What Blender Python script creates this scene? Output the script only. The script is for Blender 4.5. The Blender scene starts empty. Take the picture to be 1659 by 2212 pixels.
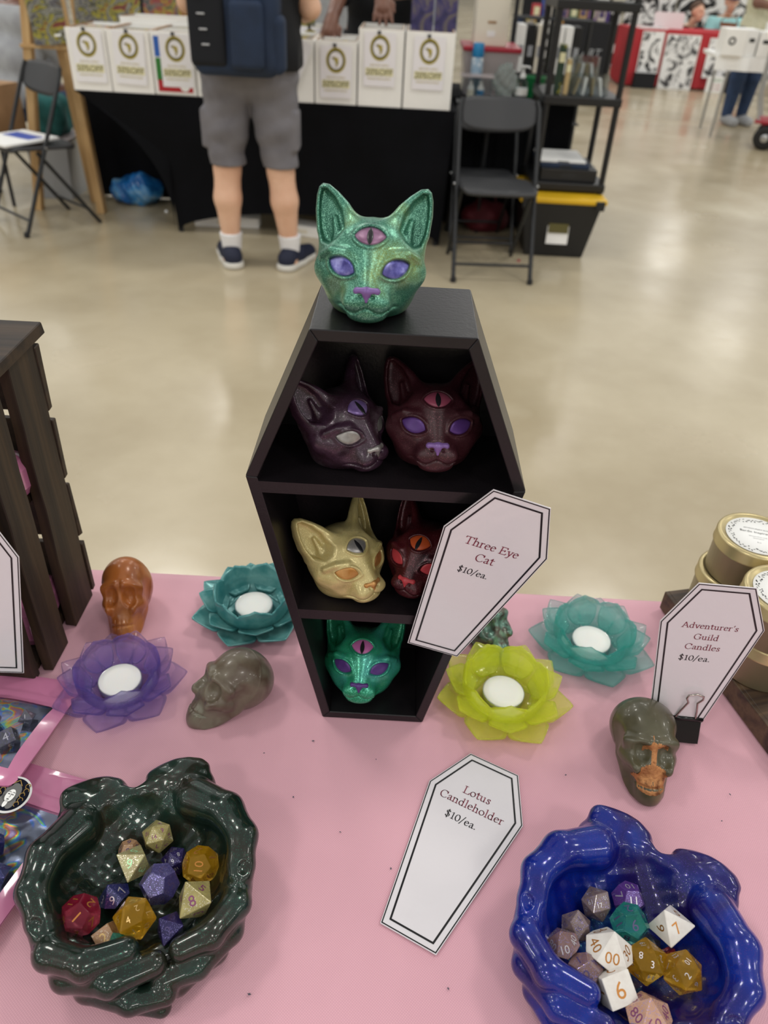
import bpy, bmesh, math, random
import numpy as np
from mathutils import Vector, Matrix, Euler

random.seed(7)
SC = bpy.context.scene
COL = SC.collection
R = math.radians

# ------------------------------------------------------------------ camera
cam_data = bpy.data.cameras.new('camera')
cam_data.sensor_fit = 'VERTICAL'
cam_data.sensor_height = 36.0
cam_data.lens = 36.0 * 1650.0 / 2212.0
cam_data.clip_start = 0.02
cam_data.clip_end = 200.0
cam_data.dof.use_dof = True
cam_data.dof.focus_distance = 0.56
cam_data.dof.aperture_fstop = 8.0
cam = bpy.data.objects.new('camera', cam_data)
COL.objects.link(cam)
cam.matrix_world = Matrix.Translation((0, 0, 1.35)) @ Matrix.Rotation(R(54.0), 4, 'X') @ Matrix.Rotation(R(3.2), 4, 'Z')
SC.camera = cam

# ------------------------------------------------------------------ world, hall lamps, exposure
SC.view_settings.view_transform = 'Standard'
SC.view_settings.look = 'None'
SC.view_settings.exposure = 0.12
SC.view_settings.gamma = 1.0
SC.view_settings.use_curve_mapping = False
SC.cycles.max_bounces = 10
SC.cycles.transparent_max_bounces = 14
SC.cycles.transmission_bounces = 10
SC.cycles.adaptive_threshold = 0.02
SC.cycles.sample_clamp_indirect = 4.0

world = bpy.data.worlds.new('hall_ambient')
SC.world = world
world.use_nodes = True
bg = world.node_tree.nodes['Background']
bg.inputs[0].default_value = (0.97, 0.98, 0.97, 1)
bg.inputs[1].default_value = 0.48


def hall_lamp(x, y, z=7.0, size=1.2, power=85):
    l = bpy.data.lights.new('high_bay_lamp', 'AREA')
    l.shape = 'DISK'
    l.size = size
    l.energy = power
    l.color = (1.0, 0.965, 0.90)
    o = bpy.data.objects.new('high_bay_lamp', l)
    o.location = (x, y, z)
    COL.objects.link(o)
    return o


for ly in (-29, -22.5, -16, -9.5, -3.5, 2.5, 8.5, 15, 21.5, 28):
    for lx in (-22.8, -16.2, -9.6, -3.2, 3.2, 9.6, 16.2, 22.8):
        hall_lamp(lx, ly)


# ------------------------------------------------------------------ scene helpers
def tag(o, label=None, cat=None, group=None, kind=None):
    if label:
        o['label'] = label
    if cat:
        o['category'] = cat
    if group:
        o['group'] = group
    if kind:
        o['kind'] = kind
    return o


def empty(name, loc=(0, 0, 0), rot=(0, 0, 0), label=None, cat=None, group=None, scale=None):
    o = bpy.data.objects.new(name, None)
    o.empty_display_size = 0.02
    o.location = loc
    o.rotation_euler = rot
    if scale:
        o.scale = (scale,) * 3
    COL.objects.link(o)
    return tag(o, label, cat, group)


def mk(name, me, mat=None, parent=None, loc=None, rot=None):
    o = bpy.data.objects.new(name, me)
    COL.objects.link(o)
    if parent:
        o.parent = parent
    if loc is not None:
        o.location = loc
    if rot is not None:
        o.rotation_euler = rot
    if mat is not None:
        if len(me.materials) == 0:
            me.materials.append(mat)
        elif me.materials[0] != mat:
            o.material_slots[0].link = 'OBJECT'
            o.material_slots[0].material = mat
    return o


def raw(name, v, f, smooth=False):
    me = bpy.data.meshes.new(name)
    me.from_pydata([tuple(map(float, p)) for p in v], [], [tuple(int(i) for i in q) for q in f])
    me.update()
    if smooth:
        me.polygons.foreach_set('use_smooth', [True] * len(me.polygons))
    return me


class MB:
    """collects shapes into one mesh"""

    def __init__(s):
        s.v, s.f, s.sm = [], [], []

    def add(s, v, f, smooth=False, M=None):
        n = len(s.v)
        for p in v:
            s.v.append(tuple(M @ Vector(p)) if M is not None else tuple(p))
        for q in f:
            s.f.append(tuple(i + n for i in q))
            s.sm.append(smooth)
        return s

    def box(s, c, d, bev=0.0, M=None, rot=None):
        bm = bmesh.new()
        bmesh.ops.create_cube(bm, size=1.0)
        for q in bm.verts:
            q.co = Vector((q.co.x * d[0], q.co.y * d[1], q.co.z * d[2]))
        if bev > 0:
            bmesh.ops.bevel(bm, geom=list(bm.edges), offset=bev, segments=2, affect='EDGES', profile=0.5)
        T = Matrix.Translation(c)
        if rot is not None:
            T = T @ Euler(rot).to_matrix().to_4x4()
        if M is not None:
            T = M @ T
        bm.verts.index_update()
        s.add([tuple(T @ q.co) for q in bm.verts], [[q.index for q in f.verts] for f in bm.faces])
        bm.free()
        return s

    def tube(s, pts, r, seg=10, cap=True, smooth=True):
        pts = [Vector(p) for p in pts]
        rs = r if isinstance(r, (list, tuple)) else [r] * len(pts)
        v, f = [], []
        up = None
        for i, p in enumerate(pts):
            a = pts[max(i - 1, 0)]
            b = pts[min(i + 1, len(pts) - 1)]
            t = (b - a).normalized()
            if up is None:
                up = Vector((0, 0, 1)) if abs(t.z) < 0.9 else Vector((1, 0, 0))
            x = t.cross(up).normalized()
            y = x.cross(t).normalized()
            up = y
            for k in range(seg):
                w = 2 * math.pi * k / seg
                v.append(p + rs[i] * (math.cos(w) * x + math.sin(w) * y))
        for i in range(len(pts) - 1):
            for k in range(seg):
                k2 = (k + 1) % seg
                f.append((i * seg + k, i * seg + k2, (i + 1) * seg + k2, (i + 1) * seg + k))
        s.add(v, f, smooth)
        if cap:
            n = len(pts)
            s.add(v[:seg], [tuple(range(seg))[::-1]])
            s.add(v[(n - 1) * seg:], [tuple(range(seg))])
        return s

    def lathe(s, prof, seg=32, c=(0, 0, 0), smooth=True, M=None, wob=None):
        v, f = [], []
        for i, (r, z) in enumerate(prof):
            for k in range(seg):
                a = 2 * math.pi * k / seg
                rr = r * (wob(a, z) if wob else 1)
                v.append((c[0] + rr * math.cos(a), c[1] + rr * math.sin(a), c[2] + z))
        for i in range(len(prof) - 1):
            for k in range(seg):
                k2 = (k + 1) % seg
                f.append((i * seg + k, i * seg + k2, (i + 1) * seg + k2, (i + 1) * seg + k))
        s.add(v, f, smooth, M)
        if prof[0][0] > 1e-6:
            s.add(v[:seg], [tuple(range(seg))[::-1]], False, M)
        if prof[-1][0] > 1e-6:
            s.add(v[-seg:], [tuple(range(seg))], False, M)
        return s

    def prism(s, poly, z0, z1, M=None):
        n = len(poly)
        v = [(p[0], p[1], z0) for p in poly] + [(p[0], p[1], z1) for p in poly]
        f = [tuple(range(n))[::-1], tuple(range(n, 2 * n))]
        f += [(i, (i + 1) % n, n + (i + 1) % n, n + i) for i in range(n)]
        return s.add(v, f, False, M)

    def mesh(s, name):
        me = raw(name, s.v, s.f)
        me.polygons.foreach_set('use_smooth', s.sm)
        return me

    def build(s, name, mat, parent=None, loc=None, rot=None):
        return mk(name, s.mesh(name), mat, parent, loc, rot)


def copy_tree(o, parent=None):
    c = o.copy()
    COL.objects.link(c)
    c.parent = parent
    for ch in list(o.children):
        copy_tree(ch, c)
    return c


# ------------------------------------------------------------------ procedural materials
def srgb(h):
    if isinstance(h, str):
        h = h.lstrip('#')
        c = [int(h[i:i + 2], 16) / 255 for i in (0, 2, 4)]
    else:
        c = list(h)
    return tuple(x / 12.92 if x <= 0.04045 else ((x + 0.055) / 1.055) ** 2.4 for x in c) + (1.0,)


def setin(n, **kw):
    for k, v in kw.items():
        k = k.replace('_', ' ')
        if k in n.inputs:
            n.inputs[k].default_value = v


def mat(name, col, rough=0.5, metal=0.0, col2=None, nscale=6.0, ndetail=4.0, lo=0.35, hi=0.65, coat=0.0,
        glitter=0.0, gcol=None, gscale=900.0, bump=0.0, bscale=200.0, trans=0.0, ior=1.45, emit=None, estr=1.0,
        sss=0.0, sheen=0.0, mix_transp=0.0, spec=0.5, stretch=None, irid=None):
    m = bpy.data.materials.new(name)
    m.use_nodes = True
    nt = m.node_tree
    N, L = nt.nodes, nt.links
    p = N['Principled BSDF']
    c1 = srgb(col)
    p.inputs['Base Color'].default_value = c1
    setin(p, Roughness=rough, Metallic=metal, IOR=ior)
    p.inputs['Specular IOR Level'].default_value = spec
    p.inputs['Coat Weight'].default_value = coat
    p.inputs['Coat Roughness'].default_value = 0.04
    p.inputs['Transmission Weight'].default_value = trans
    if sheen:
        p.inputs['Sheen Weight'].default_value = sheen
    if sss:
        p.inputs['Subsurface Weight'].default_value = sss
        p.inputs['Subsurface Radius'].default_value = (0.006, 0.004, 0.003)
        p.inputs['Subsurface Scale'].default_value = 0.6
    if emit:
        p.inputs['Emission Color'].default_value = srgb(emit)
        p.inputs['Emission Strength'].default_value = estr
    tc = N.new('ShaderNodeTexCoord')
    vec = tc.outputs['Object']
    if stretch:
        mp = N.new('ShaderNodeMapping')
        mp.inputs['Scale'].default_value = stretch
        L.new(vec, mp.inputs[0])
        vec = mp.outputs[0]
    colout = None
    if col2 is not None:
        cols = [col2] if not isinstance(col2, (list, tuple)) or isinstance(col2[0], float) else list(col2)
        nz = N.new('ShaderNodeTexNoise')
        setin(nz, Scale=nscale, Detail=ndetail, Roughness=0.55)
        L.new(vec, nz.inputs['Vector'])
        rp = N.new('ShaderNodeValToRGB')
        e = rp.color_ramp.elements
        e[0].position, e[1].position = lo, hi
        e[0].color = c1
        e[1].color = srgb(cols[-1])
        for i, cc in enumerate(cols[:-1]):
            q = e.new(lo + (hi - lo) * (i + 1) / len(cols))
            q.color = srgb(cc)
        L.new(nz.outputs[0], rp.inputs[0])
        colout = rp.outputs[0]
    if irid is not None:
        # flake colour swing: large soft patches of a second hue
        nz2 = N.new('ShaderNodeTexNoise')
        setin(nz2, Scale=irid[1], Detail=2.0)
        L.new(tc.outputs['Object'], nz2.inputs['Vector'])
        r2 = N.new('ShaderNodeValToRGB')
        r2.color_ramp.elements[0].position, r2.color_ramp.elements[1].position = 0.48, 0.68
        L.new(nz2.outputs[0], r2.inputs[0])
        mx = N.new('ShaderNodeMix')
        mx.data_type = 'RGBA'
        L.new(r2.outputs[0], mx.inputs[0])
        if colout is not None:
            L.new(colout, mx.inputs[6])
        else:
            mx.inputs[6].default_value = c1
        mx.inputs[7].default_value = srgb(irid[0])
        colout = mx.outputs[2]
    if glitter > 0:
        vo = N.new('ShaderNodeTexVoronoi')
        setin(vo, Scale=gscale)
        L.new(tc.outputs['Object'], vo.inputs['Vector'])
        sp = N.new('ShaderNodeSeparateColor')
        L.new(vo.outputs['Color'], sp.inputs[0])
        gt = N.new('ShaderNodeMath')
        gt.operation = 'GREATER_THAN'
        gt.inputs[1].default_value = 1.0 - glitter
        L.new(sp.outputs[0], gt.inputs[0])
        mx = N.new('ShaderNodeMix')
        mx.data_type = 'RGBA'
        L.new(gt.outputs[0], mx.inputs[0])
        if colout is not None:
            L.new(colout, mx.inputs[6])
        else:
            mx.inputs[6].default_value = c1
        mx.inputs[7].default_value = srgb(gcol or '#ffffff')
        colout = mx.outputs[2]
        ma = N.new('ShaderNodeMath')
        ma.operation = 'MULTIPLY'
        ma.inputs[1].default_value = 0.8
        L.new(gt.outputs[0], ma.inputs[0])
        ad = N.new('ShaderNodeMath')
        ad.operation = 'MAXIMUM'
        ad.inputs[1].default_value = metal
        L.new(ma.outputs[0], ad.inputs[0])
        L.new(ad.outputs[0], p.inputs['Metallic'])
    if colout is not None:
        L.new(colout, p.inputs['Base Color'])
    if bump > 0:
        nb = N.new('ShaderNodeTexNoise')
        setin(nb, Scale=bscale, Detail=3.0)
        L.new(vec, nb.inputs['Vector'])
        bp = N.new('ShaderNodeBump')
        bp.inputs['Strength'].default_value = bump
        bp.inputs['Distance'].default_value = 0.001
        L.new(nb.outputs[0], bp.inputs['Height'])
        L.new(bp.outputs[0], p.inputs['Normal'])
    if mix_transp > 0:
        tr = N.new('ShaderNodeBsdfTransparent')
        tr.inputs[0].default_value = c1
        ms = N.new('ShaderNodeMixShader')
        ms.inputs[0].default_value = mix_transp
        L.new(p.outputs[0], ms.inputs[1])
        L.new(tr.outputs[0], ms.inputs[2])
        L.new(ms.outputs[0], N['Material Output'].inputs[0])
    return m


# ------------------------------------------------------------------ signed-distance sculpting
def s_ell(P, c, r, rz=0.0):
    q = P - np.array(c, np.float32)
    if rz:
        a, b = math.cos(rz), math.sin(rz)
        q = np.stack([a * q[:, 0] + b * q[:, 1], -b * q[:, 0] + a * q[:, 1], q[:, 2]], 1)
    r = np.array(r, np.float32)
    k0 = np.linalg.norm(q / r, axis=1)
    k1 = np.linalg.norm(q / (r * r), axis=1)
    return k0 * (k0 - 1.0) / np.maximum(k1, 1e-9)


def s_cap(P, a, b, ra, rb=None):
    rb = ra if rb is None else rb
    a = np.array(a, np.float32)
    ba = np.array(b, np.float32) - a
    pa = P - a
    t = np.clip(pa @ ba / max(float(ba @ ba), 1e-12), 0, 1)
    return np.linalg.norm(pa - t[:, None] * ba, axis=1) - (ra + (rb - ra) * t)


def s_chain(P, pts, rs, k=0.0):
    d = None
    for i in range(len(pts) - 1):
        e = s_cap(P, pts[i], pts[i + 1], rs[i], rs[i + 1])
        d = e if d is None else (smin(d, e, k) if k else np.minimum(d, e))
    return d


def s_box(P, c, h, r=0.0):
    q = np.abs(P - np.array(c, np.float32)) - (np.array(h, np.float32) - r)
    return np.linalg.norm(np.maximum(q, 0), axis=1) + np.minimum(q.max(1), 0) - r


def smin(a, b, k):
    h = np.maximum(k - np.abs(a - b), 0) / k
    return np.minimum(a, b) - h * h * k * 0.25


def smax(a, b, k):
    return -smin(-a, -b, k)


def s_poly(x, z, poly):
    """signed distance to a polygon in two dimensions, negative inside"""
    d = np.full(x.shape, 1e9, np.float32)
    s = np.ones(x.shape, np.float32)
    n = len(poly)
    for i in range(n):
        ax, az = poly[i]
        bx, bz = poly[i - 1]
        ex, ez = bx - ax, bz - az
        wx, wz = x - ax, z - az
        t = np.clip((wx * ex + wz * ez) / (ex * ex + ez * ez), 0, 1)
        d = np.minimum(d, (wx - ex * t) ** 2 + (wz - ez * t) ** 2)
        c1 = z >= az
        c2 = z < bz
        c3 = ex * wz > ez * wx
        fl = (c1 & c2 & c3) | (~c1 & ~c2 & ~c3)
        s = np.where(fl, -s, s)
    return s * np.sqrt(d)


def sculpt(name, f, lo, hi, h, refine=2, sc=0.001):
    """surface nets on a sparse grid, then the vertices slide onto the surface"""
    lo = np.array(lo, np.float32)
    n = np.maximum(np.ceil((np.array(hi) - lo) / h).astype(int), 4)
    n = ((n + 3) // 4) * 4
    C = 4
    nc = n // C
    g = np.stack(np.meshgrid(*[np.arange(k) for k in nc], indexing='ij'), -1).reshape(-1, 3)
    dc = f((lo + (g + 0.5) * C * h).astype(np.float32))
    act = g[np.abs(dc) < C * h * 1.5]
    D = np.full(n + 1, 1.0, np.float32)
    blk = np.repeat(np.repeat(np.repeat(dc.reshape(nc), C, 0), C, 1), C, 2)
    D[:-1, :-1, :-1] = np.where(blk < 0, -1.0, 1.0)
    off = np.stack(np.meshgrid(*[np.arange(C + 1)] * 3, indexing='ij'), -1).reshape(-1, 3)
    idx = (act[:, None, :] * C + off[None]).reshape(-1, 3)
    flat = np.unique(np.ravel_multi_index(idx.T, n + 1))
    ii = np.stack(np.unravel_index(flat, n + 1), 1)
    vals = np.empty(len(flat), np.float32)
    for a in range(0, len(flat), 400000):
        vals[a:a + 400000] = f((lo + ii[a:a + 400000] * h).astype(np.float32))
    D.reshape(-1)[flat] = vals
    S = D < 0
    base = S[:-1, :-1, :-1]
    mix = np.zeros(n, bool)
    for dx in (0, 1):
        for dy in (0, 1):
            for dz in (0, 1):
                mix |= S[dx:n[0] + dx, dy:n[1] + dy, dz:n[2] + dz] != base
    cells = np.argwhere(mix)
    vid = np.full(n, -1, np.int64)
    vid[tuple(cells.T)] = np.arange(len(cells))
    acc = np.zeros((len(cells), 3))
    cnt = np.zeros(len(cells))
    cor = [(x, y, z) for x in (0, 1) for y in (0, 1) for z in (0, 1)]
    for a in cor:
        for ax in range(3):
            if a[ax]:
                continue
            b = list(a)
            b[ax] = 1
            da = D[tuple((cells + a).T)]
            db = D[tuple((cells + b).T)]
            m = (da < 0) != (db < 0)
            t = np.where(m, da / np.where(m, da - db, 1), 0)
            pt = np.array(a)[None, :] + t[:, None] * (np.array(b) - np.array(a))[None, :]
            acc += np.where(m[:, None], pt, 0)
            cnt += m
    V = lo + (cells + acc / np.maximum(cnt, 1)[:, None]) * h
    faces = []
    for ax in range(3):
        u, w = (ax + 1) % 3, (ax + 2) % 3
        sl0 = [slice(None)] * 3
        sl1 = [slice(None)] * 3
        sl0[ax] = slice(0, n[ax])
        sl1[ax] = slice(1, n[ax] + 1)
        A, Bv = S[tuple(sl0)], S[tuple(sl1)]
        e = np.argwhere(A != Bv)
        e = e[(e[:, u] > 0) & (e[:, w] > 0) & (e[:, u] < n[u]) & (e[:, w] < n[w])]
        inside = A[tuple(e.T)]
        q = []
        for du, dw in ((1, 1), (0, 1), (0, 0), (1, 0)):
            c = e.copy()
            c[:, u] -= du
            c[:, w] -= dw
            q.append(vid[tuple(c.T)])
        q = np.stack(q, 1)
        q = np.where(inside[:, None], q, q[:, ::-1])
        faces.append(q[(q >= 0).all(1)])
    Fc = np.concatenate(faces)
    V = V.astype(np.float32)
    eps = h * 0.35
    for _ in range(refine):
        d0 = f(V)
        G = np.stack([f(V + np.eye(3, dtype=np.float32)[k] * eps) - f(V - np.eye(3, dtype=np.float32)[k] * eps) for k in range(3)], 1) / (2 * eps)
        gl = np.maximum((G * G).sum(1), 0.09)
        V = V - (np.clip(d0, -h, h) / gl)[:, None] * G
    me = bpy.data.meshes.new(name)
    me.vertices.add(len(V))
    me.vertices.foreach_set('co', (V * sc).astype(np.float32).ravel())
    me.loops.add(Fc.size)
    me.loops.foreach_set('vertex_index', Fc.ravel().astype(np.int32))
    me.polygons.add(len(Fc))
    me.polygons.foreach_set('loop_start', np.arange(0, Fc.size, 4, dtype=np.int32))
    me.polygons.foreach_set('loop_total', np.full(len(Fc), 4, np.int32))
    me.update(calc_edges=True)
    me.validate()
    me.polygons.foreach_set('use_smooth', [True] * len(me.polygons))
    return me


def front_y(f, x, z, y0, y1, steps=60):
    """first hit of the sculpt walking along +y from the front, for points (x, z)"""
    x = np.asarray(x, np.float32).ravel()
    z = np.asarray(z, np.float32).ravel()
    y = np.full(x.shape, y0, np.float32)
    for _ in range(steps):
        d = f(np.stack([x, y, z], 1))
        y = np.minimum(y + d * 0.6, y1)
    return y
# ------------------------------------------------------------------ three-eyed cat head (sculpted in millimetres)
EAR = [(7, 27), (10.5, 32.5), (14.5, 38), (20.5, 44), (26.5, 48.6), (30.5, 49.2), (32.8, 47), (34, 42), (34.3, 33), (33, 20), (29, 8), (14, 12)]
EAR_IN = [(15.5, 23), (18, 33), (22.3, 40.5), (28.0, 45.9), (30.6, 45.2), (31.6, 40), (31.7, 31), (30.6, 22), (28.2, 14.5), (24, 13), (19, 17)]


def almond(x, z, cx, cz, a, b, tilt):
    ca, sa = math.cos(tilt), math.sin(tilt)
    u = (x - cx) * ca + (z - cz) * sa
    w = -(x - cx) * sa + (z - cz) * ca
    rr = (a * a + b * b) / (2 * b)
    o = rr - b
    return np.maximum(np.hypot(u, w + o), np.hypot(u, w - o)) - rr


def cat_base(P):
    x, y, z = P[:, 0], P[:, 1], P[:, 2]
    X = np.stack([np.abs(x), y, z], 1)
    ax = X[:, 0]
    d = s_ell(P, (0, 3, 5), (30.5, 29, 27.5))
    d = smin(d, s_ell(P, (0, -3, -12), (25, 25, 21)), 12)
    d = smin(d, s_ell(P, (0, 8, -18), (23, 20, 18)), 8)
    # cheekbones, muzzle, bridge, chin
    d = smin(d, s_cap(X, (17, -15, -6), (25, -6, -2), 6.5, 6.0), 9)
    d = smin(d, s_cap(P, (0, -21, 10), (0, -31.5, -10), 6.2, 4.6), 9)
    d = smin(d, s_ell(P, (0, -22, -19), (14.5, 13, 10)), 8)
    d = smin(d, s_ell(X, (6.6, -28, -20), (8.0, 8.0, 6.4)), 4)
    d = smin(d, s_ell(P, (0, -23.0, -28), (10.5, 9, 4.8)), 4.0)
    # hollow under the cheekbone
    d = smax(d, -s_ell(X, (24, -27, -17), (7.5, 7, 7)), 8)
    # brow ridges and a flat crown
    d = smin(d, s_chain(X, [(27, -13, 6.5), (21, -20.5, 9.5), (13, -24, 8), (7, -26, 2)], [1.6, 2.6, 2.8, 2.2]), 4)
    d = smax(d, z - 31.5 - 0.02 * (ax - 4) ** 2, 7)
    # ears
    ys = y - 0.55 * (ax - 22) - 0.10 * (z - 20)
    e2 = s_poly(ax, z, EAR)
    ear = smax(e2, np.abs(ys - 4.5) - (9.0 - 0.10 * np.clip(z - 12, 0, 40)), 6)
    d = smin(d, ear, 5)
    inn = s_poly(ax, z, EAR_IN)
    hollow = smax(inn, np.maximum(ys - 5.5 + 0.035 * np.clip(40 - z, 0, 40), -30 - ys), 4)
    d = smax(d, -hollow, 2.2)
    # fold of the ear opening
    d = smin(d, s_cap(X, (20.0, 0.5, 17), (22.5, 3.5, 29), 2.2, 0.8), 5.0)
    return d


def cat_sdf(P):
    d = cat_base(P)
    x, y, z = P[:, 0], P[:, 1], P[:, 2]
    ax = np.abs(x)
    fr = np.clip((-4 - y) / 8, 0, 1)
    for (cx, cz, a, b, t) in EYES:
        e = almond(ax if cx else x, z, cx, cz, a, b, t)
        d = d - fr * (1.0 * np.exp(-((e - 1.0) / 1.0) ** 2) - 1.6 / (1 + np.exp(np.clip((e + 0.5) * 3, -30, 30))))
    # mouth line and philtrum
    mz = -24.8 + 1.5 * np.cos(ax * 0.42) + 0.08 * np.clip(ax - 9, 0, 20) ** 1.5
    ml = np.where(ax < 19, np.abs(z - mz), 9)
    d = d + np.clip((-6 - y) / 6, 0, 1) * 1.1 * np.exp(-(ml / 0.8) ** 2) * np.clip((19 - ax) / 4, 0, 1)
    ph = np.where((z < -16.5) & (z > -23.5), ax, 9)
    d = d + fr * 0.8 * np.exp(-(ph / 0.7) ** 2)
    # nostrils
    d = d + fr * 1.6 * np.exp(-(((ax - 3.4) / 1.2) ** 2 + ((z + 16.0) / 1.0) ** 2))
    return d * 0.9


TIP = Matrix.Rotation(R(-15), 4, 'X')


def cat_tipped(P):
    c, t = math.cos(R(-15)), math.sin(R(-15))
    Q = np.stack([P[:, 0], c * P[:, 1] + t * P[:, 2], -t * P[:, 1] + c * P[:, 2]], 1)
    return smax(cat_sdf(Q), -(P[:, 2] + 27.0), 2.0)


EYES = [(15.0, 0.6, 8.2, 5.6, R(-157)), (0.0, 19.0, 9.2, 5.4, 0.0)]
EYES[0] = (15.0, 0.6, 8.2, 5.6, R(24))
CAT_ME = sculpt('cat_head', cat_tipped, (-38, -44, -30), (38, 46, 54), 0.85)
CAT_SHAPE = Matrix.Diagonal((1.11, 1.02, 1.00, 1.0))
CAT_ME.transform(CAT_SHAPE)


def almond_dome(name, cx, cz, a, b, tilt, height, lift, sgn=1, f=cat_base):
    """a lens laid on the face: almond outline, domed"""
    nu, nv = 26, 12
    rr = (a * a + b * b) / (2 * b)
    o = rr - b
    us = a * np.sin(np.linspace(-math.pi / 2, math.pi / 2, nu))
    pts, hs = [], []
    for u in us:
        w = max(math.sqrt(max(rr * rr - u * u, 0)) - o, 1e-4)
        for t in np.linspace(-1, 1, nv):
            pts.append((u, w * t))
            hs.append((1 - t * t) * min(1, w / b))
    pts = np.array(pts)
    hs = np.array(hs)
    ca, sa = math.cos(tilt), math.sin(tilt)
    xx = cx + ca * pts[:, 0] - sa * pts[:, 1]
    zz = cz + sa * pts[:, 0] + ca * pts[:, 1]
    # smooth base: plane through corners blended with the face depth
    yy = front_y(f, xx, zz, -45, 20)
    A = np.stack([xx, zz, np.ones_like(xx), xx * xx, zz * zz, xx * zz], 1)
    co, *_ = np.linalg.lstsq(A, yy, rcond=None)
    yf = A @ co
    y = yf + lift - height * np.sqrt(hs)
    yb = yf + lift + 1.2
    V = np.concatenate([np.stack([sgn * xx, y, zz], 1), np.stack([sgn * xx, yb, zz], 1)]) * 0.001
    F = []
    n = nu * nv
    for i in range(nu - 1):
        for j in range(nv - 1):
            q = (i * nv + j, (i + 1) * nv + j, (i + 1) * nv + j + 1, i * nv + j + 1)
            F.append(q if sgn > 0 else q[::-1])
    return raw(name, V, F, True)


EYE_R = almond_dome('eye', 15.0, 0.6, 7.9, 5.3, R(24), 2.0, 0.9)
EYE_L = almond_dome('eye', 15.0, 0.6, 7.9, 5.3, R(24), 2.0, 0.9, sgn=-1)
EYE_3 = almond_dome('third_eye', 0, 19.0, 8.9, 5.2, 0.0, 1.9, 0.9)
PUPIL = almond_dome('pupil', 0, 19.0, 5.0, 1.75, R(90), 0.5, -1.15)
for _m in (EYE_R, EYE_L, EYE_3, PUPIL):
    _m.transform(CAT_SHAPE @ TIP)


def nose_sdf(P):
    x, y, z = P[:, 0], P[:, 1], P[:, 2]
    ax = np.abs(x)
    X = np.stack([ax, y, z], 1)
    d = s_cap(X, (0, -34.9, -12.6), (5.0, -33.4, -12.9), 3.1, 2.6)
    d = smin(d, s_cap(P, (0, -35.4, -13.5), (0, -34.8, -18.5), 2.6, 1.2), 2)
    d = smax(d, -s_ell(X, (4.0, -36.4, -15.2), (1.7, 2.4, 1.2)), 0.8)
    return d


NOSE = sculpt('nose', nose_sdf, (-8, -40, -21), (8, -28, -8), 0.5)
NOSE.transform(CAT_SHAPE @ TIP)


def cat(label, loc, rot, mh, me_, m3, mp, mn, scale=1.0):
    t = empty('cat_head_candle', loc, rot, label, 'cat figurine', 'three-eyed cat heads', scale)
    off = (0, 0, 0.027)
    mk('head', CAT_ME, mh, t, off)
    mk('eye', EYE_R, me_, t, off)
    mk('eye', EYE_L, me_, t, off)
    e3 = mk('third_eye', EYE_3, m3, t, off)
    mk('pupil', PUPIL, mp, e3)
    mk('nose', NOSE, mn, t, off)
    return t
# ------------------------------------------------------------------ skull (millimetres, chin on z = 0, facing -y)
TILT = R(-40)


def skull_up(P):
    """from table frame to the upright skull: tipped back and drawn out towards the chin"""
    c, t = math.cos(TILT), math.sin(TILT)
    y, z = P[:, 1], P[:, 2] - 25.0 + 9.5
    u = c * y + t * z
    w = -t * y + c * z + 25.0
    w = np.where(w < 34, 34 - (34 - w) / 1.36, w)
    return np.stack([P[:, 0], u, w], 1)


def skull_sdf(P, teeth=1.0):
    z0 = P[:, 2]
    P = skull_up(P)
    x, y, z = P[:, 0], P[:, 1], P[:, 2]
    ax = np.abs(x)
    X = np.stack([ax, y, z], 1)
    d = s_ell(P, (0, 8, 43), (27.5, 31, 25))
    d = smin(d, s_ell(P, (0, -11, 27), (20.5, 18, 22)), 10)
    d = smin(d, s_ell(P, (0, -16, 7), (12.5, 13.5, 11)), 7)
    d = smin(d, s_cap(X, (17, 2, 24), (10.5, -12, 3), 5.5, 4.5), 5)
    d = smin(d, s_cap(X, (21.5, -9, 27), (13, -26.5, 21), 3.4, 3.8), 4)
    d = smin(d, s_cap(X, (20.5, -17, 36), (4, -27.5, 37), 3.8, 3.2), 5)
    d = smax(d, -s_ell(X, (31, -9, 37), (8, 12, 11)), 6)
    d = smax(d, -s_ell(X, (10.6, -31.0, 29.3), (8.0, 10.5, 7.0)), 2.5)
    d = smax(d, -s_cap(X, (0.2, -31, 24.0), (2.4, -32.5, 17.6), 1.7, 3.3), 1.6)
    d = smax(d, -s_ell(X, (20, -21, 11.5), (6.5, 9, 8)), 5)
    w = np.clip((-14 - y) / 6, 0, 1) * np.clip((13 - ax) / 3, 0, 1)
    ang = np.arctan2(x, -(y + 8))
    band = np.exp(-((z - 10.2) / 4.2) ** 4)
    d = d + teeth * w * band * (0.55 * (np.abs(np.sin(ang * 11)) < 0.28))
    d = d - teeth * w * 0.8 * np.exp(-((z - 10.2) / 3.6) ** 2)
    d = d + teeth * w * 1.5 * np.exp(-((z - 10.0 - 0.012 * ax ** 2) / 0.75) ** 2)
    d = d - 0.35 * np.exp(-((y - 4) / 0.7) ** 2) * (z > 30)
    return smax(d, -z0, 1.5) * 0.85


SKULL_ME = sculpt('skull', skull_sdf, (-33, -54, -2), (33, 54, 72), 0.9)


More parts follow.
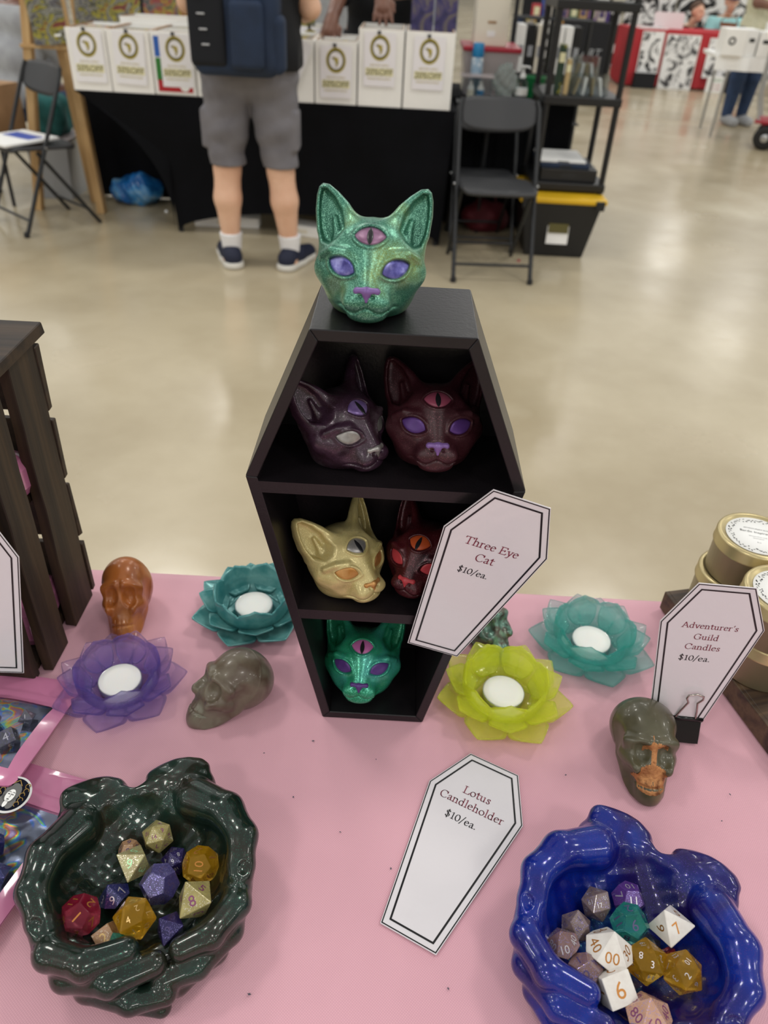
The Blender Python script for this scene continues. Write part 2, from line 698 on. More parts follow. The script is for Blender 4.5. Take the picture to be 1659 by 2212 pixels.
# ------------------------------------------------------------------ bowl of two cupped hands (millimetres, wrists towards +y)
def hands_sdf(P):
    x, y, z = P[:, 0], P[:, 1], P[:, 2]
    ax = np.abs(x)
    X = np.stack([ax, y, z], 1)
    wr = 0.8 * np.sin(0.21 * x + 0.13 * y + 0.1 * z) * np.sin(0.17 * y - 0.14 * z + 1) + 0.25 * np.sin(0.41 * x - 0.2 * y) * np.sin(0.37 * y + 0.2 * z)
    inner = s_ell(P, (0, 2, 60), (64, 62, 50))
    outer = s_ell(P, (0, 0, 56), (73, 70, 56))
    rim = 44 + 4 * np.clip(y / 60, -1, 1) - 10 * np.clip((-y - 20) / 40, 0, 1)
    shell = smax(outer, z - rim, 5)
    # heels of the hands and cut wrists
    heel = smin(s_ell(X, (31, 63, 34), (29, 20, 17)), s_ell(X, (33, 76, 42), (25, 12, 9)), 8)
    d = smin(shell, heel, 9)
    d = smax(d, -smin(inner, s_cap(X, (28, 40, 68), (32, 72, 76), 20, 20), 12), 5)
    d = smax(d, -s_cap(P, (0, 60, 64), (0, 96, 54), 4, 7), 6)
    d = smax(d, -s_cap(P, (0, 40, 14), (0, 76, 40), 1.8, 2.2), 2)
    d = d + wr
    # thumbs lying along the sides
    th = s_chain(X, [(44, 48, 42), (64, 26, 50), (72, 2, 50), (66, -24, 44)], [16, 13.5, 11.5, 9.5], 4)
    th = smin(th, s_ell(X, (67.5, -17, 45), (10.5, 11, 9.5)), 3)
    d = smin(d, th, 5)
    # fingers wrapped round the front, upper ones over lower ones
    fr = [([(68, -6, 30), (60, -40, 38), (40, -57, 40), (20, -60, 39)], [11, 10.5, 9.6, 8.2]),
          ([(66, -10, 20), (52, -50, 25), (28, -67, 26), (6, -70, 26)], [11, 10.5, 9.8, 8.4]),
          ([(56, -16, 10), (40, -54, 13), (14, -68, 14), (-8, -70, 13)], [11, 10.5, 9.5, 8.2]),
          ([(40, -24, 8), (28, -52, 6), (8, -66, 6), (-4, -72, 7)], [9, 8.5, 7.8, 6.6])]
    fl = [([(-68, -6, 32), (-62, -40, 42), (-40, -56, 47), (-14, -54, 46)], [11, 10.8, 10, 8.6]),
          ([(-66, -10, 20), (-54, -50, 28), (-26, -66, 36), (2, -64, 38)], [11, 10.5, 9.8, 8.4]),
          ([(-58, -16, 12), (-42, -56, 17), (-16, -74, 20), (6, -77, 21)], [11, 10, 9, 7.8]),
          ([(-44, -24, 8), (-32, -54, 7), (-14, -70, 8), (2, -79, 8)], [9, 8.5, 7.8, 6.6])]
    for pts, rs in fr + fl:
        f = s_chain(P, pts, rs, 3)
        d = smin(d, f, 3.0)
    # finger nails and knuckle dents on the thumbs
    d = smax(d, -s_ell(X, (70, -26, 54), (5.5, 6.5, 3.2)), 1.5)
    return smax(d, -z, 2.5) * 0.85


HANDS_ME = sculpt('cupped_hands', hands_sdf, (-90, -92, -3), (90, 96, 74), 1.5)


# ------------------------------------------------------------------ lotus tea-light holder (metres)
def petal_mesh(name, r0, r1, wmax, z0, zt, curl, th=0.0022, nu=16, nv=9, cup=0.25):
    top, bot = [], []
    for i in range(nu):
        s = i / (nu - 1)
        r = r0 + (r1 - r0) * s
        w = wmax * (0.42 + 0.58 * math.sin(math.pi * min(s * 0.92 + 0.02, 1)) ** 0.9) * min(1, (max(1 - s, 0) / 0.42)) ** 0.62
        w = max(w, 0.0002)
        zc = z0 + (zt - z0) * s ** curl
        for j in range(nv):
            t = 2 * j / (nv - 1) - 1
            z = zc + cup * w * (t * t) * (0.3 + 0.7 * s) - 0.0006 * math.cos(t * math.pi * 3) * (1 - s)
            tt = th * (1 - 0.55 * s)
            top.append((r, w * t, z + tt / 2))
            bot.append((r, w * t, z - tt / 2))
    v = top + bot
    n = nu * nv
    f = []
    for i in range(nu - 1):
        for j in range(nv - 1):
            a, b, c, d = i * nv + j, (i + 1) * nv + j, (i + 1) * nv + j + 1, i * nv + j + 1
            f.append((a, b, c, d))
            f.append((n + d, n + c, n + b, n + a))
    for i in range(nu - 1):
        f.append((n + i * nv, n + (i + 1) * nv, (i + 1) * nv, i * nv))
        a, b = i * nv + nv - 1, (i + 1) * nv + nv - 1
        f.append((a, b, n + b, n + a))
    for j in range(nv - 1):
        f.append((j, j + 1, n + j + 1, n + j))
        a, b = (nu - 1) * nv + j, (nu - 1) * nv + j + 1
        f.append((n + a, n + b, b, a))
    return raw(name, v, f, True)


PETAL_OUT = petal_mesh('petal', 0.024, 0.0625, 0.0195, 0.0042, 0.0155, 2.4, 0.0042)
PETAL_MID = petal_mesh('petal', 0.026, 0.0545, 0.0170, 0.0090, 0.0240, 1.6, 0.0038)


def cup_mesh():
    seg = 98
    prof = [(0.021, 0.0, 0), (0.029, 0.002, 0), (0.0355, 0.011, 0), (0.0385, 0.021, 0.2), (0.0388, 0.0315, 1.0),
            (0.0374, 0.0340, 1.0), (0.0358, 0.0315, 1.0), (0.0350, 0.020, 0.2), (0.0320, 0.011, 0), (0.0260, 0.0052, 0), (0.0, 0.0046, 0)]
    v, f = [], []
    for (r, z, k) in prof:
        for i in range(seg):
            a = 2 * math.pi * i / seg
            lob = abs(math.sin(3.5 * a)) ** 0.7
            pk = max(0.0, 1 - abs(((a * 7 / (2 * math.pi)) % 1) - 0.5) * 7)
            zz = z + k * (0.0065 * (lob - 0.6) + 0.0022 * pk)
            rr = r * (1 + 0.022 * k * (lob - 0.5) + (0.012 * math.cos(7 * a) if 0.004 < z else 0))
            v.append((rr * math.cos(a), rr * math.sin(a), zz))
    for i in range(len(prof) - 1):
        for k in range(seg):
            k2 = (k + 1) % seg
            f.append((i * seg + k, i * seg + k2, (i + 1) * seg + k2, (i + 1) * seg + k))
    f.append(tuple(range(seg))[::-1])
    return raw('cup', v, f, True)


CUP_ME = cup_mesh()


def lotus(label, loc, rz, m, scale=1.0):
    t = empty('lotus_candle_holder', loc, (0, 0, rz), label, 'candle holder', 'lotus candle holders', scale)
    mk('cup', CUP_ME, m, t)
    for i in range(7):
        a = 2 * math.pi * i / 7
        mk('petal', PETAL_OUT, m, t, None, (0, 0, a))
        mk('petal', PETAL_MID, m, t, None, (0, 0, a + math.pi / 7))
    return t


WAX_ME = MB().lathe([(0.0172, 0.0), (0.0182, 0.0012), (0.0184, 0.0070), (0.0178, 0.0078), (0.0120, 0.0081), (0.0, 0.0082)], 40).mesh('wax')
WAXCUP_ME = MB().lathe([(0.0186, 0.0), (0.0190, 0.0006), (0.0190, 0.0070), (0.0186, 0.0072), (0.0185, 0.0006)], 40).mesh('cup')


def tealight(label, loc, m_wax, m_cup, scale=1.0):
    t = empty('tea_light', loc, (0, 0, 0), label, 'candle', 'tea lights', scale)
    mk('wax', WAX_ME, m_wax, t)
    mk('cup', WAXCUP_ME, m_cup, t)
    return t


# ------------------------------------------------------------------ polyhedral dice
def hull_mesh(name, pts, bev=0.025):
    bm = bmesh.new()
    for p in pts:
        bm.verts.new(p)
    bmesh.ops.convex_hull(bm, input=list(bm.verts))
    bmesh.ops.dissolve_limit(bm, angle_limit=R(1.5), verts=list(bm.verts), edges=list(bm.edges))
    bmesh.ops.recalc_face_normals(bm, faces=list(bm.faces))
    fc = []
    for f in bm.faces:
        c = f.calc_center_median()
        inr = min((((f.verts[i].co + f.verts[i - 1].co) / 2) - c).length for i in range(len(f.verts)))
        far = max(f.verts, key=lambda q: (q.co - c).length).co - c
        fc.append((Vector(c), Vector(f.normal), inr, Vector(far)))
    bmesh.ops.bevel(bm, geom=list(bm.edges), offset=bev, segments=1, affect='EDGES')
    me = bpy.data.meshes.new(name)
    bm.to_mesh(me)
    bm.free()
    fc.sort(key=lambda q: (round(q[0].z, 3), round(q[0].y, 3), round(q[0].x, 3)), reverse=True)
    return me, fc


PH = (1 + 5 ** 0.5) / 2
ICO = [(0, a, b * PH) for a in (-1, 1) for b in (-1, 1)]
ICO = ICO + [(p[1], p[2], p[0]) for p in ICO] + [(p[2], p[0], p[1]) for p in ICO]
DOD = [(a, b, c) for a in (-1, 1) for b in (-1, 1) for c in (-1, 1)]
DO2 = [(0, a / PH, b * PH) for a in (-1, 1) for b in (-1, 1)]
DOD = DOD + DO2 + [(p[1], p[2], p[0]) for p in DO2] + [(p[2], p[0], p[1]) for p in DO2]


def unit(ps):
    m = max(math.sqrt(sum(c * c for c in p)) for p in ps)
    return [tuple(c / m for c in p) for p in ps]


TRAP = [(math.cos(R(36 * i)), math.sin(R(36 * i)), (0.105 if i % 2 else -0.105)) for i in range(10)] + [(0, 0, 1.0), (0, 0, -1.0)]
POLY = {
    4: hull_mesh('body', unit([(1, 1, 1), (1, -1, -1), (-1, 1, -1), (-1, -1, 1)])),
    6: hull_mesh('body', unit([(a, b, c) for a in (-1, 1) for b in (-1, 1) for c in (-1, 1)])),
    8: hull_mesh('body', unit([(1, 0, 0), (-1, 0, 0), (0, 1, 0), (0, -1, 0), (0, 0, 1), (0, 0, -1)])),
    10: hull_mesh('body', TRAP),
    12: hull_mesh('body', unit(DOD)),
    20: hull_mesh('body', unit(ICO)),
}
_txt = {}


def text_geo(s, shear=0.0):
    """outline text as flat triangles, centred, height 1"""
    if (s, shear) in _txt:
        return _txt[(s, shear)]
    cu = bpy.data.curves.new('t', 'FONT')
    cu.body = s
    cu.size = 1.0
    cu.shear = shear
    cu.align_x = 'CENTER'
    cu.resolution_u = 3
    o = bpy.data.objects.new('t', cu)
    COL.objects.link(o)
    dg = bpy.context.evaluated_depsgraph_get()
    me = o.evaluated_get(dg).to_mesh()
    v = np.array([q.co[:] for q in me.vertices])
    f = [tuple(p.vertices) for p in me.polygons]
    o.evaluated_get(dg).to_mesh_clear()
    bpy.data.objects.remove(o)
    bpy.data.curves.remove(cu)
    if len(v):
        v[:, 1] -= (v[:, 1].max() + v[:, 1].min()) / 2
        v[:, 0] -= (v[:, 0].max() + v[:, 0].min()) / 2
        v /= max(v[:, 1].max() - v[:, 1].min(), 1e-3)
    _txt[(s, shear)] = (v, f)
    return v, f


def die(label, sides, loc, size, m_body, m_num, top, look=(0, -0.35, 1), spin=0.0, group='dice in the hand bowls', seed=0):
    """the face numbered `top` is turned towards `look`, then spun"""
    me, fc = POLY[sides]
    key = ('dm', sides)
    rng = random.Random(seed + sides * 31)
    n0 = fc[0][1]
    look = Vector(look).normalized()
    Q = n0.rotation_difference(look)
    up = Vector((0, 1, 0)) - look * look.y
    # numerals of face 0 read along `up`
    def frame(c, n, far):
        e = (far - n * far.dot(n)).normalized() if sides in (8, 10, 20, 4) else (Vector((0, 0, 1)) - n * n.z)
        if e.length < 0.1:
            e = Vector((0, 1, 0)) - n * n.y
        e.normalize()
        return e
    e0 = Q @ frame(*fc[0][:2], fc[0][3])
    ang = math.atan2(look.dot(e0.cross(up.normalized())), e0.dot(up.normalized()))
    Qs = Matrix.Rotation(ang + spin, 4, look).to_quaternion() @ Q
    t = empty('polyhedral_die', loc, (0, 0, 0), label, 'die', group)
    t.rotation_euler = Qs.to_euler()
    t.scale = (size,) * 3
    mk('body', me, m_body, t)
    nums = [str(i) for i in range(1, sides + 1)]
    if sides == 10:
        nums = [str(i) for i in range(10)] if len(top) < 2 else ['%02d' % (10 * i) for i in range(10)]
    rng.shuffle(nums)
    if top in nums:
        i = nums.index(top)
        nums[0], nums[i] = nums[i], nums[0]
    else:
        nums[0] = top
    mb = MB()
    for k, (c, n, inr, far) in enumerate(fc):
        if (Qs @ n).z < -0.25 and (Qs @ n).y > -0.3:
            continue
        e = frame(c, n, far)
        xx = e.cross(n)
        h = inr * (1.05 if sides != 20 else 0.95)
        if len(nums[k]) > 1:
            h *= 0.85
        v, f = text_geo(nums[k])
        M = Matrix((tuple(xx), tuple(e), tuple(n))).transposed().to_4x4()
        M.translation = c + n * 0.006
        mb.add([(q[0] * h, q[1] * h, 0.0) for q in v], f, False, M)
    mb.build('numerals', m_num, t)
    return t
# ------------------------------------------------------------------ roman book lettering, drawn with a broad nib
def _arc(cx, cy, rx, ry, a0, a1, n=12):
    return [(cx + rx * math.cos(R(a0 + (a1 - a0) * i / n)), cy + ry * math.sin(R(a0 + (a1 - a0) * i / n))) for i in range(n + 1)]


def _ft(x, w=0.085):
    return [(x - w, 0.012), (x + w, 0.012)]


def _hd(x, y):
    return [(x - 0.085, y - 0.035), (x, y)]


GLYPH = {
    'T': (0.62, [[(0.31, 0), (0.31, 0.63)], [(0.05, 0.63), (0.57, 0.63)], [(0.05, 0.63), (0.035, 0.52)], [(0.57, 0.63), (0.585, 0.52)], _ft(0.31, 0.11)]),
    'h': (0.50, [[(0.11, 0), (0.11, 0.69)], [(0.11, 0.31)] + _arc(0.245, 0.29, 0.125, 0.125, 150, 0) + [(0.37, 0)], _hd(0.11, 0.69), _ft(0.11), _ft(0.37)]),
    'r': (0.36, [[(0.11, 0), (0.11, 0.42)], [(0.11, 0.30), (0.18, 0.39), (0.26, 0.42), (0.31, 0.39)], _hd(0.11, 0.42), _ft(0.11)]),
    'e': (0.42, [[(0.07, 0.235), (0.355, 0.265)] + _arc(0.215, 0.215, 0.155, 0.205, 15, 320, 18)]),
    'E': (0.58, [[(0.13, 0), (0.13, 0.63)], [(0.04, 0.63), (0.50, 0.63), (0.51, 0.53)], [(0.13, 0.33), (0.39, 0.33)], [(0.39, 0.39), (0.39, 0.27)], [(0.04, 0.012), (0.51, 0.012), (0.54, 0.12)]]),
    'y': (0.44, [[(0.07, 0.41), (0.235, 0.02)], [(0.38, 0.41), (0.20, -0.07), (0.13, -0.19), (0.05, -0.18)], [(0.0, 0.41), (0.15, 0.41)], [(0.31, 0.41), (0.44, 0.41)]]),
    'C': (0.64, [_arc(0.35, 0.315, 0.285, 0.325, 42, 322, 22), [(0.56, 0.62), (0.565, 0.45)]]),
    'a': (0.42, [[(0.08, 0.32), (0.12, 0.39), (0.20, 0.42), (0.28, 0.38), (0.29, 0.30), (0.29, 0.08), (0.33, 0.01), (0.40, 0.05)], [(0.29, 0.255), (0.17, 0.21), (0.08, 0.14), (0.075, 0.06), (0.13, 0.005), (0.21, 0.03), (0.29, 0.10)]]),
    't': (0.32, [[(0.14, 0.55), (0.14, 0.09), (0.18, 0.01), (0.25, 0.0), (0.31, 0.05)], [(0.03, 0.405), (0.29, 0.405)], [(0.03, 0.405), (0.14, 0.53)]]),
    '$': (0.48, [[(0.37, 0.50), (0.33, 0.58), (0.23, 0.61), (0.13, 0.57), (0.10, 0.48), (0.14, 0.40), (0.24, 0.33), (0.35, 0.26), (0.38, 0.16), (0.33, 0.05), (0.22, 0.01), (0.12, 0.05), (0.08, 0.14)], [(0.235, -0.09), (0.235, 0.71)]]),
    '1': (0.36, [[(0.19, 0), (0.19, 0.60)], [(0.07, 0.53), (0.19, 0.60)], _ft(0.19, 0.11)]),
    '0': (0.48, [_arc(0.24, 0.30, 0.175, 0.295, 0, 360, 24)]),
    '/': (0.36, [[(0.02, -0.10), (0.33, 0.68)]]),
    '.': (0.22, [[(0.10, 0.02), (0.10, 0.07)], [(0.085, 0.045), (0.125, 0.045)]]),
    "'": (0.20, [[(0.11, 0.66), (0.12, 0.60), (0.075, 0.50)]]),
    'L': (0.55, [[(0.14, 0), (0.14, 0.63)], [(0.04, 0.63), (0.26, 0.63)], [(0.04, 0.012), (0.49, 0.012), (0.52, 0.15)]]),
    'o': (0.48, [_arc(0.24, 0.21, 0.18, 0.205, 0, 360, 22)]),
    'u': (0.50, [[(0.11, 0.41), (0.11, 0.13), (0.15, 0.03), (0.23, 0.0), (0.31, 0.04), (0.36, 0.10)], [(0.36, 0.41), (0.36, 0.0)], [(0.02, 0.40), (0.11, 0.41)], [(0.27, 0.40), (0.36, 0.41)], [(0.36, 0.01), (0.44, 0.03)]]),
    's': (0.36, [[(0.28, 0.33), (0.25, 0.40), (0.18, 0.42), (0.10, 0.38), (0.09, 0.31), (0.15, 0.25), (0.24, 0.19), (0.28, 0.12), (0.25, 0.03), (0.17, 0.0), (0.10, 0.02), (0.06, 0.10)]]),
    'n': (0.51, [[(0.11, 0), (0.11, 0.41)], [(0.11, 0.31)] + _arc(0.25, 0.29, 0.125, 0.125, 150, 0) + [(0.375, 0)], _hd(0.11, 0.42), _ft(0.11), _ft(0.375)]),
    'd': (0.50, [[(0.36, 0.0), (0.36, 0.69)], [(0.36, 0.33)] + _arc(0.22, 0.21, 0.155, 0.205, 45, 318, 18) + [(0.36, 0.10)], _hd(0.36, 0.69), [(0.36, 0.01), (0.44, 0.03)]]),
    'l': (0.25, [[(0.12, 0), (0.12, 0.69)], _hd(0.12, 0.69), _ft(0.12)]),
    'A': (0.66, [[(0.09, 0), (0.31, 0.65)], [(0.31, 0.65), (0.57, 0)], [(0.17, 0.23), (0.47, 0.23)], _ft(0.09), _ft(0.57)]),
    'v': (0.44, [[(0.07, 0.41), (0.23, 0.0)], [(0.38, 0.41), (0.23, 0.0)], [(0.0, 0.41), (0.15, 0.41)], [(0.31, 0.41), (0.44, 0.41)]]),
    'G': (0.70, [_arc(0.35, 0.315, 0.285, 0.325, 45, 330, 22), [(0.56, 0.62), (0.565, 0.46)], [(0.58, 0.28), (0.58, 0.06)], [(0.46, 0.28), (0.66, 0.28)]]),
    'i': (0.25, [[(0.12, 0), (0.12, 0.41)], _hd(0.12, 0.42), _ft(0.12), [(0.12, 0.56), (0.12, 0.61)]]),
    ' ': (0.24, []),
}


def nib_text(mb, s, cx, cy, em, z=0.0, nib=(0.043, 0.017), ang=22.0, wmax=None):
    tot = sum(GLYPH[c][0] for c in s)
    if wmax:
        em = wmax / tot
    x0 = cx - tot * em / 2
    ca, sa = math.cos(R(ang)), math.sin(R(ang))
    nb = []
    for k in range(8):
        a = 2 * math.pi * k / 8
        u, w = nib[0] * math.cos(a), nib[1] * math.sin(a)
        nb.append((u * ca - w * sa, u * sa + w * ca))

    def hull(p):
        p = sorted(set(p))
        def half(q):
            h = []
            for a in q:
                while len(h) > 1 and (h[-1][0] - h[-2][0]) * (a[1] - h[-2][1]) - (h[-1][1] - h[-2][1]) * (a[0] - h[-2][0]) <= 0:
                    h.pop()
                h.append(a)
            return h[:-1]
        return half(p) + half(p[::-1])
    for c in s:
        adv, strokes = GLYPH[c]
        for st in strokes:
            for a, b in zip(st[:-1], st[1:]):
                h = hull([(round(q[0] + n[0], 5), round(q[1] + n[1], 5)) for q in (a, b) for n in nb])
                v = [(x0 + em * q[0], cy + em * (q[1] - 0.25), z) for q in h]
                mb.add(v, [tuple(range(len(v)))])
        x0 += adv * em
    return mb


COFFIN_CARD = [(-0.0217, 0.0815), (0.0217, 0.0815), (0.0408, 0.0395), (0.0217, -0.0815), (-0.0217, -0.0815), (-0.0408, 0.0395)][::-1]


def inset(poly, d):
    n = len(poly)
    out = []
    ar = sum(poly[i - 1][0] * poly[i][1] - poly[i][0] * poly[i - 1][1] for i in range(n))
    sg = 1 if ar > 0 else -1
    for i in range(n):
        a, b, c = Vector(poly[i - 1]), Vector(poly[i]), Vector(poly[(i + 1) % n])
        e1, e2 = (b - a).normalized(), (c - b).normalized()
        n1, n2 = Vector((-e1.y, e1.x)) * sg, Vector((-e2.y, e2.x)) * sg
        m = (n1 + n2).normalized()
        out.append(tuple(b + m * d / max(m.dot(n1), 0.2)))
    return out


def ring(mb, poly, d0, d1, z):
    a, b = inset(poly, d0), inset(poly, d1)
    n = len(a)
    mb.add([(p[0], p[1], z) for p in a + b], [(i, (i + 1) % n, n + (i + 1) % n, n + i) for i in range(n)])
    return mb


def coffin_card(label, loc, rot, lines, M):
    """laminated coffin-shaped price card; lines = [(text, y, width, is_price)]"""
    t = empty('price_card', loc, rot, label, 'price card', 'coffin-shaped price cards')
    MB().prism(COFFIN_CARD, -0.0004, 0.0004).build('sheet', M['card'], t)
    ring(MB(), COFFIN_CARD, 0.0006, 0.0014, 0.0006).build('outer_border', M['ink'], t)
    ring(MB(), COFFIN_CARD, 0.0052, 0.0066, 0.0006).build('inner_border', M['ink'], t)
    a, b = MB(), MB()
    for s, y, w, price in lines:
        nib_text(b if price else a, s, -0.001 if not price else -0.004, y, 0.01, 0.0006, wmax=w)
    if a.v:
        a.build('lettering', M['maroon_ink'], t)
    if b.v:
        b.build('price', M['ink'], t)
    return t
# ------------------------------------------------------------------ material set
M = {}


def floor_material():
    m = mat('polished_concrete', '#ada085', 0.22, col2=['#bcb096', '#a89b80', '#c2b8a0'], nscale=0.55, ndetail=7, lo=0.3, hi=0.7, spec=0.6)
    N, L = m.node_tree.nodes, m.node_tree.links
    p = N['Principled BSDF']
    tc = N.new('ShaderNodeTexCoord')
    nz = N.new('ShaderNodeTexNoise')
    setin(nz, Scale=1.3, Detail=6.0)
    L.new(tc.outputs['Object'], nz.inputs['Vector'])
    rp = N.new('ShaderNodeMapRange')
    rp.inputs[1].default_value, rp.inputs[2].default_value = 0.3, 0.7
    rp.inputs[3].default_value, rp.inputs[4].default_value = 0.12, 0.3
    L.new(nz.outputs[0], rp.inputs[0])
    L.new(rp.outputs[0], p.inputs['Roughness'])
    n2 = N.new('ShaderNodeTexNoise')
    setin(n2, Scale=2.2, Detail=3.0)
    L.new(tc.outputs['Object'], n2.inputs['Vector'])
    bp = N.new('ShaderNodeBump')
    bp.inputs['Strength'].default_value = 0.12
    bp.inputs['Distance'].default_value = 0.02
    L.new(n2.outputs[0], bp.inputs['Height'])
    L.new(bp.outputs[0], p.inputs['Normal'])
    return m


def weave_material(name, col, col2, scale=900):
    m = mat(name, col, 0.85, sheen=0.25, spec=0.2)
    N, L = m.node_tree.nodes, m.node_tree.links
    p = N['Principled BSDF']
    tc = N.new('ShaderNodeTexCoord')
    mp = N.new('ShaderNodeMapping')
    mp.inputs['Rotation'].default_value = (0, 0, R(38))
    L.new(tc.outputs['Object'], mp.inputs[0])
    hs = []
    for d in ('X', 'Y'):
        w = N.new('ShaderNodeTexWave')
        w.bands_direction = d
        setin(w, Scale=scale / 6.283 * 1.0, Distortion=0.3)
        L.new(mp.outputs[0], w.inputs['Vector'])
        hs.append(w.outputs['Fac'])
    mu = N.new('ShaderNodeMath')
    mu.operation = 'MULTIPLY'
    L.new(hs[0], mu.inputs[0])
    L.new(hs[1], mu.inputs[1])
    nz = N.new('ShaderNodeTexNoise')
    setin(nz, Scale=9.0, Detail=3.0)
    L.new(tc.outputs['Object'], nz.inputs['Vector'])
    ad = N.new('ShaderNodeMath')
    ad.operation = 'MULTIPLY_ADD'
    ad.inputs[1].default_value = 0.5
    L.new(nz.outputs[0], ad.inputs[0])
    L.new(mu.outputs[0], ad.inputs[2])
    mx = N.new('ShaderNodeMix')
    mx.data_type = 'RGBA'
    mx.inputs[6].default_value = srgb(col2)
    mx.inputs[7].default_value = srgb(col)
    L.new(ad.outputs[0], mx.inputs[0])
    L.new(mx.outputs[2], p.inputs['Base Color'])
    bp = N.new('ShaderNodeBump')
    bp.inputs['Strength'].default_value = 0.25
    bp.inputs['Distance'].default_value = 0.0004
    L.new(mu.outputs[0], bp.inputs['Height'])
    L.new(bp.outputs[0], p.inputs['Normal'])
    return m


def wood_material(name, c1, c2, axis=2, rough=0.6, scale=60, bump=0.4):
    st = [scale, scale, scale]
    st[axis] = scale / 18
    return mat(name, c1, rough, col2=[c2, c1, c2], nscale=1.0, ndetail=6, lo=0.3, hi=0.75, stretch=tuple(st), bump=bump, bscale=1.6)


def holo_material():
    m = mat('holographic_film', '#c8ccd4', 0.12, 0.9)
    N, L = m.node_tree.nodes, m.node_tree.links
    p = N['Principled BSDF']
    tc = N.new('ShaderNodeTexCoord')
    nz = N.new('ShaderNodeTexNoise')
    setin(nz, Scale=28.0, Detail=2.0, Distortion=1.5)
    L.new(tc.outputs['Object'], nz.inputs['Vector'])
    rp = N.new('ShaderNodeValToRGB')
    e = rp.color_ramp.elements
    e[0].position, e[0].color = 0.30, srgb('#8d94a6')
    e[1].position, e[1].color = 0.75, srgb('#b9bec8')
    for q, c in ((0.46, '#9aa2b6'), (0.485, '#5f7fd8'), (0.50, '#63c7c4'), (0.512, '#a8d96a'), (0.525, '#e8c45a'), (0.54, '#e8824a'), (0.56, '#a58ab4'), (0.60, '#a8aebc')):
        k = e.new(q)
        k.color = srgb(c)
    L.new(nz.outputs[0], rp.inputs[0])
    L.new(rp.outputs[0], p.inputs['Base Color'])
    n2 = N.new('ShaderNodeTexNoise')
    setin(n2, Scale=60.0, Detail=1.0)
    L.new(tc.outputs['Object'], n2.inputs['Vector'])
    bp = N.new('ShaderNodeBump')
    bp.inputs['Strength'].default_value = 0.5
    bp.inputs['Distance'].default_value = 0.002
    L.new(n2.outputs[0], bp.inputs['Height'])
    L.new(bp.outputs[0], p.inputs['Normal'])
    return m


def art_material(name, cols, scale=6.0, detail=5.0, lo=0.35, hi=0.65, rough=0.4, dist=1.5, stretch=None, constant=False):
    m = mat(name, cols[0], rough, col2=list(cols[1:]), nscale=scale, ndetail=detail, lo=lo, hi=hi, stretch=stretch)
    for n in m.node_tree.nodes:
        if n.type == 'TEX_NOISE':
            n.inputs['Distortion'].default_value = dist
        if n.type == 'VALTORGB' and constant:
            n.color_ramp.interpolation = 'CONSTANT'
    return m


M['floor'] = floor_material()
M['pink_cloth'] = weave_material('pink_tablecloth', '#dfacb8', '#cf9ca9', 1500)
M['card'] = mat('laminated_paper', '#dcd8dc', 0.12, spec=0.5, bump=0.25, bscale=120)
M['ink'] = mat('black_ink', '#161618', 0.3)
M['maroon_ink'] = mat('maroon_ink', '#84394a', 0.35)
M['black_wood'] = mat('black_painted_wood', '#120f12', 0.36, col2='#1b171a', nscale=14, bump=0.15, bscale=400)
M['crate'] = wood_material('dark_stained_wood', '#1f150e', '#3d2e1e', 2, 0.6, 45, 0.5)
M['crate_h'] = wood_material('dark_stained_plank', '#1f150f', '#3a2b1d', 0, 0.6, 45, 0.5)
M['tray'] = wood_material('brown_stained_wood', '#2e211a', '#574431', 1, 0.5, 45, 0.5)
M['gold_tin'] = mat('brushed_gold_tin', '#a3977a', 0.40, 0.5, col2='#998d70', nscale=8)
M['gold_lid'] = mat('gold_tin_lid', '#c2b285', 0.32, 0.65)
M['paper'] = mat('white_paper', '#f1f1ef', 0.6)
M['wax'] = mat('white_wax', '#f4f3ee', 0.45, sss=0.25)
M['alu'] = mat('aluminium', '#b9bbbd', 0.3, 0.9)
M['steel'] = mat('steel_wire', '#b8b2aa', 0.22, 1.0)
M['black_plastic'] = mat('black_plastic', '#1a1b1d', 0.38)
M['black_gloss'] = mat('black_enamel', '#0e0f10', 0.2)
M['black_metal'] = mat('black_metal', '#202225', 0.4)
M['black_cloth'] = mat('black_stretch_cloth', '#0c0d10', 0.9, col2='#101116', nscale=3, spec=0.15)
M['white_card'] = mat('white_box_card', '#f6f5f2', 0.55, col2='#f0efeb', nscale=5)
M['brown_card'] = mat('brown_cardboard', '#ab8763', 0.8, col2='#9c7a57', nscale=9)
M['clear'] = mat('clear_plastic', '#f2f5f6', 0.06, trans=1.0, ior=1.25, mix_transp=0.55)
M['pine'] = wood_material('pine_timber', '#c9a877', '#b28e5f', 2, 0.6, 25, 0.1)
M['skin'] = mat('light_skin', '#e6bda2', 0.5, col2='#dcae92', nscale=8, sss=0.1)
M['dark_skin'] = mat('brown_skin', '#7a5545', 0.45, col2='#6a4638', nscale=8, sss=0.05)
M['hair'] = mat('dark_hair', '#2a211c', 0.6, bump=0.6, bscale=300)

# resin colours of the figurines
M['cat_green'] = mat('pearl_green_resin', '#255a4b', 0.34, 0.4, col2=['#33705b', '#4a837a'], nscale=22, glitter=0.22, gcol='#8fcbb0', gscale=4200, irid=('#7c8f48', 26), bump=0.12, bscale=500)
M['cat_teal'] = mat('pearl_teal_resin', '#19774f', 0.27, 0.25, col2=['#258a66', '#3d978c'], nscale=22, glitter=0.12, gcol='#6fd0b6', gscale=2800)
M['cat_purple'] = mat('dark_plum_resin', '#2c1823', 0.34, 0.05, col2=['#3a2636', '#2c1a24', '#453a40'], nscale=30, glitter=0.05, gcol='#7c6478', gscale=2800, bump=0.1, bscale=400, coat=0.15)
M['cat_maroon'] = mat('dark_maroon_resin', '#320f16', 0.42, 0.05, col2=['#3a1920', '#301018', '#45262b'], nscale=30, glitter=0.05, gcol='#7d525a', gscale=2800, bump=0.1, bscale=400)
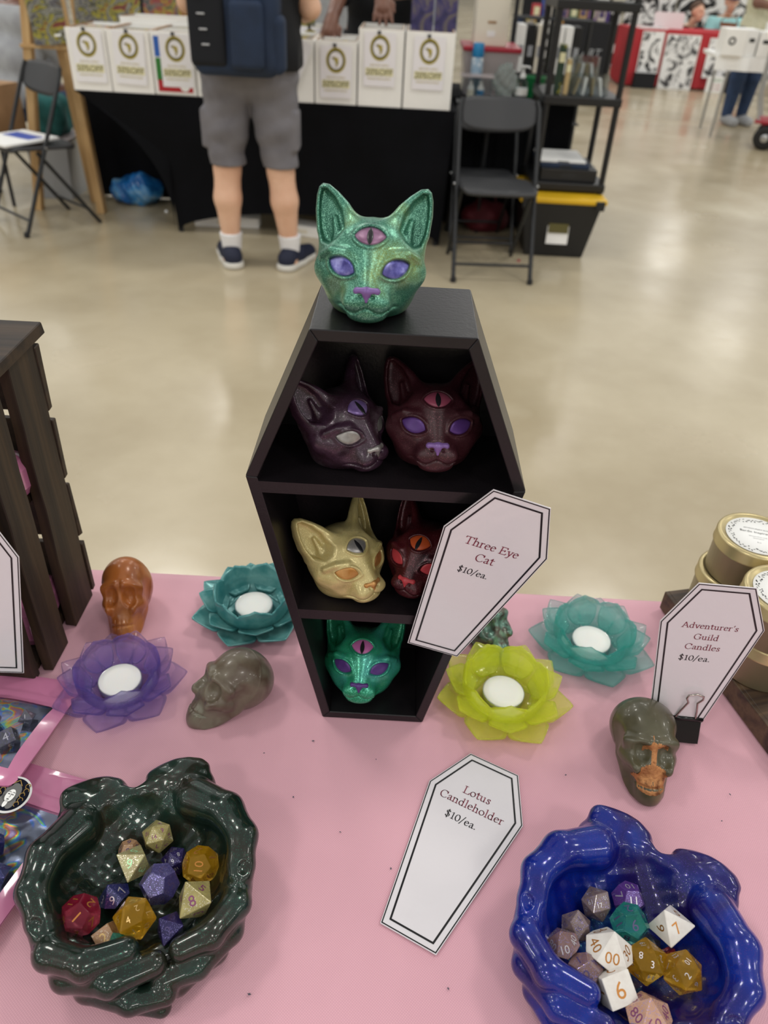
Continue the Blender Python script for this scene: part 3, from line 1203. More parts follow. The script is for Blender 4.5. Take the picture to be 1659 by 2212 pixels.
M['cat_cream'] = mat('pearl_cream_resin', '#b1a26c', 0.30, 0.15, col2=['#c2b37c', '#a99a62'], nscale=20, glitter=0.10, gcol='#dccf98', gscale=2600, sss=0.2)
M['cat_red'] = mat('blood_red_resin', '#360d14', 0.34, 0.1, col2=['#451318', '#2a1017'], nscale=26, glitter=0.07, gcol='#8a5560', gscale=2800)
M['lilac'] = mat('lilac_pearl_paint', '#4a4890', 0.3, 0.35, col2=['#6a69b4', '#9a9ad6'], nscale=150)
M['mauve'] = mat('mauve_paint', '#7d5674', 0.35, 0.2, col2='#96708e', nscale=140)
M['violet'] = mat('violet_paint', '#4b2f6e', 0.35, 0.2, col2='#5a3a80', nscale=90)
M['lavender'] = mat('lavender_paint', '#7b5d9a', 0.35, 0.2)
M['silver'] = mat('silver_paint', '#a8a5a2', 0.35, 0.6, col2='#8f8c8a', nscale=200)
M['amethyst'] = mat('amethyst_paint', '#675089', 0.3, 0.3, col2='#8a74a8', nscale=120)
M['copper'] = mat('copper_paint', '#b07a3c', 0.35, 0.5, col2='#c4935a', nscale=150)
M['orange_paint'] = mat('orange_paint', '#b04a22', 0.4)
M['coral_paint'] = mat('coral_paint', '#b03a42', 0.4)
M['pink_paint'] = mat('pink_paint', '#a85a92', 0.4, col2='#b86aa0', nscale=100)
M['rose_paint'] = mat('rose_paint', '#8d4258', 0.4)
M['pupil'] = mat('black_pupil_paint', '#1d1d20', 0.25)
M['sk_orange'] = mat('amber_resin', '#8a4a1f', 0.28, 0.05, col2=['#a8622c', '#8f5024', '#b97a3c'], nscale=14, sss=0.25, coat=0.2)
M['sk_grey'] = mat('smoky_grey_resin', '#5f5648', 0.34, 0.05, col2=['#6d6555', '#594b3f', '#737060'], nscale=18, sss=0.15, coat=0.2)
M['sk_olive'] = mat('olive_resin', '#4e4a37', 0.32, 0.05, col2=['#5a5642', '#494532', '#66583a'], nscale=16, sss=0.15, coat=0.3)
M['sk_irid'] = mat('iridescent_dark_resin', '#4a3c38', 0.3, 0.4, col2=['#6a8f80', '#5a5048', '#8aa892'], nscale=50)
M['sk_copper'] = mat('copper_leaf', '#96603a', 0.5, 0.5, col2=['#b98252', '#6f4426'], nscale=90, bump=0.6, bscale=500)


def clear_resin(name, col, density, body, milk=0.25, rough=0.03, thru=0.5, ior=1.42):
    """colourless surface over a tinted body: thick places turn deep, thin ones stay clear"""
    m = bpy.data.materials.new(name)
    m.use_nodes = True
    N, L = m.node_tree.nodes, m.node_tree.links
    p = N['Principled BSDF']
    p.inputs['Base Color'].default_value = (1, 1, 1, 1)
    setin(p, Roughness=rough, IOR=ior)
    p.inputs['Transmission Weight'].default_value = 1.0
    tr = N.new('ShaderNodeBsdfTransparent')
    ms = N.new('ShaderNodeMixShader')
    ms.inputs[0].default_value = thru
    L.new(p.outputs[0], ms.inputs[1])
    L.new(tr.outputs[0], ms.inputs[2])
    p2 = N.new('ShaderNodeBsdfPrincipled')
    p2.inputs['Base Color'].default_value = srgb(body)
    setin(p2, Roughness=0.08)
    tl = N.new('ShaderNodeBsdfTranslucent')
    tl.inputs[0].default_value = srgb(body)
    m2 = N.new('ShaderNodeMixShader')
    m2.inputs[0].default_value = 0.3
    L.new(p2.outputs[0], m2.inputs[1])
    L.new(tl.outputs[0], m2.inputs[2])
    m3 = N.new('ShaderNodeMixShader')
    m3.inputs[0].default_value = milk
    L.new(ms.outputs[0], m3.inputs[1])
    L.new(m2.outputs[0], m3.inputs[2])
    L.new(m3.outputs[0], N['Material Output'].inputs['Surface'])
    va = N.new('ShaderNodeVolumeAbsorption')
    va.inputs['Color'].default_value = srgb(col)
    va.inputs['Density'].default_value = density
    L.new(va.outputs[0], N['Material Output'].inputs['Volume'])
    return m


M['lotus_yellow'] = clear_resin('clear_yellow_resin', '#fcfc40', 60, '#f2ff4a', 0.27)
M['lotus_purple'] = clear_resin('clear_purple_resin', '#b0a0f4', 75, '#9d8cf0', 0.05)
M['lotus_aqua'] = clear_resin('clear_aqua_resin', '#6ee6de', 55, '#3fdccf', 0.15)
M['lotus_teal'] = mat('pearl_teal_lotus_resin', '#3d8a8c', 0.25, 0.15, col2=['#559c9c', '#78b4b2'], nscale=40, sss=0.1, trans=0.25)
M['bowl_green'] = mat('dark_green_glitter_resin', '#101a15', 0.25, 0.1, col2=['#15251e', '#24231b', '#1c3029'], nscale=14, glitter=0.05, gcol='#356656', gscale=2600, coat=0.6, spec=0.3, bump=0.15, bscale=60)
M['bowl_blue'] = mat('deep_blue_glitter_resin', '#04126e', 0.22, 0.05, col2=['#0a2684', '#171562', '#062e8a'], nscale=12, glitter=0.06, gcol='#4a3a98', gscale=2600, coat=0.5, spec=0.3, bump=0.15, bscale=60, irid=('#1c1250', 16))
for nm, c, c2 in (('d_gold', '#8f8452', '#a59a62'), ('d_rose', '#a5805e', '#b98f6e'), ('d_sage', '#92845a', '#a0a070'), ('d_violet', '#1c1442', '#281f54'), ('d_purple', '#34305e', '#443e74'),
                  ('d_indigo', '#1a1f4e', '#242a60'), ('d_brown', '#6b5a56', '#7b6a66'), ('d_mauve', '#6f5552', '#80625e'), ('d_plum', '#4a2a72', '#5a3684'), ('d_white', '#e0dcd6', '#d6d0ca'), ('d_slate', '#2c3440', '#3a424e'), ('d_grey', '#4b4b50', '#5a5a60'), ('d_copper', '#b58a72', '#c09880')):
    M[nm] = mat(nm[2:] + '_die_resin', c, 0.25, 0.1 if nm != 'd_white' else 0.0, col2=c2, nscale=3.0, glitter=0.0 if nm == 'd_white' else 0.08, gcol='#cfc8b8' if nm in ('d_gold', 'd_sage', 'd_rose') else '#8f86c8', gscale=40.0, coat=0.4)
for nm, c, c2 in (('d_yellow', '#ffe07a', '#e8b41c'), ('d_red', '#f08aa0', '#c02a50'), ('d_teal', '#a8f0e4', '#2fb8a2')):
    m_ = mat('clear_' + nm[2:] + '_die_resin', c, 0.03, trans=1.0, ior=1.42, mix_transp=0.3)
    N_, L_ = m_.node_tree.nodes, m_.node_tree.links
    out_ = N_['Material Output']
    prev_ = out_.inputs[0].links[0].from_socket
    b2_ = N_.new('ShaderNodeBsdfPrincipled')
    b2_.inputs['Base Color'].default_value = srgb(c2)
    setin(b2_, Roughness=0.08)
    mx_ = N_.new('ShaderNodeMixShader')
    mx_.inputs[0].default_value = 0.16
    L_.new(prev_, mx_.inputs[1])
    L_.new(b2_.outputs[0], mx_.inputs[2])
    L_.new(mx_.outputs[0], out_.inputs[0])
    M[nm] = m_
M['n_copper'] = mat('copper_numeral_ink', '#b57a3c', 0.35, 0.6)
M['n_silver'] = mat('silver_numeral_ink', '#c3bfc6', 0.3, 0.6)
M['n_pink'] = mat('magenta_numeral_ink', '#7a3a66', 0.4, 0.2)
M['n_gold'] = mat('gold_numeral_ink', '#d0b078', 0.3, 0.7)
M['n_mint'] = mat('mint_numeral_ink', '#a8d8a8', 0.35, 0.3)
M['n_dark'] = mat('dark_numeral_ink', '#4a3f6a', 0.4, 0.2)
M['pouch_pink'] = mat('pink_pouch_plastic', '#c2789b', 0.18, 0.0, coat=0.6, bump=0.3, bscale=40)
M['holo'] = holo_material()
M['film'] = mat('clear_pouch_film', '#eef0f4', 0.08, trans=1.0, ior=1.2, mix_transp=0.5)
M['sticker_navy'] = mat('navy_sticker', '#141a30', 0.6, spec=0.2)
M['sticker_gold'] = mat('gold_sticker_print', '#9a7d44', 0.3, 0.3)
# ------------------------------------------------------------------ hall floor
fl = MB()
fl.add([(-40, -32, 0), (40, -32, 0), (40, 60, 0), (-40, 60, 0)], [(0, 1, 2, 3)])
tag(fl.build('floor', M['floor']), 'polished beige concrete hall floor', None, None, 'structure')

M['hall_wall'] = mat('painted_block_wall', '#b9b6ae', 0.8, col2='#aeaba3', nscale=0.8)
for nm, c, d in (('wall_back', (0, 60.1, 4.5), (80, 0.2, 9)), ('wall_left', (-40.1, 14, 4.5), (0.2, 92, 9)), ('wall_right', (40.1, 14, 4.5), (0.2, 92, 9)), ('wall_front', (0, -32.1, 4.5), (80, 0.2, 9))):
    tag(MB().box(c, d).build(nm, M['hall_wall']), 'plain painted wall of the exhibition hall', None, None, 'structure')

# ------------------------------------------------------------------ display table and its pink cloth
TZ = 0.80
tb = empty('display_table', (0.1, 0.24, 0), (0, 0, 0), 'folding table hidden under the pink tablecloth', 'table')
MB().box((0, 0, TZ - 0.022), (1.9, 0.752, 0.034), 0.006).build('tabletop', M['white_card'], tb)
for sx in (-0.85, 0.85):
    for sy in (-0.3, 0.3):
        MB().tube([(sx, sy, 0), (sx, sy, TZ - 0.038)], 0.016, 10).build('leg', M['black_metal'], tb)


def cloth():
    x0, x1, y0, y1 = -0.857, 1.057, -0.142, 0.6225
    nx, ny = 150, 70
    v, f = [], []

    def top(x, y):
        w = 0.0007 * math.sin(9 * x + 5 * y) * math.sin(4 * y - 3 * x) + 0.0009 * math.exp(-((y - 0.30 - 0.55 * (x - 0.2)) / 0.006) ** 2) * (x > 0.2) * min(1, (x - 0.2) * 12)
        return TZ - 0.0012 + w
    for j in range(ny + 1):
        for i in range(nx + 1):
            x, y = x0 + (x1 - x0) * i / nx, y0 + (y1 - y0) * j / ny
            v.append((x, y, top(x, y)))
    for j in range(ny):
        for i in range(nx):
            a = j * (nx + 1) + i
            f.append((a, a + 1, a + nx + 2, a + nx + 1))
    # skirts
    edge = [j * (nx + 1) for j in range(ny, -1, -1)] + [i for i in range(1, nx + 1)] + [j * (nx + 1) + nx for j in range(1, ny + 1)] + [ny * (nx + 1) + i for i in range(nx - 1, 0, -1)]
    prev = edge
    n = len(edge)
    cx, cy = (x0 + x1) / 2, (y0 + y1) / 2
    acc = 0.0
    for k, (dz, out) in enumerate(((0.004, 0.003), (0.03, 0.006), (0.2, 0.012), (0.45, 0.02), (0.72, 0.026))):
        cur = []
        for q, e in enumerate(edge):
            x, y, z = v[e]
            nxn = -1 if x < x0 + 1e-4 else (1 if x > x1 - 1e-4 else 0)
            nyn = -1 if y < y0 + 1e-4 else (1 if y > y1 - 1e-4 else 0)
            wv = out + 0.5 * out * math.sin((x + y) * 37) * min(1, dz * 6)
            cur.append(len(v))
            v.append((x + nxn * wv, y + nyn * wv, TZ - dz))
        for q in range(n):
            f.append((prev[q], prev[(q + 1) % n], cur[(q + 1) % n], cur[q])[::-1])
        prev = cur
    return raw('tablecloth', v, f, True)


tag(mk('tablecloth', cloth(), M['pink_cloth']), 'pink woven cloth covering the display table', 'tablecloth')

# ------------------------------------------------------------------ coffin display shelf
CF = empty('coffin_shelf', (0, 0.4415, TZ), (0, 0, 0), 'black wooden coffin-shaped display shelf with three compartments', 'display shelf')
CO = [(-0.0446, 0), (0.0446, 0), (0.0977, 0.2535), (0.0518, 0.364), (-0.0518, 0.364), (-0.0977, 0.2535)]
CI = inset(CO, 0.0078)
DEP = 0.086
names = ['bottom_panel', 'lower_side_panel', 'upper_side_panel', 'top_panel', 'upper_side_panel', 'lower_side_panel']
for i in range(6):
    j = (i + 1) % 6
    q = [CO[i], CO[j], CI[j], CI[i]]
    b = MB()
    b.prism(q, -DEP, 0, Matrix.Rotation(R(90), 4, 'X'))
    me = b.mesh(names[i])
    bm = bmesh.new()
    bm.from_mesh(me)
    bmesh.ops.recalc_face_normals(bm, faces=list(bm.faces))
    bmesh.ops.bevel(bm, geom=list(bm.edges), offset=0.0006, segments=1, affect='EDGES')
    bm.to_mesh(me)
    bm.free()
    mk(names[i], me, M['black_wood'], CF)
b = MB()
b.prism(CI, -DEP, -DEP + 0.004, Matrix.Rotation(R(90), 4, 'X'))
b.build('back_panel', M['black_wood'], CF)


def half_w(z):
    lo, hi = (CI[0][1], CI[2][1])
    if z < CI[2][1]:
        t = (z - CI[1][1]) / (CI[2][1] - CI[1][1])
        return CI[1][0] + (CI[2][0] - CI[1][0]) * t
    t = (z - CI[2][1]) / (CI[3][1] - CI[2][1])
    return CI[2][0] + (CI[3][0] - CI[2][0]) * t


for z0, z1 in ((0.240, 0.2495), (0.1195, 0.1292)):
    q = [(-half_w(z0), z0), (half_w(z0), z0), (half_w(z1), z1), (-half_w(z1), z1)]
    b = MB()
    b.prism(q, -DEP + 0.004, -0.0006, Matrix.Rotation(R(90), 4, 'X'))
    b.build('shelf', M['black_wood'], CF)

# ------------------------------------------------------------------ the cats
S1, S2, S0 = TZ + 0.2496, TZ + 0.1293, TZ + 0.0079
cat('shimmering green cat head with lilac eyes on top of the coffin shelf', (-0.0170, 0.4810, TZ + 0.3645), (R(-1), 0, R(-1)), M['cat_green'], M['lilac'], M['mauve'], M['pupil'], M['lavender'], 0.975)
cat('dark plum cat head with silver eyes, turned sideways on the upper shelf', (-0.0330, 0.4820, S1), (0, 0, R(48)), M['cat_purple'], M['silver'], M['amethyst'], M['pupil'], M['silver'], 0.90)
cat('dark maroon cat head with violet eyes and pink third eye', (0.0325, 0.4800, S1 + 0.003), (R(-11), 0, R(3)), M['cat_maroon'], M['violet'], M['rose_paint'], M['pupil'], M['lavender'], 0.97)
cat('cream cat head with copper eyes on the middle shelf', (-0.0280, 0.4750, S2 + 0.001), (R(-3), 0, R(42)), M['cat_cream'], M['copper'], M['silver'], M['pupil'], M['copper'], 0.92)
cat('blood red cat head with orange third eye behind the price card', (0.0345, 0.4850, S2 + 0.001), (R(-4), 0, R(-26)), M['cat_red'], M['coral_paint'], M['orange_paint'], M['pupil'], M['coral_paint'], 0.90)
cat('teal green cat head with purple eyes in the lowest compartment', (-0.0120, 0.4715, S0 + 0.004), (R(-15), 0, R(-2)), M['cat_teal'], M['violet'], M['pink_paint'], M['pupil'], M['violet'], 0.96)

# ------------------------------------------------------------------ price cards
coffin_card('coffin-shaped card reading Three Eye Cat leaning on the coffin shelf', (0.0699, 0.4345, 0.9758), (R(91.5), R(17.4), R(0.2)),
            [('Three Eye', 0.034, 0.0425, 0), ('Cat', 0.0215, 0.0150, 0), ('$10/ea.', 0.0070, 0.0245, 1)], M)
coffin_card('coffin-shaped card reading Lotus Candleholder lying flat on the cloth', (0.0690, 0.3279, TZ + 0.0012), (0, 0, R(-26.3)),
            [('Lotus', 0.046, 0.024, 0), ('Candleholder', 0.034, 0.055, 0), ('$10/ea.', 0.0195, 0.027, 1)], M)
coffin_card("coffin-shaped card reading Adventurer's Guild Candles standing in a binder clip", (0.2657, 0.4462, 0.8925), (R(89.2), R(-0.5), R(-3.4)),
            [("Adventurer's", 0.038, 0.0445, 0), ('Guild', 0.0262, 0.020, 0), ('Candles', 0.0150, 0.0285, 0), ('$10/ea.', 0.0022, 0.026, 1)], M)
coffin_card('white coffin-shaped card cut off by the left picture edge before the crate', (-0.3262, 0.452, 0.9145), (R(84), 0, R(2)), [], M)

# binder clip that holds the standing card
CL = empty('binder_clip', (0.2735, 0.4470, TZ), (0, 0, R(-3.4)), 'small black binder clip under the standing candle card', 'binder clip', None, 1.3)
b = MB()
b.add([(-0.0115, -0.009, 0.0005), (0.0115, -0.009, 0.0005), (0.0115, 0.009, 0.0005), (-0.0115, 0.009, 0.0005),
       (-0.0115, -0.0012, 0.017), (0.0115, -0.0012, 0.017), (0.0115, 0.0012, 0.017), (-0.0115, 0.0012, 0.017)],
      [(0, 3, 2, 1), (0, 1, 5, 4), (2, 3, 7, 6)])
b.tube([(-0.0115, -0.0018, 0.0172), (0.0115, -0.0018, 0.0172)], 0.0012, 8)
b.tube([(-0.0115, 0.0018, 0.0172), (0.0115, 0.0018, 0.0172)], 0.0012, 8)
cl = b.build('jaw', M['black_gloss'], CL)
sol = cl.modifiers.new('thickness', 'SOLIDIFY')
sol.thickness = 0.0007
for sy in (-1, 1):
    pts = [(-0.007, 0.0022 * sy, 0.0165), (-0.0052, 0.0032 * sy, 0.026), (-0.0030, 0.004 * sy, 0.035), (-0.0052, 0.0045 * sy, 0.0395), (-0.0048, 0.0047 * sy, 0.0425),
           (0, 0.005 * sy, 0.0445), (0.0048, 0.0047 * sy, 0.0425), (0.0052, 0.0045 * sy, 0.0395), (0.0030, 0.004 * sy, 0.035), (0.0052, 0.0032 * sy, 0.026), (0.007, 0.0022 * sy, 0.0165)]
    MB().tube(pts, 0.0007, 8).build('wire_handle', M['steel'], CL)

# ------------------------------------------------------------------ lotus holders and tea lights
for nm, mt, (x, y), rz in (('clear purple lotus candle holder beside the pink pouches', 'lotus_purple', (-0.2290, 0.4600), 12),
                           ('clear yellow lotus candle holder right of the coffin shelf', 'lotus_yellow', (0.1180, 0.4710), 38),
                           ('clear aqua lotus candle holder near the back table edge', 'lotus_aqua', (0.2120, 0.5440), 20),
                           ('opaque pearly teal lotus candle holder left behind the coffin shelf', 'lotus_teal', (-0.1265, 0.5670), 0)):
    lotus(nm, (x, y, TZ), R(rz), M[mt], 0.95 if mt == 'lotus_purple' else 1.0)
    key = {'lotus_purple': 'purple', 'lotus_yellow': 'yellow', 'lotus_aqua': 'clear aqua', 'lotus_teal': 'pearly teal'}[mt]
    tealight('white tea light sitting in the %s lotus holder' % key, (x, y, TZ + 0.0064), M['wax'], M['alu'])


# ------------------------------------------------------------------ skulls
def skull(label, loc, rz, m, scale=1.0, tilt=0.0, tall=1.0):
    t = empty('resin_skull', loc, (R(tilt), 0, R(rz)), label, 'skull', 'resin skulls on the table')
    t.scale = (scale, scale, scale * tall)
    mk('skull', SKULL_ME, m, t)
    return t


skull('glossy amber orange skull facing forward beside the dark crate', (-0.2500, 0.5520, TZ), 8, M['sk_orange'], 0.88, 0, 1.42)
skull('smoky grey skull turned left next to the coffin shelf', (-0.1290, 0.4500, TZ), -50, M['sk_grey'], 0.93, 0, 1.14)
skull('iridescent dark skull half hidden behind the Three Eye Cat card', (0.1060, 0.5520, TZ), 30, M['sk_irid'], 0.92)
sk = skull('olive skull with copper-leaf face in front of the candle card', (0.2315, 0.4130, TZ), -4, M['sk_olive'], 1.0)


def leaf_patch():
    """copper leaf laid into the nose, mouth and brow hollows, following the skull"""
    nx, nz = 40, 60
    xs = np.linspace(-17, 17, nx)
    zs = np.linspace(2, 52, nz)
    X, Z = np.meshgrid(xs, zs, indexing='ij')
    Y = front_y(skull_sdf, X, Z, -45, 30)
    Y = Y.reshape(X.shape) - 0.35
    U = skull_up(np.stack([X.ravel(), Y.ravel(), Z.ravel()], 1).astype(np.float32))
    W = U[:, 2].reshape(X.shape)
    ang = np.abs(X)
    mouth = ((X / (13.5 + 1.5 * np.sin(W * 0.9))) ** 2 + ((W - 15.0) / 9.5) ** 2) < 1
    brow = (np.abs(W - 35.5 - 0.2 * X + 0.03 * X ** 2) < 3.2 - 0.12 * ang) & (np.abs(X - 2) < 11)
    spike = (np.abs(X + 1) < 2.6 * (45 - W) / 9) & (W > 34)
    bridge = (np.abs(X) < 2.6) & (W > 21) & (W < 37)
    keep = mouth | brow | spike | bridge
    v = np.stack([X, Y, Z], -1).reshape(-1, 3) * 0.001
    f = []
    for i in range(nx - 1):
        for j in range(nz - 1):
            if keep[i, j] and keep[i + 1, j] and keep[i, j + 1] and keep[i + 1, j + 1]:
                if max(Y[i:i + 2, j:j + 2].ravel()) - min(Y[i:i + 2, j:j + 2].ravel()) < 8:
                    f.append((i * nz + j, (i + 1) * nz + j, (i + 1) * nz + j + 1, i * nz + j + 1))
    used = sorted({k for q in f for k in q})
    mp_ = {k: n for n, k in enumerate(used)}
    return raw('copper_leaf', v[used], [[mp_[k] for k in q] for q in f], True)


o = mk('copper_leaf', leaf_patch(), M['sk_copper'], sk)
o['label'] = 'copper leaf over nose and mouth'

# ------------------------------------------------------------------ bowls and dice
hb = mk('cupped_hands_bowl', HANDS_ME, M['bowl_green'], None, (-0.1500, 0.2715, TZ), (0, 0, R(20)))
hb.scale = (0.945,) * 3
tag(hb, 'dark green glitter bowl shaped as two cupped hands', 'bowl', 'cupped hands bowls')
hb2 = mk('cupped_hands_bowl', HANDS_ME, M['bowl_blue'], None, (0.1775, 0.2470, TZ), (0, 0, R(-30)))
hb2.scale = (0.95,) * 3
tag(hb2, 'deep blue glitter bowl shaped as two cupped hands', 'bowl', 'cupped hands bowls')

G = 'dice in the dark green bowl'
DG = [
    ('gold green twenty-sided die at the back of the green bowl', 20, (-0.1498, 0.3029, 0.8300), 0.0118, 'd_gold', 'n_pink', '14', 0.3),
    ('small rose gold die at the back of the green bowl', 12, (-0.1688, 0.2950, 0.8225), 0.0086, 'd_rose', 'n_dark', '8', 0.2),
    ('sage glitter eight-sided die with mint numerals', 8, (-0.1598, 0.2805, 0.8330), 0.0145, 'd_sage', 'n_mint', '6', 3.14),
    ('dark violet twenty-sided die behind the purple one', 20, (-0.1345, 0.2895, 0.8230), 0.0103, 'd_violet', 'n_silver', '9', 0.5),
    ('clear yellow die showing ten at the right of the green bowl', 12, (-0.1135, 0.2810, 0.8345), 0.0134, 'd_yellow', 'n_copper', '10', 1.6),
    ('purple glitter twelve-sided die in the middle of the green bowl', 12, (-0.1379, 0.2660, 0.8350), 0.0138, 'd_purple', 'n_dark', '12', -0.3),
    ('indigo die showing nine beside the red die', 10, (-0.1690, 0.2620, 0.8240), 0.0110, 'd_indigo', 'n_silver', '9', 0.5),
    ('clear red die at the left of the green bowl', 12, (-0.1820, 0.2415, 0.8380), 0.0134, 'd_red', 'n_copper', '1', -0.6),
    ('clear yellow twenty-sided die showing four in the green bowl', 20, (-0.1465, 0.2405, 0.8400), 0.0142, 'd_yellow', 'n_gold', '4', 0.5),
    ('olive gold eight-sided die at the right of the green bowl', 8, (-0.1100, 0.2530, 0.8430), 0.0155, 'd_gold', 'n_pink', '8', 0.5),
    ('dark indigo eight-sided die at the front of the green bowl', 8, (-0.1230, 0.2370, 0.8360), 0.0118, 'd_violet', 'n_dark', '2', 0.9),
    ('clear teal die sunk at the front of the green bowl', 8, (-0.1520, 0.2230, 0.8370), 0.0120, 'd_teal', 'n_dark', '3', 0.2),
    ('copper brown cube die under the yellow one', 6, (-0.1640, 0.2330, 0.8290), 0.0105, 'd_rose', 'n_gold', '2', 0.7),
]
for i, (lb, s, p, sz, mb_, mn, tp, sp) in enumerate(DG):
    die(lb, s, p, sz, M[mb_], M[mn], tp, (0.1 * math.sin(i * 2.1), -0.55, 0.85), sp, G, i)
G = 'dice in the blue bowl'
DB = [
    ('grey brown twenty-sided die at the back of the blue bowl', 20, (0.1614, 0.2725, 0.8285), 0.0116, 'd_brown', 'n_silver', '17', 0.3),
    ('plum purple die showing eleven at the back of the blue bowl', 12, (0.1850, 0.2780, 0.8265), 0.0120, 'd_plum', 'n_silver', '11', 0.1),
    ('grey purple glitter die next to the small mauve one', 20, (0.1437, 0.2545, 0.8310), 0.0114, 'd_brown', 'n_dark', '15', 0.9),
    ('small mauve die showing ten at the left of the blue bowl', 10, (0.1310, 0.2400, 0.8390), 0.0112, 'd_mauve', 'n_silver', '10', 0.2),
    ('clear teal twelve-sided die in the middle of the blue bowl', 12, (0.1801, 0.2586, 0.8325), 0.0132, 'd_teal', 'n_dark', '6', 0.2),
    ('white eight-sided die with copper numerals', 8, (0.2069, 0.2570, 0.8350), 0.0160, 'd_white', 'n_copper', '7', 0.7),
    ('brown glitter die at the left front of the blue bowl', 12, (0.1430, 0.2240, 0.8370), 0.0120, 'd_mauve', 'n_dark', '2', 0.5),
    ('white ten-sided die showing double zero', 10, (0.1605, 0.2375, 0.8400), 0.0158, 'd_white', 'n_copper', '00', -0.2),
    ('white cube die showing six with copper numerals', 6, (0.1600, 0.2160, 0.8380), 0.0158, 'd_white', 'n_copper', '6', 0.4),
    ('clear yellow die showing three in the blue bowl', 20, (0.1852, 0.2345, 0.8330), 0.0142, 'd_yellow', 'n_silver', '3', -0.1),
    ('clear amber die showing two at the right of the blue bowl', 20, (0.2065, 0.2280, 0.8355), 0.0140, 'd_yellow', 'n_silver', '2', 0.8),
    ('rose copper ten-sided die showing sixty at the front of the blue bowl', 10, (0.1770, 0.2010, 0.8400), 0.0140, 'd_copper', 'n_pink', '60', 0.1),
    ('dark slate die tucked under the white eight-sided die', 20, (0.1945, 0.2500, 0.8200), 0.0085, 'd_slate', 'n_dark', '5', 0.0),
    ('small magenta die deep in the blue bowl', 6, (0.2055, 0.2430, 0.8215), 0.0080, 'd_red', 'n_silver', '1', 0.4),
]
for i, (lb, s, p, sz, mb_, mn, tp, sp) in enumerate(DB):
    die(lb, s, p, sz, M[mb_], M[mn], tp, (0.1 * math.sin(i * 1.7), -0.55, 0.85), sp, G, 40 + i)

b = MB()
rg = random.Random(11)
for (x, y) in ((-0.06, 0.36), (-0.02, 0.332), (0.02, 0.305), (0.165, 0.395), (0.30, 0.385), (0.285, 0.36), (-0.05, 0.415), (0.26, 0.33), (-0.07, 0.215), (0.06, 0.225), (0.22, 0.345), (0.005, 0.40), (-0.09, 0.40), (0.245, 0.385)):
    a = rg.uniform(0, 3)
    r = rg.uniform(0.0004, 0.0009)
    b.add([(x + r * 1.6 * math.cos(a), y + r * 1.6 * math.sin(a), TZ + 0.0006), (x - r * math.sin(a), y + r * math.cos(a), TZ + 0.0010), (x - r * 1.6 * math.cos(a), y - r * 1.6 * math.sin(a), TZ + 0.0006), (x + r * math.sin(a), y - r * math.cos(a), TZ + 0.0006)], [(0, 1, 2), (0, 2, 3), (0, 3, 1), (1, 3, 2)])
tag(b.build('cloth_crumbs', mat('grey_lint', '#5a5560', 0.9)), 'tiny grey lint crumbs scattered on the pink cloth', 'lint', None, 'stuff')

# ------------------------------------------------------------------ slatted crate on the left
CR = empty('wooden_crate', (-0.45, 0.52, TZ), (0, 0, 0), 'dark stained slatted wooden crate standing at the left edge', 'crate')


def plank(name, c, d, m, parent, seed=0, rough=0.0012):
    bm = bmesh.new()
    bmesh.ops.create_cube(bm, size=1.0)
    bmesh.ops.subdivide_edges(bm, edges=[e for e in bm.edges if abs((e.verts[0].co - e.verts[1].co)[d.index(max(d))]) > 0.5], cuts=9)
    rg = random.Random(seed)
    for q in bm.verts:
        q.co = Vector((q.co.x * d[0], q.co.y * d[1], q.co.z * d[2])) + Vector((rg.uniform(-1, 1), rg.uniform(-1, 1), rg.uniform(-1, 1))) * rough * 0.5
    bmesh.ops.bevel(bm, geom=list(bm.edges), offset=0.0008, segments=1, affect='EDGES')
    me = bpy.data.meshes.new(name)
    bm.to_mesh(me)
    bm.free()
    return mk(name, me, m, parent, c)


cz = 0.14
for k, (ya, yb) in enumerate(((0.477, 0.5135), (0.536, 0.583))):
    plank('side_board', (-0.3030 + 0.45, (ya + yb) / 2 - 0.52, cz), (0.010, yb - ya, 0.28), M['crate'], CR, k)
plank('corner_post', (-0.326 + 0.45, 0.467 - 0.52, cz), (0.036, 0.010, 0.278), M['crate'], CR, 5)
for k, (ya, yb) in enumerate(((0.477, 0.5135), (0.536, 0.583))):
    plank('side_board', (-0.597 + 0.45, (ya + yb) / 2 - 0.52, cz), (0.010, yb - ya, 0.28), M['crate'], CR, k + 20)
for k in range(4):
    plank('back_slat', (0.0 - 0.0, 0.587 - 0.52, 0.036 + 0.0695 * k), (0.306, 0.007, 0.061), M['crate_h'], CR, 10 + k, 0.0022)
plank('top_board', (0.0, 0.0 + 0.015, 0.2855), (0.312, 0.130, 0.010), M['crate_h'], CR, 30)
plank('bottom_board', (-0.004, 0.0 + 0.012, 0.006), (0.285, 0.110, 0.010), M['crate_h'], CR, 31)
plank('divider_board', (-0.004, 0.0 + 0.012, 0.150), (0.285, 0.100, 0.008), M['crate_h'], CR, 32)
for k, (x, z, lb) in enumerate(((-0.335, 0.0115, 'pink pouch poking out of the crate bottom'), (-0.335, 0.1545, 'pink pouch on the middle board inside the crate'))):
    p = empty('packed_pouch', (x, 0.522, TZ + z), (0, 0, R(8 - 20 * k)), lb, 'pouch', 'pouches inside the crate')
    MB().box((0, 0, 0.022), (0.052, 0.068, 0.042), 0.012).build('pouch_body', M['pouch_pink'], p)
    MB().box((0, -0.002, 0.051), (0.048, 0.004, 0.02), 0.001).build('seal_strip', M['pouch_pink'], p)

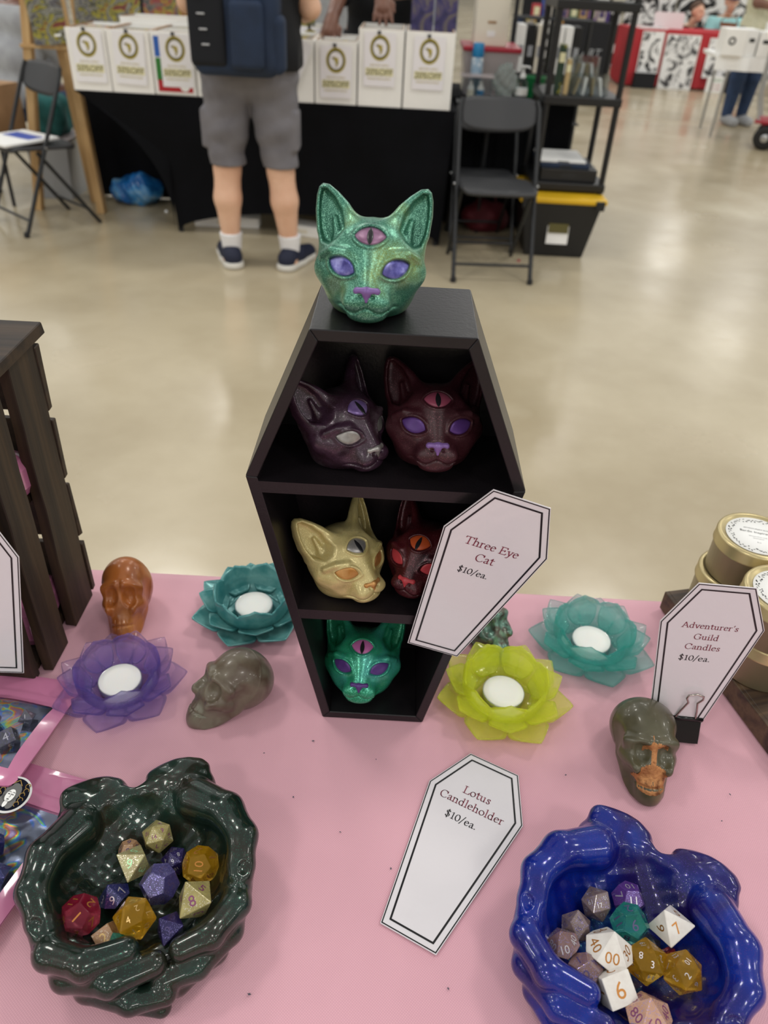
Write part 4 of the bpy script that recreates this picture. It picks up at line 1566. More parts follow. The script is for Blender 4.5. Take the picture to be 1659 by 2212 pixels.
# ------------------------------------------------------------------ candle tins on the wooden riser
TR = empty('wooden_riser', (0.30, 0.61, TZ), (0, 0, R(-75.5)), 'brown wooden riser under the candle tins at the right edge', 'riser')
for k in range(3):
    MB().box((0.105, 0.043 + 0.083 * k, 0.020), (0.210, 0.080, 0.009), 0.001).build('plank', M['tray'], TR)
MB().box((0.105, 0.004, 0.0125), (0.211, 0.009, 0.023), 0.001).build('side_rail', M['tray'], TR)
MB().box((0.105, 0.246, 0.0085), (0.211, 0.009, 0.0145), 0.001).build('side_rail', M['tray'], TR)

TIN = MB().lathe([(0.0350, 0.0), (0.0364, 0.0012), (0.0364, 0.0330), (0.0372, 0.0338), (0.0364, 0.0346), (0.0352, 0.0350)], 48).mesh('tin_body')
LID = MB().lathe([(0.0376, 0.0330), (0.0382, 0.0336), (0.0376, 0.0346), (0.0376, 0.0440), (0.0366, 0.0460), (0.0342, 0.0466), (0.0328, 0.0462), (0.0318, 0.0448), (0.0, 0.0448)], 48).mesh('lid')


def tin_label_ring():
    b = MB()
    rg = random.Random(3)
    for k in range(90):
        a = 2 * math.pi * k / 90 + rg.uniform(-.02, .02)
        r = rg.uniform(0.0225, 0.0275)
        l, w, t = rg.uniform(0.0018, 0.0034), rg.uniform(0.0004, 0.0009), a + rg.uniform(-1.2, 1.2) + 1.57
        c, s = math.cos(t), math.sin(t)
        cx, cy = r * math.cos(a), r * math.sin(a)
        b.add([(cx + l / 2 * c, cy + l / 2 * s, 0), (cx - w * s, cy + w * c, 0), (cx - l / 2 * c, cy - l / 2 * s, 0), (cx + w * s, cy - w * c, 0)], [(0, 1, 2, 3)])
    return b.mesh('leaf_wreath')


WREATH = tin_label_ring()


def tin(label, loc, rz, title=None):
    t = empty('candle_tin', loc, (0, 0, R(rz)), label, 'candle tin', 'gold candle tins')
    mk('tin_body', TIN, M['gold_tin'], t)
    mk('lid', LID, M['gold_lid'], t)
    if title:
        lb = MB().lathe([(0.0296, 0.0450), (0.0296, 0.04515), (0.0, 0.04515)], 48).build('label', M['paper'], t)
        mk('leaf_wreath', WREATH, M['ink'], lb, (0, 0, 0.0453))
        b = MB()
        for s, y, h in ((title, 0.0045, 0.0042), ('ADVENTURER\'S GUILD', 0.0105, 0.0018), ('hand poured soy candle', -0.0025, 0.0016), ('tea and honey', -0.0055, 0.0016), ('8 oz', -0.0115, 0.0014)):
            v, f = text_geo(s)
            b.add([(q[0] * h, y + q[1] * h, 0.0453) for q in v], f)
        b.build('lettering', M['ink'], lb)
    return t


tz = TZ + 0.0246
tin('gold candle tin with wreath label on top of the rear stack', (0.3600, 0.5920, tz + 0.0468), -14, 'Bardic Inspiration')
tin('gold candle tin under the labelled tin of the rear stack', (0.3560, 0.5940, tz), 20)
tin('gold candle tin on top of the front stack, cut by the right edge', (0.3575, 0.5110, tz + 0.0468), -14, 'Bardic Inspiration')
tin('gold candle tin at the bottom of the front stack', (0.3600, 0.5125, tz), 20)


# ------------------------------------------------------------------ holographic dice pouches
def pouch(label, loc, rot, w, h):
    t = empty('dice_pouch', loc, rot, label, 'pouch', 'pink holographic dice pouches')

    def outline(dx=0.0):
        pts = []
        r = 0.007
        for (cx, cy, a0) in ((w / 2 - r, h / 2 - r, 0), (-w / 2 + r, h / 2 - r, 90), (-w / 2 + r, -h / 2 + r, 180), (w / 2 - r, -h / 2 + r, 270)):
            for k in range(5):
                a = R(a0 + 22.5 * k)
                pts.append((cx + r * math.cos(a), cy + r * math.sin(a)))
        return [(p[0], p[1]) for p in pts]

    def bulge(x, y):
        u, q = abs(x) / (w / 2), (y / (h / 2))
        return 0.014 * max(0, 1 - u ** 2) * math.exp(-((q + 0.22) / 0.6) ** 4)
    nx, ny = 26, 34
    # back sheet
    MB().prism(outline(), 0.0, 0.0006).build('back_sheet', M['pouch_pink'], t)
    # front: pink frame around a film window
    fv, ff, wf = [], [], []
    for j in range(ny + 1):
        for i in range(nx + 1):
            x, y = -w / 2 + w * i / nx, -h / 2 + h * j / ny
            cx = max(abs(x) - (w / 2 - 0.007), 0)
            cy = max(abs(y) - (h / 2 - 0.007), 0)
            if math.hypot(cx, cy) > 0.007:
                s_ = 0.007 / math.hypot(cx, cy)
                x = math.copysign(w / 2 - 0.007 + cx * s_, x)
                y = math.copysign(h / 2 - 0.007 + cy * s_, y)
            z = 0.0010 + bulge(x, y) + 0.0006 * math.sin(90 * x + 60 * y)
            if abs(y - (h / 2 - 0.024)) < 0.0022:
                z += 0.0012
            fv.append((x, y, z))
    for j in range(ny):
        for i in range(nx):
            a = j * (nx + 1) + i
            q = (a, a + 1, a + nx + 2, a + nx + 1)
            xm = (fv[a][0] + fv[a + 1][0]) / 2
            ym = (fv[a][1] + fv[a + nx + 1][1]) / 2
            inside = abs(xm) < w / 2 - 0.011 and -h / 2 + 0.014 < ym < h / 2 - 0.034
            (wf if inside else ff).append(q)
    for nm, fs, mt in (('front_frame', ff, M['pouch_pink']), ('window_film', wf, M['film'])):
        us = sorted({k for q in fs for k in q})
        ix = {k: n for n, k in enumerate(us)}
        mk(nm, raw(nm, [fv[k] for k in us], [[ix[k] for k in q] for q in fs], True), mt, t)
    lin = MB()
    lin.box((0, -0.010, 0.0012), (w - 0.022, h - 0.050, 0.0006))
    lin.build('holographic_lining', M['holo'], t)
    return t


P1 = pouch('pink pouch with grey dice nearest the dark crate', (-0.3170, 0.4060, TZ + 0.012), (R(-7), 0, R(-6)), 0.100, 0.120)
P2 = pouch('pink pouch with blue dice and a round sticker', (-0.2800, 0.3040, TZ + 0.006), (R(-3), 0, R(-14)), 0.100, 0.140)
ST = MB().lathe([(0.0150, 0.0), (0.0150, 0.0004), (0.0, 0.0004)], 40).build('sticker', M['paper'], P2, (-0.0010, 0.0330, 0.0140), (R(8), 0, 0))
MB().lathe([(0.0134, 0.0), (0.0, 0.0)], 40).build('navy_disc', M['sticker_navy'], ST, (0, 0, 0.0006))
b = MB()
for k in range(5):
    for sx in (-1, 1):
        c = (sx * (0.0085 + 0.001 * (k % 2)), -0.006 + 0.0038 * k)
        ringp = [(c[0] + 0.0019 * math.cos(a * 0.5236), c[1] + 0.0019 * math.sin(a * 0.5236), 0.0009) for a in range(10)]
        b.tube(ringp, 0.00035, 5)
b.tube([(-0.004, 0.008, 0.0009), (0, 0.012, 0.0009), (0.004, 0.008, 0.0009)], 0.0005, 5)
b.build('gold_curls', M['sticker_gold'], ST)
def oval(b, cx, cy, rx, ry, z, n=20, a0=0.0, a1=6.2832):
    b.add([(cx + rx * math.cos(a0 + (a1 - a0) * k / n), cy + ry * math.sin(a0 + (a1 - a0) * k / n), z) for k in range(n)], [tuple(range(n))])


b = MB()
oval(b, 0, 0.0012, 0.0066, 0.0082, 0.0008)
oval(b, -0.0035, -0.0060, 0.0034, 0.0052, 0.0008)
oval(b, 0.0035, -0.0060, 0.0034, 0.0052, 0.0008)
b.build('printed_hair', M['ink'], ST)
b = MB()
oval(b, 0, -0.0012, 0.0036, 0.0052, 0.0010)
oval(b, 0, -0.0078, 0.0016, 0.0030, 0.0010)
b.build('printed_face', M['paper'], ST)
b = MB()
for sx in (-1, 1):
    oval(b, sx * 0.0016, -0.0002, 0.0011, 0.0004, 0.0012, 10)
    b.tube([(sx * 0.0006, 0.0013, 0.0012), (sx * 0.0018, 0.0018, 0.0012), (sx * 0.0028, 0.0012, 0.0012)], 0.00018, 5)
b.tube([(0.0002, 0.0004, 0.0012), (0.0006, -0.0024, 0.0012), (-0.0002, -0.0026, 0.0012)], 0.00014, 5)
oval(b, 0, -0.0042, 0.0011, 0.0005, 0.0012, 12)
b.build('face_features', M['ink'], ST)

for i, (lb, s, p, sz, mb_, mn, tp, sp) in enumerate((
        ('grey die showing four inside the upper pink pouch', 6, (-0.2960, 0.3860, 0.8195), 0.0112, 'd_grey', 'n_silver', '4', 0.6),
        ('grey die showing one inside the upper pink pouch', 8, (-0.2900, 0.4080, 0.8190), 0.0085, 'd_grey', 'n_silver', '1', 0.3),
        ('grey round die at the left picture edge in the pouch', 12, (-0.3180, 0.3980, 0.8230), 0.0115, 'd_grey', 'n_silver', '9', 0.2))):
    die(lb, s, p, sz, M[mb_], M[mn], tp, (0, -0.4, 0.9), sp, 'grey dice in the pouch', 80 + i)
for i, (lb, s, p, sz, mb_, mn, tp, sp) in enumerate((
        ('indigo twelve-sided die under the pouch sticker', 12, (-0.2720, 0.2960, 0.8150), 0.0115, 'd_indigo', 'n_dark', '12', 0.6),
        ('indigo eight-sided die in the middle of the lower pouch', 8, (-0.2580, 0.2760, 0.8150), 0.0115, 'd_indigo', 'n_dark', '6', 0.3),
        ('indigo cube die lowest in the lower pouch', 6, (-0.2640, 0.2510, 0.8130), 0.0105, 'd_indigo', 'n_dark', '5', 0.2))):
    die(lb, s, p, sz, M[mb_], M[mn], tp, (0, -0.3, 0.9), sp, 'blue dice in the pouch', 90 + i)
# ------------------------------------------------------------------ people (sculpted in metres)
def hand_parts(w, e, side, curl=0.0, spread=1.0, palm_n=(0, 0, -1)):
    """chains for a hand at wrist w pointing along e; palm_n is where the palm faces"""
    w, e, n = Vector(w), Vector(e).normalized(), Vector(palm_n).normalized()
    s = e.cross(n).normalized() * side
    out = [([tuple(w), tuple(w + e * 0.045), tuple(w + e * 0.085)], [0.027, 0.036, 0.038], 0.7)]
    for k, (off, ln) in enumerate(((-0.030, 0.070), (-0.010, 0.080), (0.010, 0.076), (0.029, 0.060))):
        b = w + e * 0.085 + s * off
        d1 = (e + s * off * 4 * spread + n * curl * 0.5).normalized()
        d2 = (e + s * off * 4 * spread + n * curl * 1.3).normalized()
        m = b + d1 * ln * 0.55
        out.append(([tuple(b - e * 0.02), tuple(b), tuple(m), tuple(m + d2 * ln * 0.5)], [0.011, 0.011, 0.0095, 0.008], 1))
    t = w + e * 0.03 - s * 0.028
    out.append(([tuple(t), tuple(t - s * 0.022 + e * 0.028), tuple(t - s * 0.03 + e * 0.058 + n * 0.01)], [0.015, 0.012, 0.0095], 1))
    return out


def chain_sdf(chains, k=0.03, grow=0.0, clip=None):
    ch = [(p, [r + grow for r in rs], f) for p, rs, f in chains]

    def f(P):
        d = None
        for pts, rs, fl in ch:
            e = s_chain(P, pts, rs, 0.02)
            if fl < 1 and fl > 0:
                c = np.mean(np.array(pts), 0)
            d = e if d is None else smin(d, e, k if fl != 1 else 0.006)
        if clip:
            d = clip(P, d)
        return d
    return f


def bounds(chains, pad=0.05):
    a = np.array([p for c, rs, f in chains for p in c])
    r = max(max(rs) for c, rs, f in chains)
    return a.min(0) - r - pad, a.max(0) + r + pad


def head_chains(c, yaw, s=1.0):
    """skull, jaw, nose and ears around c, looking along -y turned by yaw"""
    ca, sa = math.cos(yaw), math.sin(yaw)

    def T(x, y, z):
        return (c[0] + s * (x * ca - y * sa), c[1] + s * (x * sa + y * ca), c[2] + s * z)
    return [([T(0, 0.015, 0.035), T(0, 0.03, 0.03)], [0.086 * s, 0.088 * s], 0),
            ([T(0, -0.03, -0.04), T(0, -0.035, -0.075)], [0.062 * s, 0.047 * s], 0),
            ([T(0, -0.085, 0.015), T(0, -0.108, -0.025)], [0.012 * s, 0.016 * s], 0),
            ([T(0.03, -0.072, 0.028), T(-0.03, -0.072, 0.028)], [0.016 * s, 0.016 * s], 0),
            ([T(0.018, -0.082, -0.062), T(-0.018, -0.082, -0.062)], [0.010 * s, 0.010 * s], 0),
            ([T(0.083, 0.01, 0.02), T(0.083, 0.012, -0.018)], [0.016 * s, 0.012 * s], 0),
            ([T(-0.083, 0.01, 0.02), T(-0.083, 0.012, -0.018)], [0.016 * s, 0.012 * s], 0)], T


def face_parts(root, T, s=1.0, m_eye=None):
    for sx in (-1, 1):
        b = MB()
        p = T(sx * 0.032, -0.076, 0.008)
        b.lathe([(0.0, -0.009 * s), (0.007 * s, -0.006 * s), (0.009 * s, 0), (0.007 * s, 0.006 * s), (0.0, 0.009 * s)], 12, p)
        b.build('eye', m_eye, root)
    b = MB()
    b.tube([T(-0.024, -0.088, -0.058), T(0, -0.094, -0.060), T(0.024, -0.088, -0.058)], 0.004 * s, 8)
    b.build('mouth', M['lip'], root)


M['chair_plastic'] = mat('charcoal_chair_plastic', '#37383b', 0.45)
M['lip'] = mat('lip_tone', '#8a5148', 0.5)
M['eye_dark'] = mat('eye_dark', '#1d1714', 0.2)
M['shorts_grey'] = mat('grey_shorts_fabric', '#77757a', 0.9, col2='#6b696e', nscale=9, bump=0.4, bscale=25)
M['shirt_black'] = mat('black_shirt_fabric', '#17181b', 0.9)
M['sock'] = mat('white_sock_knit', '#e9e9ec', 0.9)
M['shoe'] = mat('navy_shoe_mesh', '#1c2238', 0.7)
M['sole'] = mat('pale_shoe_sole', '#d8d6cf', 0.6)
M['pack_navy'] = mat('navy_backpack_fabric', '#1e2f4a', 0.75, col2='#1a2940', nscale=10)
M['pack_black'] = mat('black_backpack_mesh', '#12151c', 0.85)
M['webbing'] = mat('grey_reflective_webbing', '#b9bcc0', 0.4)


def person_browsing():
    """standing shopper seen from behind"""
    y = 4.0
    hipL, hipR = (-0.835, y, 0.86), (-0.625, y, 0.86)
    kL, kR = (-0.860, y - 0.01, 0.475), (-0.598, y - 0.01, 0.475)
    aL, aR = (-0.868, y + 0.01, 0.085), (-0.567, y + 0.02, 0.085)
    shL, shR = (-0.925, y, 1.40), (-0.535, y, 1.40)
    elL, elR = (-1.00, y + 0.06, 1.15), (-0.455, y + 0.06, 1.15)
    wrL, wrR = (-0.955, y + 0.30, 1.12), (-0.50, y + 0.30, 1.12)
    legs = [([hipL, (-0.850, y - 0.005, 0.66), kL, (-0.866, y - 0.02, 0.34), aL], [0.105, 0.086, 0.064, 0.066, 0.038], 0),
            ([hipR, (-0.612, y - 0.005, 0.66), kR, (-0.582, y - 0.02, 0.34), aR], [0.105, 0.086, 0.064, 0.066, 0.038], 0),
            ([aL, (-0.872, y - 0.03, 0.05)], [0.036, 0.034], 0), ([(-0.872, y - 0.02, 0.045), (-0.90, y + 0.15, 0.035)], [0.034, 0.028], 0),
            ([aR, (-0.562, y - 0.02, 0.05)], [0.036, 0.034], 0), ([(-0.562, y - 0.01, 0.045), (-0.53, y + 0.16, 0.035)], [0.034, 0.028], 0)]
    torso = [([(-0.80, y, 0.93), (-0.66, y, 0.93)], [0.135, 0.135], 0), ([(-0.79, y, 1.12), (-0.67, y, 1.12)], [0.135, 0.135], 0),
             ([(-0.83, y, 1.33), (-0.63, y, 1.33)], [0.115, 0.115], 0), ([(-0.73, y, 1.40), (-0.73, y - 0.005, 1.52)], [0.065, 0.055], 0)]
    arms = [([shL, elL, wrL], [0.062, 0.046, 0.030], 0), ([shR, elR, wrR], [0.062, 0.046, 0.030], 0)]
    hands = hand_parts(wrL, (0.25, 1, -0.15), 1, 0.5) + hand_parts(wrR, (-0.25, 1, -0.15), -1, 0.5)
    hd, T = head_chains((-0.73, y + 0.01, 1.625), math.pi)
    ch = legs + torso + arms + hands + hd
    lo, hi = bounds(ch)
    root = mk('person', sculpt('person', chain_sdf(ch), lo, hi, 0.0065, 1, 1.0), M['skin'])
    tag(root, 'person seen from behind in grey shorts, black shirt and navy shoes', 'person')
    face_parts(root, T, 1.0, M['eye_dark'])

    def shorts(P):
        d = chain_sdf([([(-0.84, y, 0.88), (-0.862, y - 0.008, 0.69), (-0.854, y - 0.012, 0.49)], [0.100, 0.088, 0.082], 0),
                       ([(-0.62, y, 0.88), (-0.602, y - 0.008, 0.69), (-0.598, y - 0.012, 0.49)], [0.100, 0.088, 0.080], 0),
                       ([(-0.80, y, 0.93), (-0.66, y, 0.93)], [0.146, 0.146], 0)], 0.04)(P)
        x, yy, z = P[:, 0], P[:, 1], P[:, 2]
        d = np.minimum(d, chain_sdf(legs[:2] + torso[:1], 0.03, 0.010)(P))
        d = d + 0.004 * np.sin(38 * z + 9 * x) * np.sin(14 * x + 6 * yy + 3 * z) - 0.004 + 0.002 * np.sin(70 * z - 25 * x)
        pk = s_box(P, (-0.944, y, 0.66), (0.018, 0.065, 0.085), 0.012)
        pk2 = s_box(P, (-0.522, y, 0.66), (0.018, 0.065, 0.085), 0.012)
        d = smin(smin(d, pk, 0.02), pk2, 0.02)
        return np.maximum(d, np.maximum(0.500 - z, z - 1.0))
    mk('shorts', sculpt('shorts', shorts, (-1.05, y - 0.25, 0.46), (-0.42, y + 0.25, 1.05), 0.007, 1, 1.0), M['shorts_grey'], root)

    def shirt(P):
        d = chain_sdf(torso[:3] + [([shL, elL], [0.066, 0.062], 0), ([shR, elR], [0.066, 0.062], 0), ([(-0.60, y, 0.98), (-0.56, y, 0.95)], [0.12, 0.10], 0), ([(-0.86, y, 0.98), (-0.90, y, 0.95)], [0.12, 0.10], 0)], 0.05, 0.016)(P)
        z = P[:, 2]
        x = P[:, 0]
        sl = np.where((np.abs(x + 0.73) > 0.24), 1.22 - z, 0.915 - z)
        return np.maximum(d, np.maximum(sl, z - 1.46))
    mk('shirt', sculpt('shirt', shirt, (-1.12, y - 0.26, 0.86), (-0.34, y + 0.28, 1.52), 0.008, 1, 1.0), M['shirt_black'], root)

    def hair(P):
        d = s_ell(P, (-0.73, y - 0.015, 1.665), (0.101, 0.112, 0.105))
        return np.maximum(d, (P[:, 1] - y - 0.03) * 0.8 - (P[:, 2] - 1.62) * 0.8)
    mk('hair', sculpt('hair', hair, (-0.86, y - 0.16, 1.52), (-0.6, y + 0.16, 1.80), 0.01, 1, 1.0), M['hair'], root)
    for a, tx in ((aL, -0.945), (aR, -0.490)):
        dx = (tx - a[0])

        def sock(P, a=a):
            d = s_cap(P, a, (a[0], a[1] - 0.006, 0.165), 0.048, 0.058)
            return np.maximum(d, np.maximum(0.07 - P[:, 2], P[:, 2] - 0.168))
        mk('sock', sculpt('sock', sock, (a[0] - .07, a[1] - .07, .04), (a[0] + .07, a[1] + .07, .19), 0.006, 1, 1.0), M['sock'], root)

        def shoe(P, a=a, dx=dx):
            d = s_chain(P, [(a[0] - dx * 0.15, a[1] - 0.045, 0.052), (a[0] + dx * 0.35, a[1] + 0.05, 0.05), (a[0] + dx * 1.0, a[1] + 0.16, 0.036)], [0.048, 0.048, 0.040], 0.02)
            d = smin(d, s_cap(P, (a[0], a[1] - 0.03, 0.06), (a[0], a[1] - 0.01, 0.10), 0.042, 0.040), 0.02)
            d = smax(d, -s_cap(P, (a[0], a[1], 0.09), (a[0], a[1], 0.16), 0.034, 0.04), 0.006)
            return np.maximum(d, np.maximum(0.028 - P[:, 2], P[:, 2] - 0.112))
        sh = mk('shoe', sculpt('shoe', shoe, (a[0] - .12, a[1] - .13, 0), (a[0] + .12, a[1] + .24, .14), 0.006, 1, 1.0), M['shoe'], root)

        def sole(P, a=a, dx=dx):
            q = P * np.array([1, 1, 0], np.float32)
            d = s_chain(q, [(a[0] - dx * 0.15, a[1] - 0.047, 0), (a[0] + dx * 0.35, a[1] + 0.05, 0), (a[0] + dx * 1.0, a[1] + 0.16, 0)], [0.053, 0.052, 0.044], 0.02)
            return smax(d, np.maximum(0.002 - P[:, 2], P[:, 2] - 0.032), 0.008)
        mk('sole', sculpt('sole', sole, (a[0] - .12, a[1] - .13, -.01), (a[0] + .12, a[1] + .24, .05), 0.006, 1, 1.0), M['sole'], sh)


person_browsing()

# backpack worn by the shopper
BP = empty('backpack', (-0.738, 3.79, 0.905), (0, 0, 0), 'navy and black backpack on the back of the shopper', 'backpack')


def pack_sdf(P):
    d = s_box(P, (0, 0, 0.24), (0.188, 0.085, 0.245), 0.055)
    return d + 0.003 * np.sin(30 * P[:, 2]) * np.sin(25 * P[:, 0])


mk('main_bag', sculpt('main_bag', pack_sdf, (-.25, -.15, -.05), (.25, .15, .55), 0.009, 1, 1.0), M['pack_navy'], BP)
mk('side_panel', sculpt('side_panel', lambda P: s_box(P, (-0.105, -0.075, 0.28), (0.078, 0.025, 0.245), 0.02), (-.22, -.12, 0), (.02, 0, .55), 0.008, 1, 1.0), M['pack_black'], BP)
mk('front_pocket', sculpt('front_pocket', lambda P: s_box(P, (0.062, -0.095, 0.155), (0.070, 0.035, 0.125), 0.025), (-.05, -.16, 0), (.18, 0, .32), 0.008, 1, 1.0), M['pack_navy'], BP)
mk('upper_pocket', sculpt('upper_pocket', lambda P: s_box(P, (0.060, -0.090, 0.385), (0.068, 0.028, 0.085), 0.022), (-.05, -.16, .26), (.18, 0, .52), 0.008, 1, 1.0), M['pack_navy'], BP)
mk('bottle_pocket', sculpt('bottle_pocket', lambda P: s_box(P, (0.165, -0.01, 0.12), (0.045, 0.06, 0.11), 0.03), (.08, -.12, -.02), (.26, .1, .28), 0.008, 1, 1.0), M['pack_navy'], BP)
for k in range(6):
    MB().box((-0.142 + 0.006 * (5 - k), -0.101, 0.115 + 0.054 * k), (0.032, 0.004, 0.006), 0.001).build('webbing_loop', M['webbing'], BP)
for sx in (-1, 1):
    MB().tube([(sx * 0.10, 0.09, 0.03), (sx * 0.14, 0.25, 0.10), (sx * 0.15, 0.345, 0.30), (sx * 0.13, 0.32, 0.52), (sx * 0.10, 0.16, 0.60), (sx * 0.08, 0.08, 0.47)], 0.016, 8).build('shoulder_strap', M['pack_black'], BP)
WB = empty('water_bottle', (-0.573, 3.78, 1.125), (0, 0, 0), 'clear water bottle with green cap in the backpack side pocket', 'bottle')
MB().lathe([(0.030, -0.06), (0.031, 0.0), (0.031, 0.07), (0.026, 0.095), (0.014, 0.115), (0.013, 0.125)], 20).build('bottle_body', M['clear'], WB)
MB().lathe([(0.0155, 0.124), (0.0155, 0.142), (0.013, 0.146), (0.0, 0.146)], 20).build('cap', mat('green_cap', '#2e8a55', 0.4), WB)


def person_vendor():
    y = 5.44
    shL, shR = (-0.36, y, 1.36), (0.02, y, 1.36)
    elL, elR = (-0.405, y - 0.26, 1.18), (0.02, y - 0.26, 1.22)
    wrL, wrR = (-0.430, y - 0.54, 1.06), (-0.160, y - 0.60, 1.185)
    torso = [([(-0.25, y + 0.06, 0.95), (-0.09, y + 0.06, 0.95)], [0.15, 0.15], 0), ([(-0.25, y + 0.02, 1.15), (-0.09, y + 0.02, 1.15)], [0.14, 0.14], 0), ([(-0.27, y, 1.30), (-0.07, y, 1.30)], [0.12, 0.12], 0),
             ([(-0.17, y - 0.01, 1.38), (-0.17, y - 0.04, 1.48)], [0.07, 0.058], 0)]
    legs = [([(-0.26, y + 0.06, 0.88), (-0.27, y + 0.06, 0.48), (-0.27, y + 0.08, 0.08)], [0.11, 0.075, 0.05], 0), ([(-0.08, y + 0.06, 0.88), (-0.07, y + 0.06, 0.48), (-0.07, y + 0.08, 0.08)], [0.11, 0.075, 0.05], 0),
            ([(-0.27, y + 0.06, 0.05), (-0.28, y - 0.10, 0.04)], [0.045, 0.036], 0), ([(-0.07, y + 0.06, 0.05), (-0.06, y - 0.10, 0.04)], [0.045, 0.036], 0)]
    arms = [([shL, elL, wrL], [0.065, 0.047, 0.034], 0), ([shR, elR, wrR], [0.065, 0.049, 0.034], 0)]
    hands = hand_parts(wrL, (-0.1, -0.6, -0.5), -1, 0.3, 1.0, (0, 0.5, -0.8)) + hand_parts(wrR, (0.06, -0.62, -0.62), -1, 0.15, 2.4, (0, 0.5, -0.8))
    hd, T = head_chains((-0.17, y - 0.07, 1.58), 0.0)
    ch = legs + torso + arms + hands + hd
    lo, hi = bounds(ch)
    root = mk('person', sculpt('person', chain_sdf(ch), lo, hi, 0.0045, 1, 1.0), M['dark_skin'])
    tag(root, 'vendor in a black shirt with one hand spread on the tall white box', 'person')
    face_parts(root, T, 1.0, M['eye_dark'])

    def shirt(P):
        d = chain_sdf(torso[:3] + [([shL, elL], [0.068, 0.062], 0), ([shR, elR], [0.068, 0.062], 0)], 0.05, 0.016)(P)
        z, x = P[:, 2], P[:, 0]
        lim = np.where(np.abs(x + 0.17) > 0.215, 1.235 - z, 0.86 - z)
        return np.maximum(d, np.maximum(lim, z - 1.42))
    mk('shirt', sculpt('shirt', shirt, (-0.56, y - 0.4, 0.80), (0.22, y + 0.3, 1.5), 0.008, 1, 1.0), M['shirt_black'], root)
    mk('trousers', sculpt('trousers', lambda P: np.maximum(chain_sdf(legs[:2] + [torso[0]], 0.04, 0.014)(P), np.maximum(0.07 - P[:, 2], P[:, 2] - 0.98)), (-0.48, y - 0.2, 0.04), (0.14, y + 0.32, 1.05), 0.012, 1, 1.0), M['shirt_black'], root)
    mk('hair', sculpt('hair', lambda P: np.maximum(s_ell(P, (-0.17, y - 0.045, 1.62), (0.103, 0.113, 0.10)), -(P[:, 1] - y + 0.08) - (P[:, 2] - 1.62)), (-0.3, y - 0.2, 1.48), (-0.04, y + 0.1, 1.76), 0.01, 1, 1.0), M['hair'], root)
    wr = mk('wristband', MB().tube([(wrR[0] + 0.037 * math.cos(a), wrR[1] + 0.03 + 0.030 * math.sin(a), wrR[2] + 0.015 + 0.03 * math.sin(a)) for a in [k * 0.5236 for k in range(13)]], 0.005, 6).mesh('wristband'), M['webbing'], root)


person_vendor()


